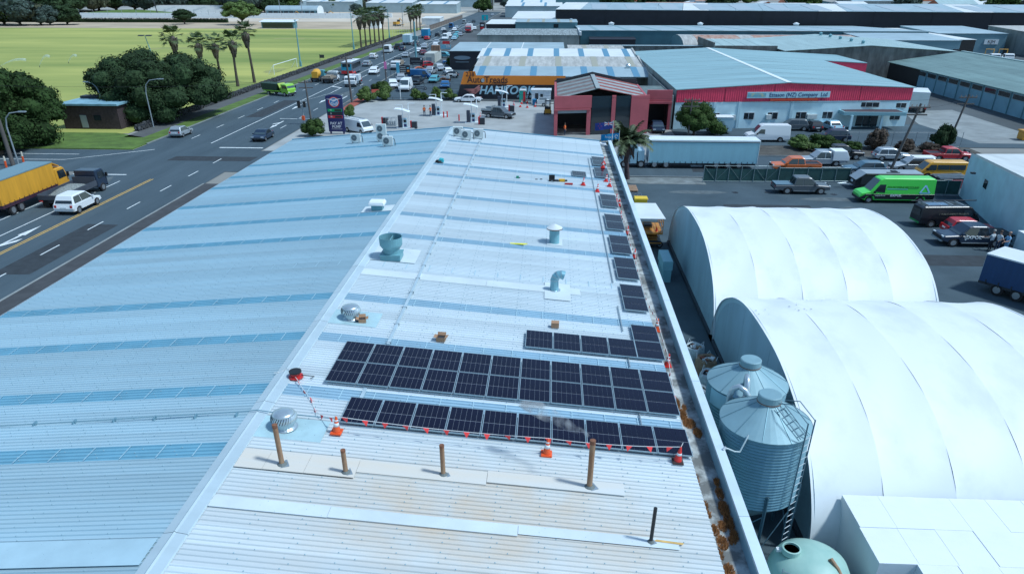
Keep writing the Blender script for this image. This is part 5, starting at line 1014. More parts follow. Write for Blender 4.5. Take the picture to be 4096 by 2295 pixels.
# --- red garage
o=bld('garage','red rendered garage with striped rusty gable roof next to the forecourt',7,108,'garage'); Gx=lambda x:x-7; GY=lambda y:y-108
fy=lambda x:100.2+(x-.6)*.2
def gbox(x0,x1,z0,z1,nm,m,d0=.0,d1=.35): 
    y0=fy(x0); y1=fy(x1); b=MB(); b.add([(Gx(x0),GY(y0+d0),z0),(Gx(x1),GY(y1+d0),z0),(Gx(x1),GY(y1+d0),z1),(Gx(x0),GY(y0+d0),z1),(Gx(x0),GY(y0+d1),z0),(Gx(x1),GY(y1+d1),z0),(Gx(x1),GY(y1+d1),z1),(Gx(x0),GY(y0+d1),z1)],[(0,1,2,3),(7,6,5,4),(3,2,6,7),(0,4,5,1),(0,3,7,4),(1,5,6,2)]); return part(b,nm,m,o)
gbox(.6,5.6,3.55,5.1,'front_wall',M_BRICKR); gbox(.6,5.5,3.3,3.5,'lintel_band',M_BRICKR,-.12,.3); gbox(.6,1.05,0,3.3,'pillar',M_BRICKR); gbox(5.0,5.55,0,3.3,'pillar',M_BRICKR); gbox(8.35,8.9,0,5.05,'pillar',M_BRICKR); gbox(11.0,13.5,0,5.0,'front_wall',M_BRICKR); gbox(5.65,8.3,0,5.0,'dark_glazing',M_GLASS,.12,.3); gbox(8.95,10.95,0,4.98,'dark_glazing',M_GLASS,.12,.3)
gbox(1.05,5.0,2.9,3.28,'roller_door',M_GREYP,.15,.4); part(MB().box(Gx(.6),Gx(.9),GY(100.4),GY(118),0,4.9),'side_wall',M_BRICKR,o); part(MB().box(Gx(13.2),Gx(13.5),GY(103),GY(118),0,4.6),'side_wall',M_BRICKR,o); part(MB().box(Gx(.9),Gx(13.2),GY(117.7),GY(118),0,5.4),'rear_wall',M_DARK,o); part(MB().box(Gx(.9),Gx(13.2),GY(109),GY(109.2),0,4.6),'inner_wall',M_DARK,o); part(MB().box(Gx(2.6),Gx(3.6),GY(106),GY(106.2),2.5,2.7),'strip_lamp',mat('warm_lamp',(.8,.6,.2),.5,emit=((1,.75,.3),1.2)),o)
M_ST1=mat('rusty_red_sheet',(.24,.07,.06),.8,var=.35,scale=1.5); M_ST2=mat('pale_grey_sheet',(.30,.34,.345),.6,var=.2,scale=1.5)
for k in range(9):
    y0,y1=100.9+k*1.85,100.9+(k+1)*1.85-.03
    for s,(xa,za,xb,zb) in enumerate(((.95,4.75,6.35,5.95),(6.45,5.95,13.1,4.65))):
        m=(M_ST1 if k%2==0 else M_ST2) if s else (mat('brown_grey_sheet',(.17,.13,.125),.8,var=.4,scale=1.5) if k%2 else mat('mid_grey_sheet',(.22,.25,.25),.7,var=.25,scale=1.5)); f0=101.4+.0*k
        part(MB().slab([(Gx(xa),GY(max(y0,fy(xa)+.4)),za),(Gx(xb),GY(max(y0,fy(xb)+.4)),zb),(Gx(xb),GY(max(y1,fy(xb)+.45)),zb),(Gx(xa),GY(max(y1,fy(xa)+.45)),za)],.05),'roof_sheet',m,o)
part(MB().box(Gx(6.1),Gx(6.7),GY(101.6),GY(117.6),5.97,6.05),'ridge_cap',M_ST2,o)
b=MB(); b.add([(Gx(x),GY(y),z) for y in (117.75,118.15) for x,z in ((.6,4.5),(13.4,4.5),(13.4,4.95),(6.4,6.35),(.6,5.05))],[(0,1,2,3,4),(9,8,7,6,5),(2,7,8,3),(3,8,9,4),(1,6,7,2)]); part(b,'rear_parapet',M_DARK,o)
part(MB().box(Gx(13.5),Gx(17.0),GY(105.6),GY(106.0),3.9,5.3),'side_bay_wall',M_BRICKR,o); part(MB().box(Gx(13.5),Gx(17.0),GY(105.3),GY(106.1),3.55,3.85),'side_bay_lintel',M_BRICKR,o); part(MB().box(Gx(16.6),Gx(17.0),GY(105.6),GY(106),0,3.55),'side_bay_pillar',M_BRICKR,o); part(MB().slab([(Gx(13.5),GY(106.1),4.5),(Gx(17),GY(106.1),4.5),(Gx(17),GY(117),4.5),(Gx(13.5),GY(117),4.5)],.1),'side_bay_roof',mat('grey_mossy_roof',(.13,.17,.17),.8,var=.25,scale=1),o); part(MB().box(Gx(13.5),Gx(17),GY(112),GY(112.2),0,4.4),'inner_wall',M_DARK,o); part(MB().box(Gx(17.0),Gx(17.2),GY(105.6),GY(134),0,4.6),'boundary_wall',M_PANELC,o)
# --- tyre shop with orange and black sign wall
o=bld('tyre_shop','tyre shop with orange and black sign wall and three blue-striped roofs','',140) if 0 else bld('tyre_shop','tyre shop with orange and black sign wall and three striped saw-tooth roofs',1,150,'shop')
T_=lambda x,y,z:(x-1,y-150,z); M_ORGW=mat('sign_orange',(.75,.23,.02),.55); 
b=MB(); b.add([T_(-15.35,134.5,4.55),T_(-16.05,134.5,2.45),T_(2.6,134.5,2.45),T_(2.6,134.5,3.95),T_(-13.2,134.5,3.95),T_(-13.4,134.5,4.62)],[(0,1,2,3,4,5)]); part(b,'orange_sign_wall',M_ORGW,o)
b=MB(); b.add([T_(-16.05,134.5,2.43),T_(-16.8,134.5,0),T_(2.6,134.5,0),T_(2.6,134.5,2.43)],[(0,1,2,3)]); part(b,'black_sign_wall',M_BLACKW,o)
b=MB(); b.add([T_(-16.5,134.6,0),T_(-15.2,134.6,4.0),T_(-15.2,171,4.4),T_(-16.5,171,0)],[(0,1,2,3)]); part(b,'side_wall',M_BLACKW,o)
for i,(x0,x1,y0,y1,za,zb,rm,sm,fs) in enumerate(((-14.2,17.4,134.6,143.2,3.75,4.55,M_GROOF,M_BSKY,(.05,.2,.35,.5,.64,.79,.93)),(-14.4,17.2,143.6,156,4.45,5.2,M_WEATH,M_TAN,(.06,.28,.5,.72,.94)),(-15.2,17.4,157,170.5,4.7,5.55,M_WROOF,M_BSKY,(.05,.18,.33,.5,.66,.82,.95)))):
    part(MB().slab([T_(x0,y0,za+.1),T_(x1,y0,za+.1),T_(x1,y1,zb+.1),T_(x0,y1,zb+.1)],.12),'roof_slope',rm,o)
    if i: part(MB().box(x0-1,x1-1,y0-150-.15,y0-150-.03,za-1.2,za+.02),'roof_riser',M_TEALW,o)
    for f in fs: xs=x0+(x1-x0)*f; wd=1.15; part(MB().slab([T_(xs-wd/2,y0+.1,za+.13),T_(xs+wd/2,y0+.1,za+.13),T_(xs+wd/2,y1-.1,zb+.13),T_(xs-wd/2,y1-.1,zb+.13)],.015),'skylight',sm,o)
    part(MB().slab([T_(x1,y0,za+.3),T_(x1+.35,y0,za+.3),T_(x1+.35,y1,zb+.3),T_(x1,y1,zb+.3)],.5),'parapet',M_WEATH,o)
part(MB().lathe([(.45,4.5),(.45,4.9),(.5,5.0),(.3,5.25),(.02,5.3)],14,c=(14.2-1,142-150,0)),'roof_vent',M_ZINC,o)
lb=mat('letter_dark_brown',(.05,.025,.02),.6); lw=mat('letter_pale_blue',(.42,.62,.72),.6); lpk=mat('flame_pink',(.55,.22,.20),.6)
text('238','lettering',lb,o,TM(T_(-14.3,134.44,4.1),(1,0,0),(0,0,1)),1.05,.01,weight=.01)
text('AutoTreads','lettering',lb,o,TM(T_(-11.2,134.44,3.2),(1,0,0),(0,0,1)),1.5,.01,weight=.02); text('Onehunga','lettering',lb,o,TM(T_(-9.4,134.44,2.66),(1,0,0),(0,0,1)),.75,.01,shear=.2)
text('HANKOOK','lettering',lw,o,TM(T_(-7.9,134.44,1.45),(1,0,0),(0,0,1)),1.9,.01,shear=.25,weight=.05); text('driving emotion','lettering',lw,o,TM(T_(-3.6,134.44,.55),(1,0,0),(0,0,1)),.75,.01,shear=.2)
for k in range(3):      # flame emblem
    b=MB(); z=1.95-k*.28; part(b.add([T_(-15.6+k*.5,134.43,z-.3),T_(-13.4,134.43,z-.55),T_(-12.5+.1*k,134.43,z+.35),T_(-12.75+.1*k,134.43,z+.4),T_(-13.6,134.43,z-.2)],[(0,1,2,3,4)]),'flame_stroke',lpk,o)
n=16; part(MB().add([T_(-12.03+.3*math.cos(2*PI*i/n),134.42,3.13+.33*math.sin(2*PI*i/n)) for i in range(n)],[tuple(range(n))]),'tyre_disc',M_STEEL,o)
# --- buildings behind
o=mono('sign_shop','black-fronted shop with pale roof and oval logo beside the car yard',-24,3,182,204,4.1,4.5,M_BLACKW,M_GROOF,[(.3,.25),(.62,.25)],M_WROOF,'shop'); n=20
part(MB().add([(-10.6+2.0*math.cos(2*PI*i/n),-11.2,2.7+.45*math.sin(2*PI*i/n)) for i in range(n)],[tuple(range(n))]),'oval_logo',mat('logo_grey_blue',(.16,.22,.28),.6),o); part(MB().box(-12.2,-9.0,-11.2,-11.17,1.7,1.85),'logo_strap',mat('logo_grey_blue',(0,0,0)),o)
part(MB().box(-13.6,-13.5,-11.1,-11.0,0,4.1),'corner_trim',M_DARK,o)
mono('storage_shed','white-roofed shed squeezed behind the black-fronted shop',4,17,176,190,4.4,4.9,M_TEALW,M_WEATH,[(.3,1),(.7,1)],M_TAN)
o=mono('concrete_workshop','ribbed concrete workshop with streaked fibro roof',-21.5,8,225,247,5.0,5.5,M_PANELC,mat('streaked_fibro',(.24,.28,.29),.8,var=.5,scale=1.2,stretch=(3,.2,1)),(),None,'workshop',panels=9)
part(MB().box(14.75,15.3,-11.2,11,5.0,5.9),'end_parapet',M_OFFW,o)
o=mono('teal_warehouse','teal block warehouse with one dark window and pale striped roof',-13,9,280,296,5.9,6.2,M_TEALW,M_GROOF,[(.2,1),(.45,1),(.7,1),(.9,1)],M_TAN); part(MB().box(2.6,4.3,-8.05,-7.98,4.2,5.4),'window',M_GLASS,o); part(MB().lathe([(.8,6),(.8,6.5),(.1,6.8)],12,c=(9,2,0)),'roof_vent',M_ZINC,o)
mono('white_roof_shop','low shop with bright white roof and black front beside the road',-24,-13.5,286,312,5.0,5.4,M_BLACKW,M_WROOF); mono('white_roof_shed','long white-roofed shed behind the teal warehouse',-16,5.2,314,372,5.6,6.4,M_TEALW,M_WROOF)
o=mono('dark_teal_factory','long windowless dark teal factory wall below the black warehouse',8.4,108,230,288.5,6.0,4.5,mat('dark_teal_wall',(.055,.14,.18),.8,var=.12,scale=.3),M_GROOF,[(f,1.3) for f in (.05,.14,.23,.32,.41,.5,.59,.68,.8)],mat('roof_strip_teal',(.22,.33,.36),.5),'factory',th=.12)
for x in (-38,-8,24): part(MB().lathe([(.9,5.7),(.9,6.1),(1.1,6.2),(.1,6.6)],12,c=(x,10,0)),'roof_vent',M_OFFW,o)
mono('black_lean_to','small dark lean-to in front of the teal factory wall',11,24,224,229.6,4.0,4.3,M_BLACKW,M_BLACKW)  # low block, walls and roof in the same black
mono('old_wall_shed','weathered dark concrete shed wall behind the big teal roof',9.5,46,189,195,4.9,4.6,M_CONCD,M_GROOF,panels=14)
# barrel-roofed store with rust
o=bld('rusty_store','long store with curved rust-patched roof in front of the teal factory',57,216,'store'); nn=10; L0,L1=-22.5,24
prf=[(-11*math.cos(PI*k/nn),3.6+2.2*math.sin(PI*k/nn)) for k in range(nn+1)]
for s in range(12):
    a=L0+(L1-L0)*s/12; c=a+(L1-L0)/12-.05; b=MB(); b.add([(x,y,z) for x in (a,c) for y,z in prf],[(k,nn+1+k,nn+2+k,k+1) for k in range(nn)]); part(b,'roof_bay',M_RUSTR if s not in (0,4) else M_WEATH,o)
b=MB(); b.add([(L0,y,z) for y,z in prf]+[(L0,11,0),(L0,-11,0)],[tuple(range(nn+3))]); part(b,'end_wall',M_TEALW,o); part(MB().box(L0,L1,-11,-10.8,0,3.6),'wall',M_OFFW,o); part(MB().box(L0+.02,L1,-.3,.3,5.78,5.86),'ridge_walk',M_OFFW,o)
# light-green gable shed with concrete gable
o=gable('green_roof_shed','wide light-green roofed shed with stained concrete gable wall',50.6,87,170,207,5.35,6.5,M_CONCD,M_LGREEN,'y',68.5,[(f,.35) for f in [i/14 for i in range(1,14)]],mat('seam_green',(.26,.36,.36),.5))
for k in range(5): part(MB().lathe([(.35,0),(.35,.5),(.5,.55),(.05,.8)],10,c=(-.4,-14+k*7,6.55)),'ridge_vent',M_TEALV,o)
o=mono('parapet_shed','flat light-green roof behind dark concrete parapets left of the gable shed',36.5,50.3,176,196,5.5,6.0,M_CONCD,M_LGREEN,[(.2,.2),(.4,.2),(.6,.2),(.8,.2)],mat('seam_green',(0,0,0))); part(MB().box(-7.1,-6.8,-10,10,5.4,6.6),'parapet',M_CONCD,o); part(MB().box(-6.8,7,-10.4,-10.1,5.0,6.0),'parapet',M_CONCD,o)
# long grey-green roofed works at right
o=bld('works_shed','long works shed with grey-green roof and strip windows at the right','',0) if 0 else bld('works_shed','long works shed with grey-green roof and strip windows at the right',86,132,'shed')
b=MB(); part(b.add([(-13.5,-28,0),(-13.5,36,0),(-13.5,36,3.4),(-13.5,-28,3.4)],[(0,3,2,1)]),'wall',mat('works_wall_blue',(.20,.34,.42),.8,var=.12,scale=.4),o); part(MB().add([(-13.5,36,0),(16,36,0),(16,36,3.4),(1,36,5.5),(-13.5,36,3.4)],[(4,3,2,1,0)]),'gable_wall',M_CONCD,o)
part(MB().box(-13.62,-13.52,22,36,0,3.3),'open_bay_shade',M_BLACK,o)  # black sheet on the wall, painted as the shade of an open bay
for k in range(16):
    y0=-28.3+k*4.05; part(MB().slab([(-14,y0,3.5),(1,y0,5.6),(1,y0+4.0,5.6),(-14,y0+4.0,3.5)][::-1],-.1),'roof_sheet',M_GREENR,o); part(MB().slab([(1,y0,5.6),(16,y0,3.5),(16,y0+4.0,3.5),(1,y0+4.0,5.6)][::-1],-.1),'roof_sheet',M_GREENR,o)
part(MB().box(.7,1.3,-28.3,36.4,5.55,5.72),'ridge_cap',M_LGREEN,o)
for k in range(12):
    y0=-26+k*4.1; fr_=part(MB().box(-13.56,-13.5,y0,y0+3.4,2.35,3.15),'window',M_GREYP,o)
    for i in range(5): part(MB().box(-13.6,-13.565,y0+.1+i*.65,y0+.68+i*.65,2.42,3.08),'pane',M_GLASS,fr_)
    part(MB().tube((-13.6,y0-.3,0),(-13.6,y0-.3,3.3),.07,n=6),'downpipe',M_TEALW,o)
# blue-grey buildings at the far right and the huge black warehouse
o=mono('blue_grey_store','blue-grey store with pale roof left of the dark open bay',84,107,209,230,5.0,5.6,mat('blue_grey_wall',(.17,.28,.33),.8,var=.08,scale=.3),M_GROOF); part(MB().box(10,11.6,-10.8,-10.55,0,3),'door',M_DARK,o)
o=mono('blue_grey_depot','blue-grey depot wall with small white company sign',113.5,133,235,262,5.2,5.9,mat('blue_grey_wall',(0,0,0)),M_GROOF); part(MB().box(3.6,7.6,-13.7,-13.52,2.4,3.7),'sign_board',M_WHITE,o); text('KJM','lettering',lb,o,TM((5.6,-13.72,3.05),(1,0,0),(0,0,1)),1.3,.01)
o=mono('dock_building','pale block building with dark dock doors at the right edge',135,175,205,250,5.2,6.6,M_PANELC,M_WEATH)
for k in range(4): part(MB().box(-18.5+k*5.2,-15+k*5.2,-22.7,-22.52,0,3.6),'dock_door',M_BLACKW,o)
o=mono('bay_shelter','dark open loading bay under a slab roof between the blue-grey buildings',107.2,113.3,214,262,4.9,5.2,M_BLACKW,M_WROOF); part(MB().box(-2.9,2.9,-24.1,-24.0,0,4.8),'bay_dark_sheet',M_BLACK,o)  # black front sheet stands in for the shade inside the opening
o=bld('black_warehouse','huge black-clad warehouse with pale panelled roof across the background','',0) if 0 else bld('black_warehouse','huge black-clad warehouse with pale panelled roof across the background',110,290,'warehouse',math.atan2(-24,148)); LB=250
part(MB().box(-110,LB-110,-.2,0,0,9.2),'front_wall',M_BLACKW,o); part(MB().box(-110.2,-110,-.2,52,0,9.2),'end_wall',M_OFFW,o)
for k in range(26): x=-110+LB*k/26; part(MB().slab([(x,-.6,9.3),(x+LB/26-.12,-.6,9.3),(x+LB/26-.12,26,11.1),(x,26,11.1)],.15),'roof_panel',M_GROOF if k%5 else M_WROOF,o)
for k in range(12): x=-96+k*13.5; part(MB().slab([(x,1,9.46),(x+6,1,9.46),(x+3.2,20,10.78),(x-2.8,20,10.78)],.05),'roof_light',mat('roof_light_grey',(.36,.42,.46),.5),o)
part(MB().slab([(-110,26,11.1),(LB-110,26,11.1),(LB-110,52,9.2),(-110,52,9.2)],.15),'rear_slope',M_GROOF,o)
for k in range(1,13): x=-110+LB*k/13; part(MB().box(x-.12,x+.12,-.32,-.2,0,9.1),'wall_rib',M_BLACKW,o)
# ---------------------------------------------------------------- people
def person(label,x,y,rz,shirt,trousers,hair,pose='stand',scale=1.0,vest=None):
    """one continuous skinned figure, pelvis at the root"""
    V=[(0,0,.94),(0,0,1.12),(0,0,1.34),(0,.0,1.47),(0,.02,1.58),(0,.03,1.70),(0,.02,1.78)]; E=[(0,1),(1,2),(2,3),(3,4),(4,5),(5,6)]; Rr=[.15,.135,.155,.06,.085,.10,.06]
    def chain(start,pts,rs):
        p=start
        for q,r in zip(pts,rs): V.append(q); Rr.append(r); E.append((p,len(V)-1)); p=len(V)-1
    bend={'stand':0,'reach':.22,'lean':.12}[pose]
    for s in (-1,1):
        chain(2,[(s*.20,0,1.38),(s*.26,.03+bend*.6,1.12),(s*.22,.10+bend*1.6,.92+bend*.8),(s*.21,.15+bend*2.0,.84+bend)],[.075,.052,.042,.036])
        chain(0,[(s*.10,0,.88),(s*.11,.03,.5),(s*.12,-.02,.09),(s*.13,.11,.04)],[.105,.072,.05,.045])
    me=bpy.data.meshes.new('body'); me.from_pydata(V,E,[]); o=bpy.data.objects.new('tmp_body',me); COL.objects.link(o)
    sk=o.modifiers.new('s','SKIN'); o.modifiers.new('b','SUBSURF').levels=1
    for i,r in enumerate(Rr): me.skin_vertices[0].data[i].radius=(r,r*.85)
    me.skin_vertices[0].data[0].use_root=True
    bpy.context.view_layer.update(); m2=bpy.data.meshes.new_from_object(o.evaluated_get(bpy.context.evaluated_depsgraph_get())); bpy.data.objects.remove(o); m2.name='body'
    m2.polygons.foreach_set('use_smooth',[True]*len(m2.polygons)); m2.materials.clear()
    skin=mat('skin',(.42,.25,.18),.6); 
    for q in (trousers,shirt,skin,M_BLACK): m2.materials.append(q)
    for p in m2.polygons:
        c=p.center; p.material_index=3 if c.z<.1 else (0 if c.z<.96 and abs(c.x)<.19 and c.y<.16 else (2 if (c.z>1.47 or (abs(c.x)>.17 and c.z<1.10+bend*.5 and c.z>.7)) else 1))
    r=thing('person',label,'person',(x,y,0),rz,None,(scale,)*3); b=bpy.data.objects.new('body',m2); link(b,r)
    h=MB(); h.lathe([(.105,1.70),(.112,1.76),(.09,1.83),(.03,1.855)],12,c=(0,.01,0)); part(h,'hair',hair,r,smooth=True)
    hd=MB()
    for s in (-1,1):      # palm with five short fingers
        px,py,pz=s*.21,.16+bend*2.05,.82+bend; hd.cbox((px,py+.02,pz-.03),.035,.07,.08)
        for k in range(4): hd.tube((px-.012*0,py-.01+k*.022,pz-.06),(px,py+.0+k*.022,pz-.12+.01*abs(k-1.5)),.009,n=5)
        hd.tube((px,py+.055,pz-.02),(px-s*.02,py+.085,pz-.07),.010,n=5)
    part(hd,'hand',skin,r)
    if vest: part(MB().lathe([(.165,1.0),(.17,1.2),(.175,1.36),(.12,1.44)],14,cap=False),'safety_vest',vest,r,smooth=True)
    return r
c_lb=mat('shirt_pale_blue',(.22,.40,.60),.8); c_wh=mat('shirt_pale_grey',(.5,.55,.58),.8); c_dk=mat('trousers_dark',(.025,.028,.04),.85); c_nv=mat('trousers_navy',(.03,.05,.10),.85); h_br=mat('hair_brown',(.08,.05,.035),.7); h_gr=mat('hair_grey',(.35,.33,.31),.7); M_HV=mat('hi_vis_orange',(.8,.16,.03),.6)
person('person in pale blue shirt standing at the tail of the lettered ute',35.35,54.3,RD(100),c_lb,c_lb,mat('hair_bald',(.36,.22,.16),.6),'reach',.95); person('person in grey-blue shirt behind the one in pale blue',34.95,54.75,RD(-60),c_wh,c_nv,h_br,'lean',.92); person('person in pale checked top and dark trousers leaning on the ute tray',34.55,54.95,RD(20),c_wh,c_dk,h_gr,'reach',.92)
person('worker in orange vest at the second fuel pump, on its left',-19.6,115.4,RD(200),M_HV,c_nv,h_br,'stand',.9,M_HV); person('worker in orange vest at the second fuel pump, by the cabinet',-18.6,115.2,RD(150),M_HV,c_nv,h_br,'reach',.9,M_HV); person('worker in orange top standing in the red garage doorway',2.1,100.8,RD(-90),M_HV,c_nv,h_br,'stand',.9,M_HV)
# ---------------------------------------------------------------- fuel station
M_GNAVY=mat('fuel_navy',(.015,.02,.11),.5); M_GRED=mat('fuel_red',(.55,.02,.03),.5); M_GGRN=mat('price_green',(.02,.35,.10),.5)
o=thing('price_sign','tall navy fuel price sign with round bird logo reading Gull','sign',(-29.25,100.2,0)); w0=1.12
b=MB(); prf=[(-w0,.35),(w0,.35),(w0+.02,4.9)]+[(w0*math.cos(PI*k/8),4.9+.25*math.sin(PI*k/8)) for k in range(1,8)]+[(-w0-.02,4.9)]; n=len(prf)
b.add([(x,y,z) for y in (-.15,.15) for x,z in prf],[tuple(range(n)),tuple(range(2*n-1,n-1,-1))]+[(i,n+i,n+(i+1)%n,(i+1)%n) for i in range(n)]); part(b,'sign_body',M_GNAVY,o)
for x in (-.9,.9): part(MB().box(x-.1,x+.1,-.1,.1,0,.35),'sign_leg',M_GNAVY,o)
def disc(r,cx,cz,y,m,nm,par,n=24,rx=1.0): return part(MB().add([(cx+r*rx*math.cos(2*PI*i/n),y,cz+r*math.sin(2*PI*i/n)) for i in range(n)],[tuple(range(n))]),nm,m,par)
disc(.68,0,4.2,-.155,M_GRED,'logo_ring',o,rx=1.1); disc(.57,0,4.2,-.16,M_FLW,'logo_disc',o,rx=1.1); disc(.5,0,4.2,-.165,mat('logo_blue',(.05,.18,.42),.5),'logo_field',o,rx=1.1)
part(MB().add([(-1.05,-.17,4.62),(-.5,-.17,4.48),(0,-.17,4.25),(.5,-.17,4.5),(1.05,-.17,4.66),(.45,-.17,4.62),(.1,-.17,4.52),(-.15,-.17,4.5),(-.5,-.17,4.6)],[tuple(range(9))]),'bird_shape',M_FLW,o); text('Gull','lettering',M_FLW,o,TM((0,-.18,4.0),(1,0,0),(0,0,1)),.55,.006,weight=.01)
for z,m,t in ((3.15,M_GGRN,'91'),(2.72,M_BLACK,'D'),(2.29,M_GRED,'95')):
    part(MB().box(-.98,.98,-.175,-.152,z-.17,z+.17),'price_bar',m,o); part(MB().box(-.05,.9,-.19,-.176,z-.12,z+.12),'price_display',M_BLACK,o); text(t,'lettering',M_FLW,o,TM((-.55,-.185,z),(1,0,0),(0,0,1)),.28,.004)
text('PAY AT','lettering',M_FLW,o,TM((0,-.16,1.42),(1,0,0),(0,0,1)),.5,.006,weight=.008); text('PUMP','lettering',M_FLW,o,TM((0,-.16,.98),(1,0,0),(0,0,1)),.5,.006,weight=.008); part(MB().box(-.75,.75,-.165,-.152,.66,.69),'underline',M_FLW,o)
M_PUMPD=mat('pump_dark',(.06,.07,.10),.5)
def pump(label,x,y,rz):
    o=thing('fuel_pump',label,'fuel pump',(x,y,.02),rz,'canopied fuel pumps'); b=MB(); vs=[]; n=8
    for i in range(n+1):
        u=i/n; xx=-1.15+2.1*u; zz=2.5+.28*math.sin(PI*(.25+.6*u))-.35*u; vs+=[(xx,-.75,zz),(xx,.75,zz),(xx,-.75,zz-.05),(xx,.75,zz-.05)]
    part(b.add(vs,[f for i in range(n) for f in ((4*i,4*i+4,4*i+5,4*i+1),(4*i+2,4*i+3,4*i+7,4*i+6),(4*i,4*i+2,4*i+6,4*i+4),(4*i+1,4*i+5,4*i+7,4*i+3))]+[(0,1,3,2)]),'curved_canopy',M_WHITE,o)
    for xx,yy,h in ((0,-.5,3.2),(.75,.3,3.35)):
        part(MB().tube((xx,yy,0),(xx,yy,h),.06,n=8),'mast',M_WHITE,o); part(MB().box(xx-(.95 if xx<.4 else -.05),xx+(.05 if xx<.4 else .95),yy-.05,yy+.05,h-.03,h+.05),'light_arm',M_WHITE,o)
    part(MB().box(-.75,-.25,-.35,.35,.12,1.75),'pump_cabinet',M_PUMPD,o); part(MB().box(-.2,.5,-.3,.3,.12,1.35),'dispenser',mat('pump_blue_white',(.40,.55,.62),.5),o); part(MB().box(-.15,.45,-.32,-.305,.85,1.2),'display',M_BLACK,o); part(MB().box(-.1,.45,-.325,-.31,.25,.6),'logo_panel',M_GNAVY,o)
    part(MB().box(-1.0,1.6,-.6,.6,0,.12),'island_kerb',M_OFFW,o)
    part(MB().path([(-.5,-.36,1.2),(-.55,-.6,.9),(-.4,-.62,.4),(-.3,-.37,.8)],.02,5),'hose',M_BLACK,o)
pump('canopied fuel pump nearest the price sign',-20.9,105.0,.05); pump('canopied fuel pump with two orange-vested workers',-17.7,115.9,.05); pump('canopied fuel pump left of the black ute',-11.6,109.9,.05); pump('canopied fuel pump farthest back near the tyre shop sign',-8.0,125.0,.05)
def cabinet(label,x,y):
    o=thing('service_cabinet',label,'cabinet',(x,y,.02)); part(MB().box(-.5,-.28,-.2,.2,0,1.05),'red_side',M_GRED,o); part(MB().box(-.27,.45,-.3,.3,0,.95),'bin_body',M_DARK,o); part(MB().box(-.27,.45,-.3,.3,.97,1.03),'lid',M_GREYP,o)
cabinet('red and dark service cabinet left of the nearest pump',-24.2,107.8); cabinet('red and dark bin cabinet right of the nearest pump',-19.4,104.8); cabinet('red and dark bin cabinet right of the middle pump',-10.0,108.6); cabinet('red and dark bin cabinet behind the black ute',-6.2,120.3)
o=thing('tank_cage','small wire cage of gas bottles beside the nearest pump','cage',(-23.1,107.0,.02)); part(MB().box(-.7,.7,-.4,.4,0,.1),'cage_base',M_GREYP,o)
for x in (-.7,0,.7):
    for y in (-.4,.4): part(MB().tube((x,y,.1),(x,y,1.1),.025,n=5),'cage_post',M_STEEL,o)
for z in (.5,1.1): part(MB().box(-.7,.7,-.42,-.38,z-.02,z+.02).box(-.7,.7,.38,.42,z-.02,z+.02),'cage_rail',M_STEEL,o)
for i in range(4): part(MB().lathe([(.13,.1),(.13,.6),(.05,.72)],10,c=(-.5+i*.33,0,0)),'gas_bottle',M_GREYP,o)
for i,(x,y,l) in enumerate(((-13.7,111.5,'red bollard left of the middle pump'),(-16.4,114.2,'left of the two red bollards by the workers pump'),(-15.9,114.6,'right of the two red bollards by the workers pump'))):
    o=thing('bollard',l,'bollard',(x,y,.02),0,'red forecourt bollards'); part(MB().tube((0,0,0),(0,0,.85),.1,n=10),'post',M_GRED,o); part(MB().lathe([(.1,.85),(.06,.9),(.01,.91)],10),'cap',M_GRED,o)
for i,(x,y,l) in enumerate(((-6.2,127.1,'leftmost forecourt cone by the tyre shop sign'),(-4.9,128.8,'forecourt cone in front of the green toilet'),(-4.0,129.9,'forecourt cone behind, beside the green toilet'),(-5.0,125.4,'front left forecourt cone of the cluster'),(-3.8,124.7,'front right forecourt cone of the cluster'),(-2.5,125.8,'forecourt cone beside the white kiosk'),(-10.8,114.6,'single cone at the nose of the middle pump by the black ute'))): cone('r',(x,y,.02),l,'cones on the forecourt',1.15)
o=thing('portable_toilet','green portable toilet by the tyre shop sign wall','toilet',(-4.8,131.0,.02)); part(MB().box(-.55,.55,-.55,.55,.05,1.95),'cabin',mat('loo_green',(.05,.36,.28),.5),o); part(hull(MB(),[(-.58,1.95),(.58,1.95),(.5,2.12),(-.5,2.12)],.58,.3,2,.03),'roof',M_OFFW,o); part(MB().box(.1,.5,-.58,-.555,.15,1.8),'door',M_GRED,o)
o=thing('site_kiosk','white site kiosk with dark doorway between toilet and garage','kiosk',(-1.6,129.6,.02)); part(MB().box(-1.6,1.7,-1.1,1.1,.1,2.2),'walls',M_WHITE,o); part(MB().box(-1.7,1.8,-1.2,1.2,2.2,2.35),'roof',M_OFFW,o); part(MB().box(-1.0,-.45,-1.13,-1.105,.2,1.8),'door',M_DARK,o); part(MB().box(-.1,.35,-1.13,-1.105,.9,1.7),'window',M_BLUE if 0 else M_GLASS,o)
o=thing('machine_trailer','small white machinery trailer in front of the kiosk','trailer',(-.9,126.5,.02)); part(MB().box(-1.3,.9,-.6,.6,.4,1.0),'machine_body',M_OFFW,o); part(MB().box(-.9,.3,-.4,.4,1.0,1.4),'engine_hood',M_GREYP,o); part(MB().tube((.9,0,.45),(1.7,0,.4),.05,n=6),'drawbar',M_DARK,o)
for y in (-.6,.6): wheel(o,-.2,y,.3,.18)
lidbin('blue wheelie bin in front of the white kiosk',-2.7,127.4,mat('bin_blue',(.03,.18,.36),.5),.7,.7,1.05)
o=thing('forklift','yellow and black forklift parked against the red garage','forklift',(-.35,118.6,.02),RD(90)); part(MB().box(-.8,.6,-.5,.5,.2,.85),'chassis',mat('fork_yellow',(.55,.30,.03),.5),o); part(MB().box(-.85,-.3,-.48,.48,.85,1.15),'counterweight',M_BLACK,o); part(MB().box(-.5,.5,-.5,.5,1.95,2.02),'overhead_guard',M_BLACK,o)
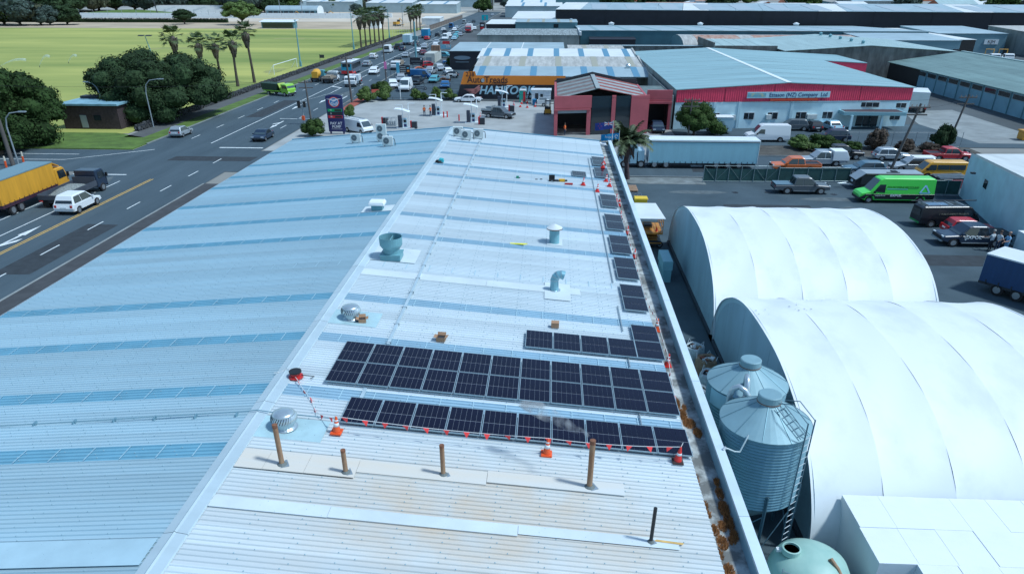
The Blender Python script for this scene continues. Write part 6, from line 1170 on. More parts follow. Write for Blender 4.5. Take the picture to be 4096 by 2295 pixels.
for x in (-.45,.45):
    for y in (-.45,.45): part(MB().tube((x,y,.85),(x,y,1.95),.035,n=5),'guard_post',M_BLACK,o)
for y in (-.3,.3): part(MB().box(.62,.72,y-.06,y+.06,.05,2.1),'mast',M_DARK,o); part(MB().box(.72,1.6,y-.06,y+.06,.05,.1),'fork',M_DARK,o)
for x in (-.55,.4):
    for y in (-.5,.5): wheel(o,x,y,.24,.18)
# forecourt vehicles
SY=(.9,1,.88)
place(make_car('sedan',P_WHITE,4.7,.9,1.42,'sedan'),'white sedan parked along the forecourt edge under the sign wall',-14.4,130.8,PI,SX,'vehicles at the fuel station','car')
v=place(make_ute('flat_deck_ute',P_GREY,5.2,.93,1.8,'flat'),'dark double-cab flat-deck ute with headboard frame on the forecourt',-7.9,114.7,RD(-20),(.98,.95,.9),'vehicles at the fuel station'); part(MB().box(-1.0,-.92,-.85,.85,1.2,1.95).box(-2.6,-.95,-.98,-.92,1.2,1.5).box(-2.6,-.95,.92,.98,1.2,1.5),'deck_frame',M_STEEL,v)
v=place(make_van('panel_van',P_WHITE,5.0,.92,2.0,'hiace',True,False),'white van with ladder rack beside the price sign',-26.7,101.6,RD(-38),(.95,.95,.9),'vehicles at the fuel station'); part(MB().box(-2.2,1.2,-.62,-.56,2.05,2.12).box(-2.2,1.2,.3,.36,2.05,2.12).box(-2.2,1.2,.56,.62,2.05,2.12),'ladder',M_STEEL,v)
# ---------------------------------------------------------------- traffic on the road and the car yard
GT='traffic on the main road'; GY_='cars in the car yard'
PROT={}
def veh(kind,label,x,y,h,p,group,s=None,cat=None,fine=True):
    """h: heading in degrees, 90 is away from the camera; copies share meshes of the first of a kind"""
    k=(kind,fine)
    if k not in PROT:
        f={'hatch':lambda:make_car('hatchback',p,4.2,.87,1.5,'hatch',fine),'sedan':lambda:make_car('sedan',p,4.6,.89,1.45,'sedan',fine),'suv':lambda:make_car('suv',p,4.6,.93,1.68,'suv',fine),'ute':lambda:make_ute('double_cab_ute',p,5.2,.93,1.8,'open',fine),'van':lambda:make_van('panel_van',p,5.0,.92,2.05,'hiace',fine,False),'tvan':lambda:make_van('cargo_van',p,5.6,.98,2.4,'transit',fine,False)}[kind]
        PROT[k]=f(); r=PROT[k]; r['label']=label; r['group']=group; r.location=(x,y,.004); r.rotation_euler=(0,0,RD(h))
        for c in KIDS.get(r.name,[]):
            pass
        PROT[(kind,fine,'p')]=p
    else: r=dup(PROT[k],(x,y,.004),RD(h),label,group,None,p)
    r.scale=s or ((.9,1,.9) if abs(math.sin(RD(h)))>.7 else (1,.9,.9))
    if cat: r['category']=cat
    return r
veh('suv','white suv driving towards the camera beside the median',-40.4,172.8,-90,P_WHITE,GT); veh('hatch','white hatchback driving away by the grass verge',-49.0,210.5,88,P_WHITE,GT); veh('tvan','white cargo van with blue rear windows driving away',-48.6,228.8,90,P_WHITE,GT); veh('ute','black ute driving away ahead of the white cargo van',-48.1,241,90,P_BLK,GT); veh('suv','dark suv passing the pale box truck',-44.7,255,90,P_GREY,GT); veh('suv','silver suv coming towards the camera past the median bars',-40.1,243.6,-90,P_SILV,GT); veh('sedan','silver-green sedan coming towards the camera by the steel mast',-40.7,214.3,-90,P_SILV,GT); veh('sedan','dark red car turning near the container yard',-37.2,222.5,-70,mat('car_maroon',(.12,.02,.03),.3),GT)
for i,(kd,x,y,h,p,l) in enumerate((('sedan',-39.2,264,-90,P_SILV,'silver sedan in the far queue, nearest of its lane'),('hatch',-37.5,249.5,-90,P_WHITE,'white hatchback beside the numbered blue board'),('tvan',-38.6,281.5,-90,P_WHITE,'white minibus facing the camera in the far queue'),('hatch',-44.2,301,90,P_BLK,'dark car driving away beyond the blue truck'),('suv',-43.4,317,90,P_BLK,'black suv driving away far up the road'),('sedan',-35.4,282,-90,P_LBLUE,'pale blue sedan at the far kerb of the queue'),('suv',-36.0,291,-90,P_TEAL,'teal suv behind the pale blue sedan'),('sedan',-37.5,309,-90,P_TEAL,'teal sedan in the middle of the far queue'),('tvan',-46.0,358,90,P_BLUE,'blue van driving away far up the road'),('hatch',-41.9,336,-90,P_WHITE,'white hatchback far up the road near the median'),('suv',-37.4,318,-90,P_GREY,'grey suv in front of the red-fronted lorry'),('van',-44.6,398,90,P_SILV,'silver van farthest away on the left lane'),('hatch',-40.8,408,-90,P_BLK,'black hatchback farthest away on the right lane'),('sedan',-34.2,345,-90,P_WHITE,'white sedan at the far service station kerb'),('hatch',-27.4,346,20,P_WHITE,'white hatchback parked at the far service station'),('hatch',-25.8,351,60,P_TEAL,'teal hatchback parked at the far service station'),('sedan',-37.0,489,-90,P_SILV,'silver car where the road fades out'))):
    veh(kd,l,x,y,h,p,GT,None,None,False)
for kd,x,y,h,p,l in (('sedan',-30.7,175.5,200,P_ORG,'orange coupe in the car yard behind the signs'),('ute',-27.4,173.2,-100,P_SILV,'silver ute facing the camera in the car yard'),('hatch',-23.4,173.4,-70,P_WHITE,'white hatchback against the black shop front'),('suv',-31.7,159.8,-80,P_SILV,'silver suv parked under the blue sign board'),('ute',-27.4,155.2,-95,P_BLK,'black ute facing the camera in the car yard'),('tvan',-28.0,145.2,-90,P_WHITE,'white van facing the camera behind the red-edged planter'),('suv',-31.3,149.2,-75,P_WHITE,'white suv half hidden behind the planter'),('sedan',-20.9,149.5,-85,P_BLUE,'blue sedan near the tyre shop corner'),('van',-28.6,164.8,-8,P_BLUE,'long blue van parked side-on in the car yard'),('suv',-29.4,213,-20,P_TEAL,'teal suv behind the white container'),('sedan',-28.6,219,-15,P_SILV,'silver sedan behind the teal suv'),('hatch',-22.2,166.0,180,P_BLK,'black hatchback by the shop front')): veh(kd,l,x,y,h,p,GY_)
for i,(kd,x,y,h,p,l) in enumerate((('sedan',-46.0,190,90,P_SILV,'silver sedan driving away behind the bus gap'),('hatch',-39.9,198,-90,P_BLK,'black hatchback coming towards the camera past the sign boards'),('suv',-49.5,273,90,P_WHITE,'white suv driving away beyond the pale box truck'),('sedan',-39.6,229,-90,P_WHITE,'white sedan coming between the silver sedan and suv'),('hatch',-45.5,235,90,P_NAVY,'navy hatchback driving away in the inner lane'),('hatch',-45.2,281,90,P_RED,'red hatchback driving away by the blue truck'),('suv',-39.4,298,-90,P_WHITE,'white suv queued behind the minibus'),('sedan',-35.6,303,-90,P_SILV,'silver sedan queued at the kerb behind the teal suv'),('hatch',-42.6,349,-90,P_SILV,'silver hatchback far up the road'),('sedan',-46.4,334,90,P_WHITE,'white sedan driving away far up the road'),('suv',-37.0,362,-90,P_GREY,'grey suv far up the road by the service station'))): veh(kd,l,x,y,h,p,GT,None,None,y<240)
for kd,x,y,h,p,l in (('hatch',-24.4,158.2,-95,P_TEAL,'teal hatchback in the middle of the car yard'),('sedan',-33.6,170.4,-80,P_WHITE,'white sedan behind the blue sign board'),('suv',-26.6,181.0,-60,P_SILV,'silver suv beside the black shop wall'),('hatch',-30.2,188.5,30,P_RED,'red hatchback behind the black billboard'),('sedan',-25.6,196,10,P_BLUE,'blue sedan behind the black shop')): veh(kd,l,x,y,h,p,GY_)
# bus
o=thing('city_bus','city bus with blue rear and red skirt driving away','bus',(-45.9,174.2,.004),RD(90),GT,(.9,1,.9)); part(hull(MB(),[(4.9,.35),(4.95,1.2),(4.75,2.95),(-4.9,2.95),(-5.0,1.2),(-5.0,.35)],1.2,.03,1.2,.06),'body',mat('bus_grey',(.10,.13,.17),.4),o); part(MB().box(-4.9,4.7,-1.08,1.08,2.96,3.02),'roof',M_WHITE,o); part(MB().box(-3.4,-1.5,-.8,.8,3.02,3.2).box(.8,2.4,-.7,.7,3.02,3.16),'roof_unit',M_OFFW,o); part(MB().box(-5.03,-4.99,-1.15,1.15,1.1,2.85),'rear_panel',mat('bus_teal',(.06,.32,.45),.4),o); part(MB().box(-5.04,-4.2,-1.22,1.22,.35,1.05),'red_skirt',M_RED,o); part(MB().box(-5.05,-5.03,-.9,.9,1.9,2.6),'rear_window',M_GLASS,o)
for s in (-1,1):
    for k in range(6): part(MB().box(-4.1+k*1.42,-2.8+k*1.42,s*1.2-.012,s*1.2+.012,1.35,2.5),'side_window',M_GLASS,o)
for x in (3.1,-2.6):
    for y in (-1.05,1.05): wheel(o,x,y,.46,.28)
# trucks
def reg(r,label,x,y,h,group=GT,s=(.9,1,.9)): r['label']=label; r['group']=group; r.location=(x,y,.004); r.rotation_euler=(0,0,RD(h)); r.scale=s; return r
reg(make_box_truck('box_truck',P_WHITE,mat('box_pale_blue',(.42,.58,.66),.5),8.5,1.25,3.5),'tall pale box truck stopped by the stone wall',-48.1,259.5,90); reg(make_box_truck('box_truck',P_BLUE,mat('box_bright_blue',(.03,.24,.46),.4),8.5,1.3,3.5),'bright blue box truck with white roof farther up the road',-47.2,292,90); reg(make_box_truck('box_truck',P_RED,M_WHITE,9,1.25,3.4),'red-fronted lorry with white box in the far queue',-34.6,326,-90)
def small_truck(name,p,L=6.4,W=1.1): r=thing(name,name,'truck'); h=L/2; cab(r,p,h-1.7,h,W-.05,.5,2.2); chassis(r,-h+.1,h-.4,(h-.9,-h+1.3),W,.4); return r,h
r,h=small_truck('flatbed_truck',P_WHITE); part(MB().box(-h,h-1.85,-1.15,1.15,.95,1.1),'deck',M_WOOD,r); part(MB().box(-h+.1,h-2.4,-1.0,1.0,1.1,1.35).box(-h+.6,h-3,-.7,.7,1.35,1.6),'deck_load',mat('load_tan',(.26,.22,.17),.9,var=.3,scale=2),r); part(MB().box(h-1.9,h-1.8,-1.1,1.1,1.1,1.9),'headboard',M_STEEL,r); reg(r,'white-cabbed flatbed truck with tan load driving away',-46.1,157.2,88)
r,h=small_truck('mixer_truck',P_TEAL,6.0); part(MB().lathe([(.35,-1.6),(.85,-.9),(.95,0),(.7,.9),(.4,1.3)],16),'drum',mat('drum_yellow',(.62,.34,.03),.5),r); KIDS[r.name][-1].location=(-1.1,0,1.85); KIDS[r.name][-1].rotation_euler=(0,RD(76),0); part(MB().box(-h,h-1.9,-1.0,1.0,.8,1.0),'deck',M_DARK,r); part(MB().box(-h-.1,-h+.5,-.6,.6,1.0,2.3),'hopper',mat('drum_yellow',(0,0,0)),r); reg(r,'yellow drum truck with teal cab at the roadside',-49.3,159.2,92)
r,h=small_truck('recovery_truck',P_WHITE,7.0,1.15); part(MB().box(-h,h-1.85,-1.2,1.2,.9,1.05),'deck',M_STEEL,r); part(MB().box(-h+.5,-h+3.2,-1.15,1.15,1.05,2.1),'service_body',M_OFFW,r); part(MB().path([(-h+.8,.2,2.1),(-h+1.5,.2,2.7),(-h+3.5,.1,2.5)],.12,6),'crane_arm',M_RED,r); part(MB().box(-h+.02,-h+.3,-1.2,1.2,.5,1.3),'rear_skirt',M_RED,r); reg(r,'white service truck with red crane arm facing the camera',-40.1,152.3,-88)
r,h=small_truck('timber_truck',P_WHITE,7.0,1.15); part(MB().box(-h,h-1.85,-1.15,1.15,.95,1.1),'deck',M_DARK,r); part(MB().box(-h+.3,h-2.2,-1.0,1.0,1.1,2.0),'timber_load',mat('load_tan',(0,0,0)),r); reg(r,'white truck with brown load behind the sign boards',-37.0,183.5,-90)
r,h=small_truck('skip_truck',P_LIME,6.2,1.15); part(hull(MB(),[(-h-.2,1.0),(-h-.4,2.2),(.6,2.2),(.3,1.0)],1.1,0,9,.05),'skip',mat('skip_dark_green',(.02,.05,.03),.6),r); part(MB().box(-h,1.2,-1.15,1.15,.8,.98),'deck',P_LIME,r); part(MB().slab([(.65,-.95,2.3),(1.25,-.95,1.0),(1.25,.95,1.0),(.65,.95,2.3)],.08),'load_guard',mat('guard_lime',(.35,.45,.08),.6),r); reg(r,'lime green skip truck waiting behind the corner bushes',-50.2,137.5,-25,GT,(1,.95,.95))
# yellow curtain truck, tipper and white 4wd at the left junction
o=thing('curtain_truck','yellow curtain-sided truck leaving the junction','truck',(-49.2,63.5,.004),RD(90),'trucks at the junction'); M_YC=mat('yellow_curtain',(.60,.30,.02),.6,var=.14,scale=.8,stretch=(3,1,.3)); part(MB().box(-4.2,3.7,-1.22,1.22,1.12,3.15),'curtain_side',M_YC,o); part(MB().box(-4.25,3.75,-1.25,1.25,3.15,3.25),'roof',mat('truck_roof_grey',(.16,.25,.29),.6),o); part(MB().box(-4.2,3.7,-1.24,1.24,.82,1.11),'side_raves',mat('dark_maroon',(.05,.02,.035),.6),o); part(MB().box(-4.2,5.3,-.45,.45,.5,.8),'chassis',M_DARK,o)
cab(o,P_YEL,3.95,5.75,1.12,.55,2.45); part(MB().slab([(3.9,-1.0,3.05),(3.9,1.0,3.05),(5.1,.9,2.5),(5.1,-.9,2.5)],.08),'wind_deflector',P_YEL,o)
for x in (-3.0,-1.9,4.9):
    for y in (-1.05,1.05): wheel(o,x,y,.45,.3)
for k in range(12): part(MB().box(-3.9+k*.66,-3.86+k*.66,-1.26,-1.225,.85,1.25),'curtain_strap',M_DARK,o)
o=thing('tipper_truck','dark tipper truck heaped with grey gravel behind the yellow truck','truck',(-45.8,66.2,.004),RD(90),'trucks at the junction',(1,1,.85)); M_TIP=mat('tipper_grey',(.055,.065,.085),.6,var=.15,scale=2); cab(o,P_NAVY,2.2,3.9,1.12,.6,2.5); part(MB().box(-3.4,3.4,-.45,.45,.5,.85),'chassis',M_DARK,o)
part(MB().box(-3.6,1.9,-1.22,-1.14,.9,1.5),'tray_side',M_TIP,o); part(MB().box(-3.6,1.9,1.14,1.22,.9,1.5),'tray_side',M_TIP,o); part(MB().box(-3.6,-3.52,-1.14,1.14,.9,1.4),'tailgate',M_TIP,o); part(MB().box(1.82,1.9,-1.14,1.14,.9,1.9),'headboard',M_TIP,o); part(MB().box(-3.52,1.82,-1.14,1.14,.88,.95),'tray_floor',M_TIP,o)
b=MB(); rg=random.Random(3); nx,ny=16,8; vs=[((-3.5+5.3*i/nx),(-1.13+2.26*j/ny),.96+.75*math.sin(PI*min(1,max(0,(i-.5)/nx)))*math.sin(PI*j/ny)**.8+rg.uniform(-.04,.04)) for i in range(nx+1) for j in range(ny+1)]
part(b.add(vs,[(i*(ny+1)+j,(i+1)*(ny+1)+j,(i+1)*(ny+1)+j+1,i*(ny+1)+j+1) for i in range(nx) for j in range(ny)]),'gravel_heap',mat('gravel',(.22,.24,.23),.95,var=.4,scale=8,bump=.8,bscale=25),o)['kind']='stuff'
for s in (-1,1): part(MB().box(-3.66,-3.6,s*.95-.15,s*.95+.15,.72,.84),'tail_light',M_TAIL,o); part(MB().box(-3.3,-3.25,s*.8-.3,s*.8+.3,.15,.8),'mud_flap',M_BLACK,o)
for x in (-2.5,-1.4,2.9):
    for y in (-1.02,1.02): wheel(o,x,y,.46,.3)
veh('suv','white four-wheel drive beside the tipper at the yellow centre line',-43.3,62.6,90,P_WHITE,'trucks at the junction',(.95,1.05,1.0)); veh('hatch','silver hatchback waiting across the junction',-50.3,98,90,P_SILV,GT); veh('sedan','navy sedan approaching the junction',-38.2,96,-90,P_NAVY,GT)
# street vehicles by the company building
for kd,x,y,h,p,l in (('suv',34.3,108.0-1.6,178,P_GREY,'grey suv parked left of three by the company entrance'),('hatch',37.2,108.0-1.5,95,P_BLK,'black hatchback parked middle of three by the company entrance'),('sedan',40.0,107.0,100,P_LBLUE,'pale blue sedan parked right of three by the company entrance'),('suv',37.2,98.6,180,P_NAVY,'navy suv behind the shrubs in the company car park'),('hatch',15.1,104.2,-90,P_NAVY,'dark blue hatchback backed into the red garage bay'),('tvan',28.6,98.2,180,P_WHITE,'white cargo van behind the grey fence by the round tree')): veh(kd,l,x,y,h,p,'vehicles by the company building')
r=make_box_truck('box_truck',P_WHITE,mat('box_white_dirty',(.55,.60,.60),.6),8,1.3,3.3); reg(r,'white box truck beside the right corner of the company building',60,126,70,'vehicles by the company building',(1,1,.95))
o=thing('box_trailer','pale blue box trailer behind the round tree','trailer',(23.5,103.6,0)); part(MB().box(-1.7,1.6,-1.0,1.0,.4,2.2),'box_body',mat('box_pale_blue',(0,0,0)),o); part(MB().box(-1.75,1.65,-1.05,1.05,2.2,2.28),'roof',M_WHITE,o)
for y in (-1.0,1.0): wheel(o,0,y,.3,.2)
for i,(x,y,p,l) in enumerate(((117,211,P_WHITE,'white tow truck left of the pair in the far depot'),(120.5,211,P_WHITE,'white tow truck right of the pair in the far depot'),(110,222,P_LIME,'green and white lorry at the back of the far depot'))):
    r,h=small_truck('depot_truck',p,6.5,1.2); part(MB().box(-h,h-1.9,-1.2,1.2,.9,1.1),'deck',M_OFFW,r); part(MB().path([(-h+.5,-1,1.1),(-h+.5,-1,3.0),(-h+.5,1,3.0),(-h+.5,1,1.1)],.12,6),'lift_frame',mat('fork_yellow',(0,0,0)),r); reg(r,l,x,y,-100,'lorries in the far depot')
lidbin('yellow skip bin at the right edge of the driveway',63.6,100.6,mat('skip_yellow',(.55,.27,.02),.5),2.6,1.6,1.3)
# signs, boards, planter and container in the car yard
o=thing('sign_board','blue and black yard sign with round-ended blue panel on posts','sign',(-31.4,161,0)); part(MB().box(-1.4,-.75,-.1,.1,1.2,3.5),'blue_panel',mat('panel_cyan',(.12,.40,.55),.5),o); part(MB().box(-.7,1.5,-.1,.1,1.2,3.0),'black_panel',M_BLACKW,o)
for k in range(4): part(MB().box(-.55,.6,-.125,-.102,2.65-k*.35,2.72-k*.35),'text_line',M_OFFW,o)
part(MB().box(.85,1.35,-.125,-.102,2.3,2.6),'badge',mat('panel_cyan',(0,0,0)),o); part(MB().box(.85,1.35,-.125,-.102,1.7,2.1),'badge',M_ORGW,o)
for x in (-1.2,1.3): part(MB().box(x-.05,x+.05,-.05,.05,0,1.2),'post',M_DARK,o)
o=thing('billboard','black billboard with thin white lines on two legs','sign',(-32.3,183,0)); part(MB().box(-1.6,1.6,-.08,.08,1.0,2.6),'board',M_BLACKW,o); part(MB().box(-1.2,1.3,-.1,-.082,1.75,1.85),'text_line',M_GREYP,o); part(MB().box(-.9,.9,-.1,-.082,1.2,1.26),'text_line',M_GREYP,o); disc(.22,1.2,2.3,-.1,M_OFFW,'round_logo',o)
for x in (-.9,.9): part(MB().box(x-.06,x+.06,-.05,.05,0,1.0),'post',M_DARK,o)
o=thing('number_board','pale blue roadside board reading 228 with red logo on top','sign',(-33.2,239.7,0)); part(MB().box(-2,2,-.08,.08,.2,1.4),'board',mat('board_blue',(.20,.42,.55),.5),o); text('228','lettering',M_FLW,o,TM((1.1,-.1,.9),(1,0,0),(0,0,1)),.9,.006,weight=.02); part(MB().box(-.6,1.6,-.08,.08,1.6,2.4),'logo_board',M_GRED,o)
for x in (-1.6,1.6): part(MB().box(x-.06,x+.06,-.04,.04,0,2.0),'post',M_DARK,o)
o=thing('price_sign','small black and red fuel sign at the far service station','sign',(-30.3,340.5,0)); part(MB().box(-1.1,1.1,-.15,.15,.3,3.1),'sign_body',M_BLACKW,o); part(MB().box(-.8,.8,-.2,-.16,.5,1.3),'price_bar',M_GRED,o); part(MB().box(-.6,.6,-.2,-.16,1.7,2.4),'logo',M_OFFW,o)
o=thing('billboard','turquoise advertising board beside the far road','sign',(-35.2,412,0)); part(MB().box(-1.7,1.7,-.1,.1,.9,3.4),'board',mat('board_turquoise',(.03,.40,.46),.5),o); part(MB().box(-.4,.5,-.13,-.102,1.2,2.9),'dark_figure',mat('poster_grey',(.2,.24,.28),.6),o)
for x in (-1,1): part(MB().box(x-.08,x+.08,-.05,.05,0,.9),'post',M_DARK,o)
o=thing('shipping_container','white storage container with louvred front in the car yard','container',(-31.4,204,0)); part(MB().box(-1.3,1.3,-6.2,6,0,2.3),'container_body',M_BEIGE if 0 else mat('container_cream',(.50,.52,.48),.6,var=.1,scale=1),o); part(MB().box(-.9,.5,-6.24,-6.205,.5,1.4),'louvre',M_GREYP,o)
o=thing('timber_crate','brown crate sitting on the white container','crate',(-31.0,206.5,2.3)); part(MB().box(-1.1,1.1,-1.1,1.1,0,1.3),'crate_body',mat('crate_brown',(.20,.12,.08),.8,var=.2,scale=2),o)
for k in range(4): part(MB().box(-1.13+k*.7,-1.03+k*.7,-1.13,-1.1,0,1.3),'crate_batten',M_WOOD,o)
o=thing('planter','planter bed with red-painted edge at the forecourt corner','planter',(-32.5,145,0)); part(MB().prism([(-2.2,1.5),(-1.4,-3.1),(1.6,-2.2),(2.0,1.8)],0,.35),'soil_bed',mat('mulch',(0,0,0)),o); part(MB().slab([(-1.45,-3.2,.55),(1.7,-2.25,.55),(1.7,-2.35,.0),(-1.45,-3.3,.0)],.1),'red_edge',mat('planter_red',(.45,.08,.05),.6),o)
o=thing('litter_bin','brown cylindrical litter bin on the footpath','bin',(-34.2,144.2,.02)); part(MB().lathe([(.42,0),(.45,.9),(.45,1.0)],14),'drum',mat('bin_brown',(.10,.06,.05),.8),o); part(MB().lathe([(.47,1.0),(.40,1.12),(.05,1.15)],14),'lid',M_DARK,o)
o=thing('trailer_frame','bare dark boat trailer frame standing in the car yard','trailer',(-25.3,146,0),.2); part(MB().box(-.8,.8,-1.2,-1.1,.4,.5).box(-.8,.8,1.1,1.2,.4,.5).box(-.85,-.75,-1.2,1.2,.4,.5).box(.75,.85,-1.2,1.2,.4,.5),'frame',M_DARK,o); part(MB().path([(-.8,1.1,.5),(-.8,1.1,1.1),(.8,1.1,1.1),(.8,1.1,.5)],.05,5),'hoop',M_DARK,o)
for x in (-.95,.95): w_=wheel(o,x,0,.28,.16)
fence_run('yard_fence','dark low mesh fence between the forecourt and the car yard','fence',(-31.8,147.8,0),(-17.8,147.4,0),1.0,8,None,False,M_DARK); fence_run('yard_fence','dark low rail fence along the forecourt edge by the bushes','fence',(-31.6,132.2,0),(-17,132.3,0),.5,8,None,False,M_DARK); fence_run('yard_gate','tall dark wire fence panel behind the blue sign','fence',(-36.2,167,0),(-31.8,165.5,0),1.9,5,None,False,M_DARK)
o=thing('scrap_rack','jumble of dark machinery on a rack before the black shop','rack',(-21.2,160,0))
rg=random.Random(8)
for k in range(14): b=MB(); b.cbox((rg.uniform(-2.4,2.4),rg.uniform(-.8,.8),rg.uniform(.3,1.5)),rg.uniform(.3,1.6),rg.uniform(.2,.5),rg.uniform(.2,.5),Matrix.Rotation(rg.uniform(-.4,.4),3,'Z')); part(b,'machine_part',rg.choice([M_DARK,M_GREYP,M_RUSTD,M_OFFW]),o)
# poles and lamps
pole('tall timber power pole at the forecourt corner by the red paving',-34.5,129,7.4,(-.3,0),True,.2,.3); pole('power pole with pink poster beside the road median',-35.3,161.7,7.4,(-.2,0),True,.16,.3); part(MB().box(-.28,.28,-.2,.2,2.2,3.6),'poster',mat('poster_pink',(.5,.15,.35),.6),KIDS and bpy.data.objects['power_pole.004']); pole('near power pole at the left junction',-61.2,79.3,9,(0,0),True,.24,.2); pole('power pole left of the price sign on the road',-40.9,116.3,5.2,(-.1,0),True,.16,.2) if 0 else pole('power pole on the kerb left of the price sign',-36.6,112,5.6,(-.2,0),True,.15,.2)
o=thing('steel_mast','thick teal steel mast with box by the oncoming lane','mast',(-37.8,214.1,0)); part(MB().tube((0,0,0),(0,0,9),.3,.22,10),'mast_shaft',M_TEALV,o); part(MB().box(-.7,.7,-.4,.4,4.4,5.4),'equipment_box',M_TEALW,o)
def lamp(label,x,y,h,reach,az=0,m=M_GREYP,dbl=False):
    o=thing('street_lamp',label,'street lamp',(x,y,0),az); part(MB().path([(0,0,0),(0,0,h*.72),(reach*.12,0,h*.88),(reach*.4,0,h*.97),(reach,0,h)],[.09,.08,.07,.06,.05],8),'column',m,o); part(MB().box(reach-.1,reach+.75,-.14,.14,h-.06,h+.06),'lamp_head',M_STEEL,o)
lamp('curved street lamp in front of the dark brick house',-65.6,106.5,5.8,-1.9); lamp('curved street lamp in front of the broad dark tree',-57.0,103.5,6.6,2.2); o=lamp('street lamp arm by the near junction pole',-60.6,79.4,5.9,2.0)
o=thing('forecourt_lamp','slim white lamp pole on the forecourt edge','street lamp',(-26.7,132.9,0)); part(MB().tube((0,0,0),(0,0,2.6),.07,n=8),'column',M_WHITE,o); part(MB().box(-.3,.3,-.1,.1,2.55,2.65),'lamp_head',M_WHITE,o)
for x,y,h,l in ((-62.2,187.7,10.4,'tall teal floodlight pole nearest by the stone wall'),(-61.5,238.5,9.8,'tall teal floodlight pole left of the six palms'),(-59.6,284,9.6,'tall teal floodlight pole right of the six palms')):
    o=thing('floodlight_pole',l,'floodlight',(x,y,0),0,'floodlights along the field'); part(MB().tube((0,0,0),(0,0,h),.2,.1,10),'shaft',M_TEALV,o); part(MB().box(-.12,.12,-.5,.5,h-.05,h+.1),'floodlight_head',M_TEALV,o); part(MB().box(-.25,.25,-.25,.25,0,1.2),'base_box',M_TEALV,o)
o=thing('floodlight_pole','floodlight pole with two flat lamps on the open field','floodlight',(-113.3,213.7,0)); part(MB().tube((0,0,0),(-.9,0,5.2),.16,.09,8),'shaft',M_TEALV,o)
for s in (-1,1): part(MB().slab([(-.9+s*1.1-.8,-.4,5.3),(-.9+s*1.1+.8,-.4,5.3),(-.9+s*1.1+.8,.4,5.45),(-.9+s*1.1-.8,.4,5.45)],.15),'floodlight_head',M_DARK,o)
for x,y,l in ((-61.0,80.8,'right orange and white road marker post at the junction pole'),(-61.4,78.4,'left orange and white road marker post at the junction pole')):
    o=thing('marker_post',l,'marker post',(x,y,0),0,'marker posts'); part(MB().tube((0,0,0),(.06,0,.75),.11,n=8),'orange_base',M_CONE,o); part(MB().tube((.06,0,.75),(.1,0,1.25),.11,.09,n=8),'white_top',mat('marker_cream',(.6,.56,.46),.6),o)
o=thing('traffic_signal','traffic signal with dark heads at the forecourt corner','traffic light',(-36.2,107.5,0)); part(MB().tube((0,0,0),(0,0,3.3),.08,n=8),'column',M_GREYP,o); part(MB().box(-.65,-.25,-.2,.1,2.3,3.3).box(.2,.55,-.2,.1,2.4,3.2),'signal_head',M_BLACK,o); part(MB().box(-.2,.2,-.25,-.05,.6,1.2),'push_button_box',M_CONE,o)
# overhead wires
b=[((-34.8,129,7.1),(-35.5,161.7,7.1)),((-34.8,129,6.4),(-35.5,161.7,6.5)),((-36.8,112,5.4),(-34.8,129,6.6)),((-36.8,112,5.4),(18.6,99.4,5.0)),((18.6,99.4,4.9),(51.2,94.9,6.0)),((39.1,81.2,6.9),(51.2,94.9,6.2)),((-61.2,79.3,8.6),(-36.8,112,5.5))]
for i,(p,q) in enumerate(b):
    p,q=Vector(p),Vector(q); o=MB().path([p.lerp(q,k/10)-Vector((0,0,.9*4*(k/10)*(1-k/10)*.5)) for k in range(11)],.014,4).obj('overhead_wire',M_BLACK); tag(o,['upper wire between the forecourt corner pole and the poster pole','lower wire between the forecourt corner pole and the poster pole','wire from the kerb pole to the forecourt corner pole','long wire crossing the forecourt to the round-tree pole','wire from the round-tree pole to the fence-corner pole','wire from the leaning street pole to the fence-corner pole','wire from the junction pole across the main road'][i],'wire','overhead wires')
# ---------------------------------------------------------------- vegetation
def crown_mesh(name,blobs,n,size,m,seed,core=.80,flat=.55,drop=0):
    """leaf-sized faces scattered through the shells of many clumps, with a rough inner core"""
    rg=random.Random(seed); b=MB(); tot=sum(r[3]*r[4] for r in blobs)
    for bx,by,bz,r,h in blobs:       # each core is a crumpled ball well inside its clump
        k1,k2=7,5; vs=[]
        for j in range(k2+1):
            for i in range(k1):
                a=2*PI*i/k1; t=PI*j/k2; q=core*(1+rg.uniform(-.12,.1)); vs.append((bx+r*q*math.sin(t)*math.cos(a),by+r*q*math.sin(t)*math.sin(a),bz+h*q*math.cos(t)))
        b.add(vs,[(j*k1+i,(j+1)*k1+i,(j+1)*k1+(i+1)%k1,j*k1+(i+1)%k1) for j in range(k2) for i in range(k1)])
        for _ in range(int(n*r*h/tot)):
            z=rg.uniform(-.55,1); a=rg.uniform(0,2*PI); s=math.sqrt(max(0,1-z*z)); d_=Vector((s*math.cos(a),s*math.sin(a),z)); q=rg.uniform(.78,1.06)
            p=Vector((bx+d_.x*r*q,by+d_.y*r*q,bz+d_.z*h*q-drop*rg.random())); nn=(d_+Vector((rg.uniform(-flat,flat),rg.uniform(-flat,flat),rg.uniform(-flat,flat)))).normalized(); u=nn.orthogonal().normalized(); u=(u*math.cos(a*3)+nn.cross(u)*math.sin(a*3)); v_=nn.cross(u); sz=size*rg.uniform(.6,1.3)
            b.add([p-u*sz,p-v_*sz*.55,p+u*sz,p+v_*sz*.55],[(0,1,2,3)])
    return b.mesh(name,m)
def blobs_dome(rg,R_,H,zc,k,sub,sq=1.0):
    out=[(0,0,zc,R_*.78,H*.78)]
    for i in range(k):
        z=rg.uniform(-.25,1); a=rg.uniform(0,2*PI); s=math.sqrt(1-z*z); q=rg.uniform(.72,.92); out.append((math.cos(a)*s*R_*q,math.sin(a)*s*R_*q*sq,zc+z*H*q,sub*rg.uniform(.7,1.25),sub*rg.uniform(.55,.95)))
    return out
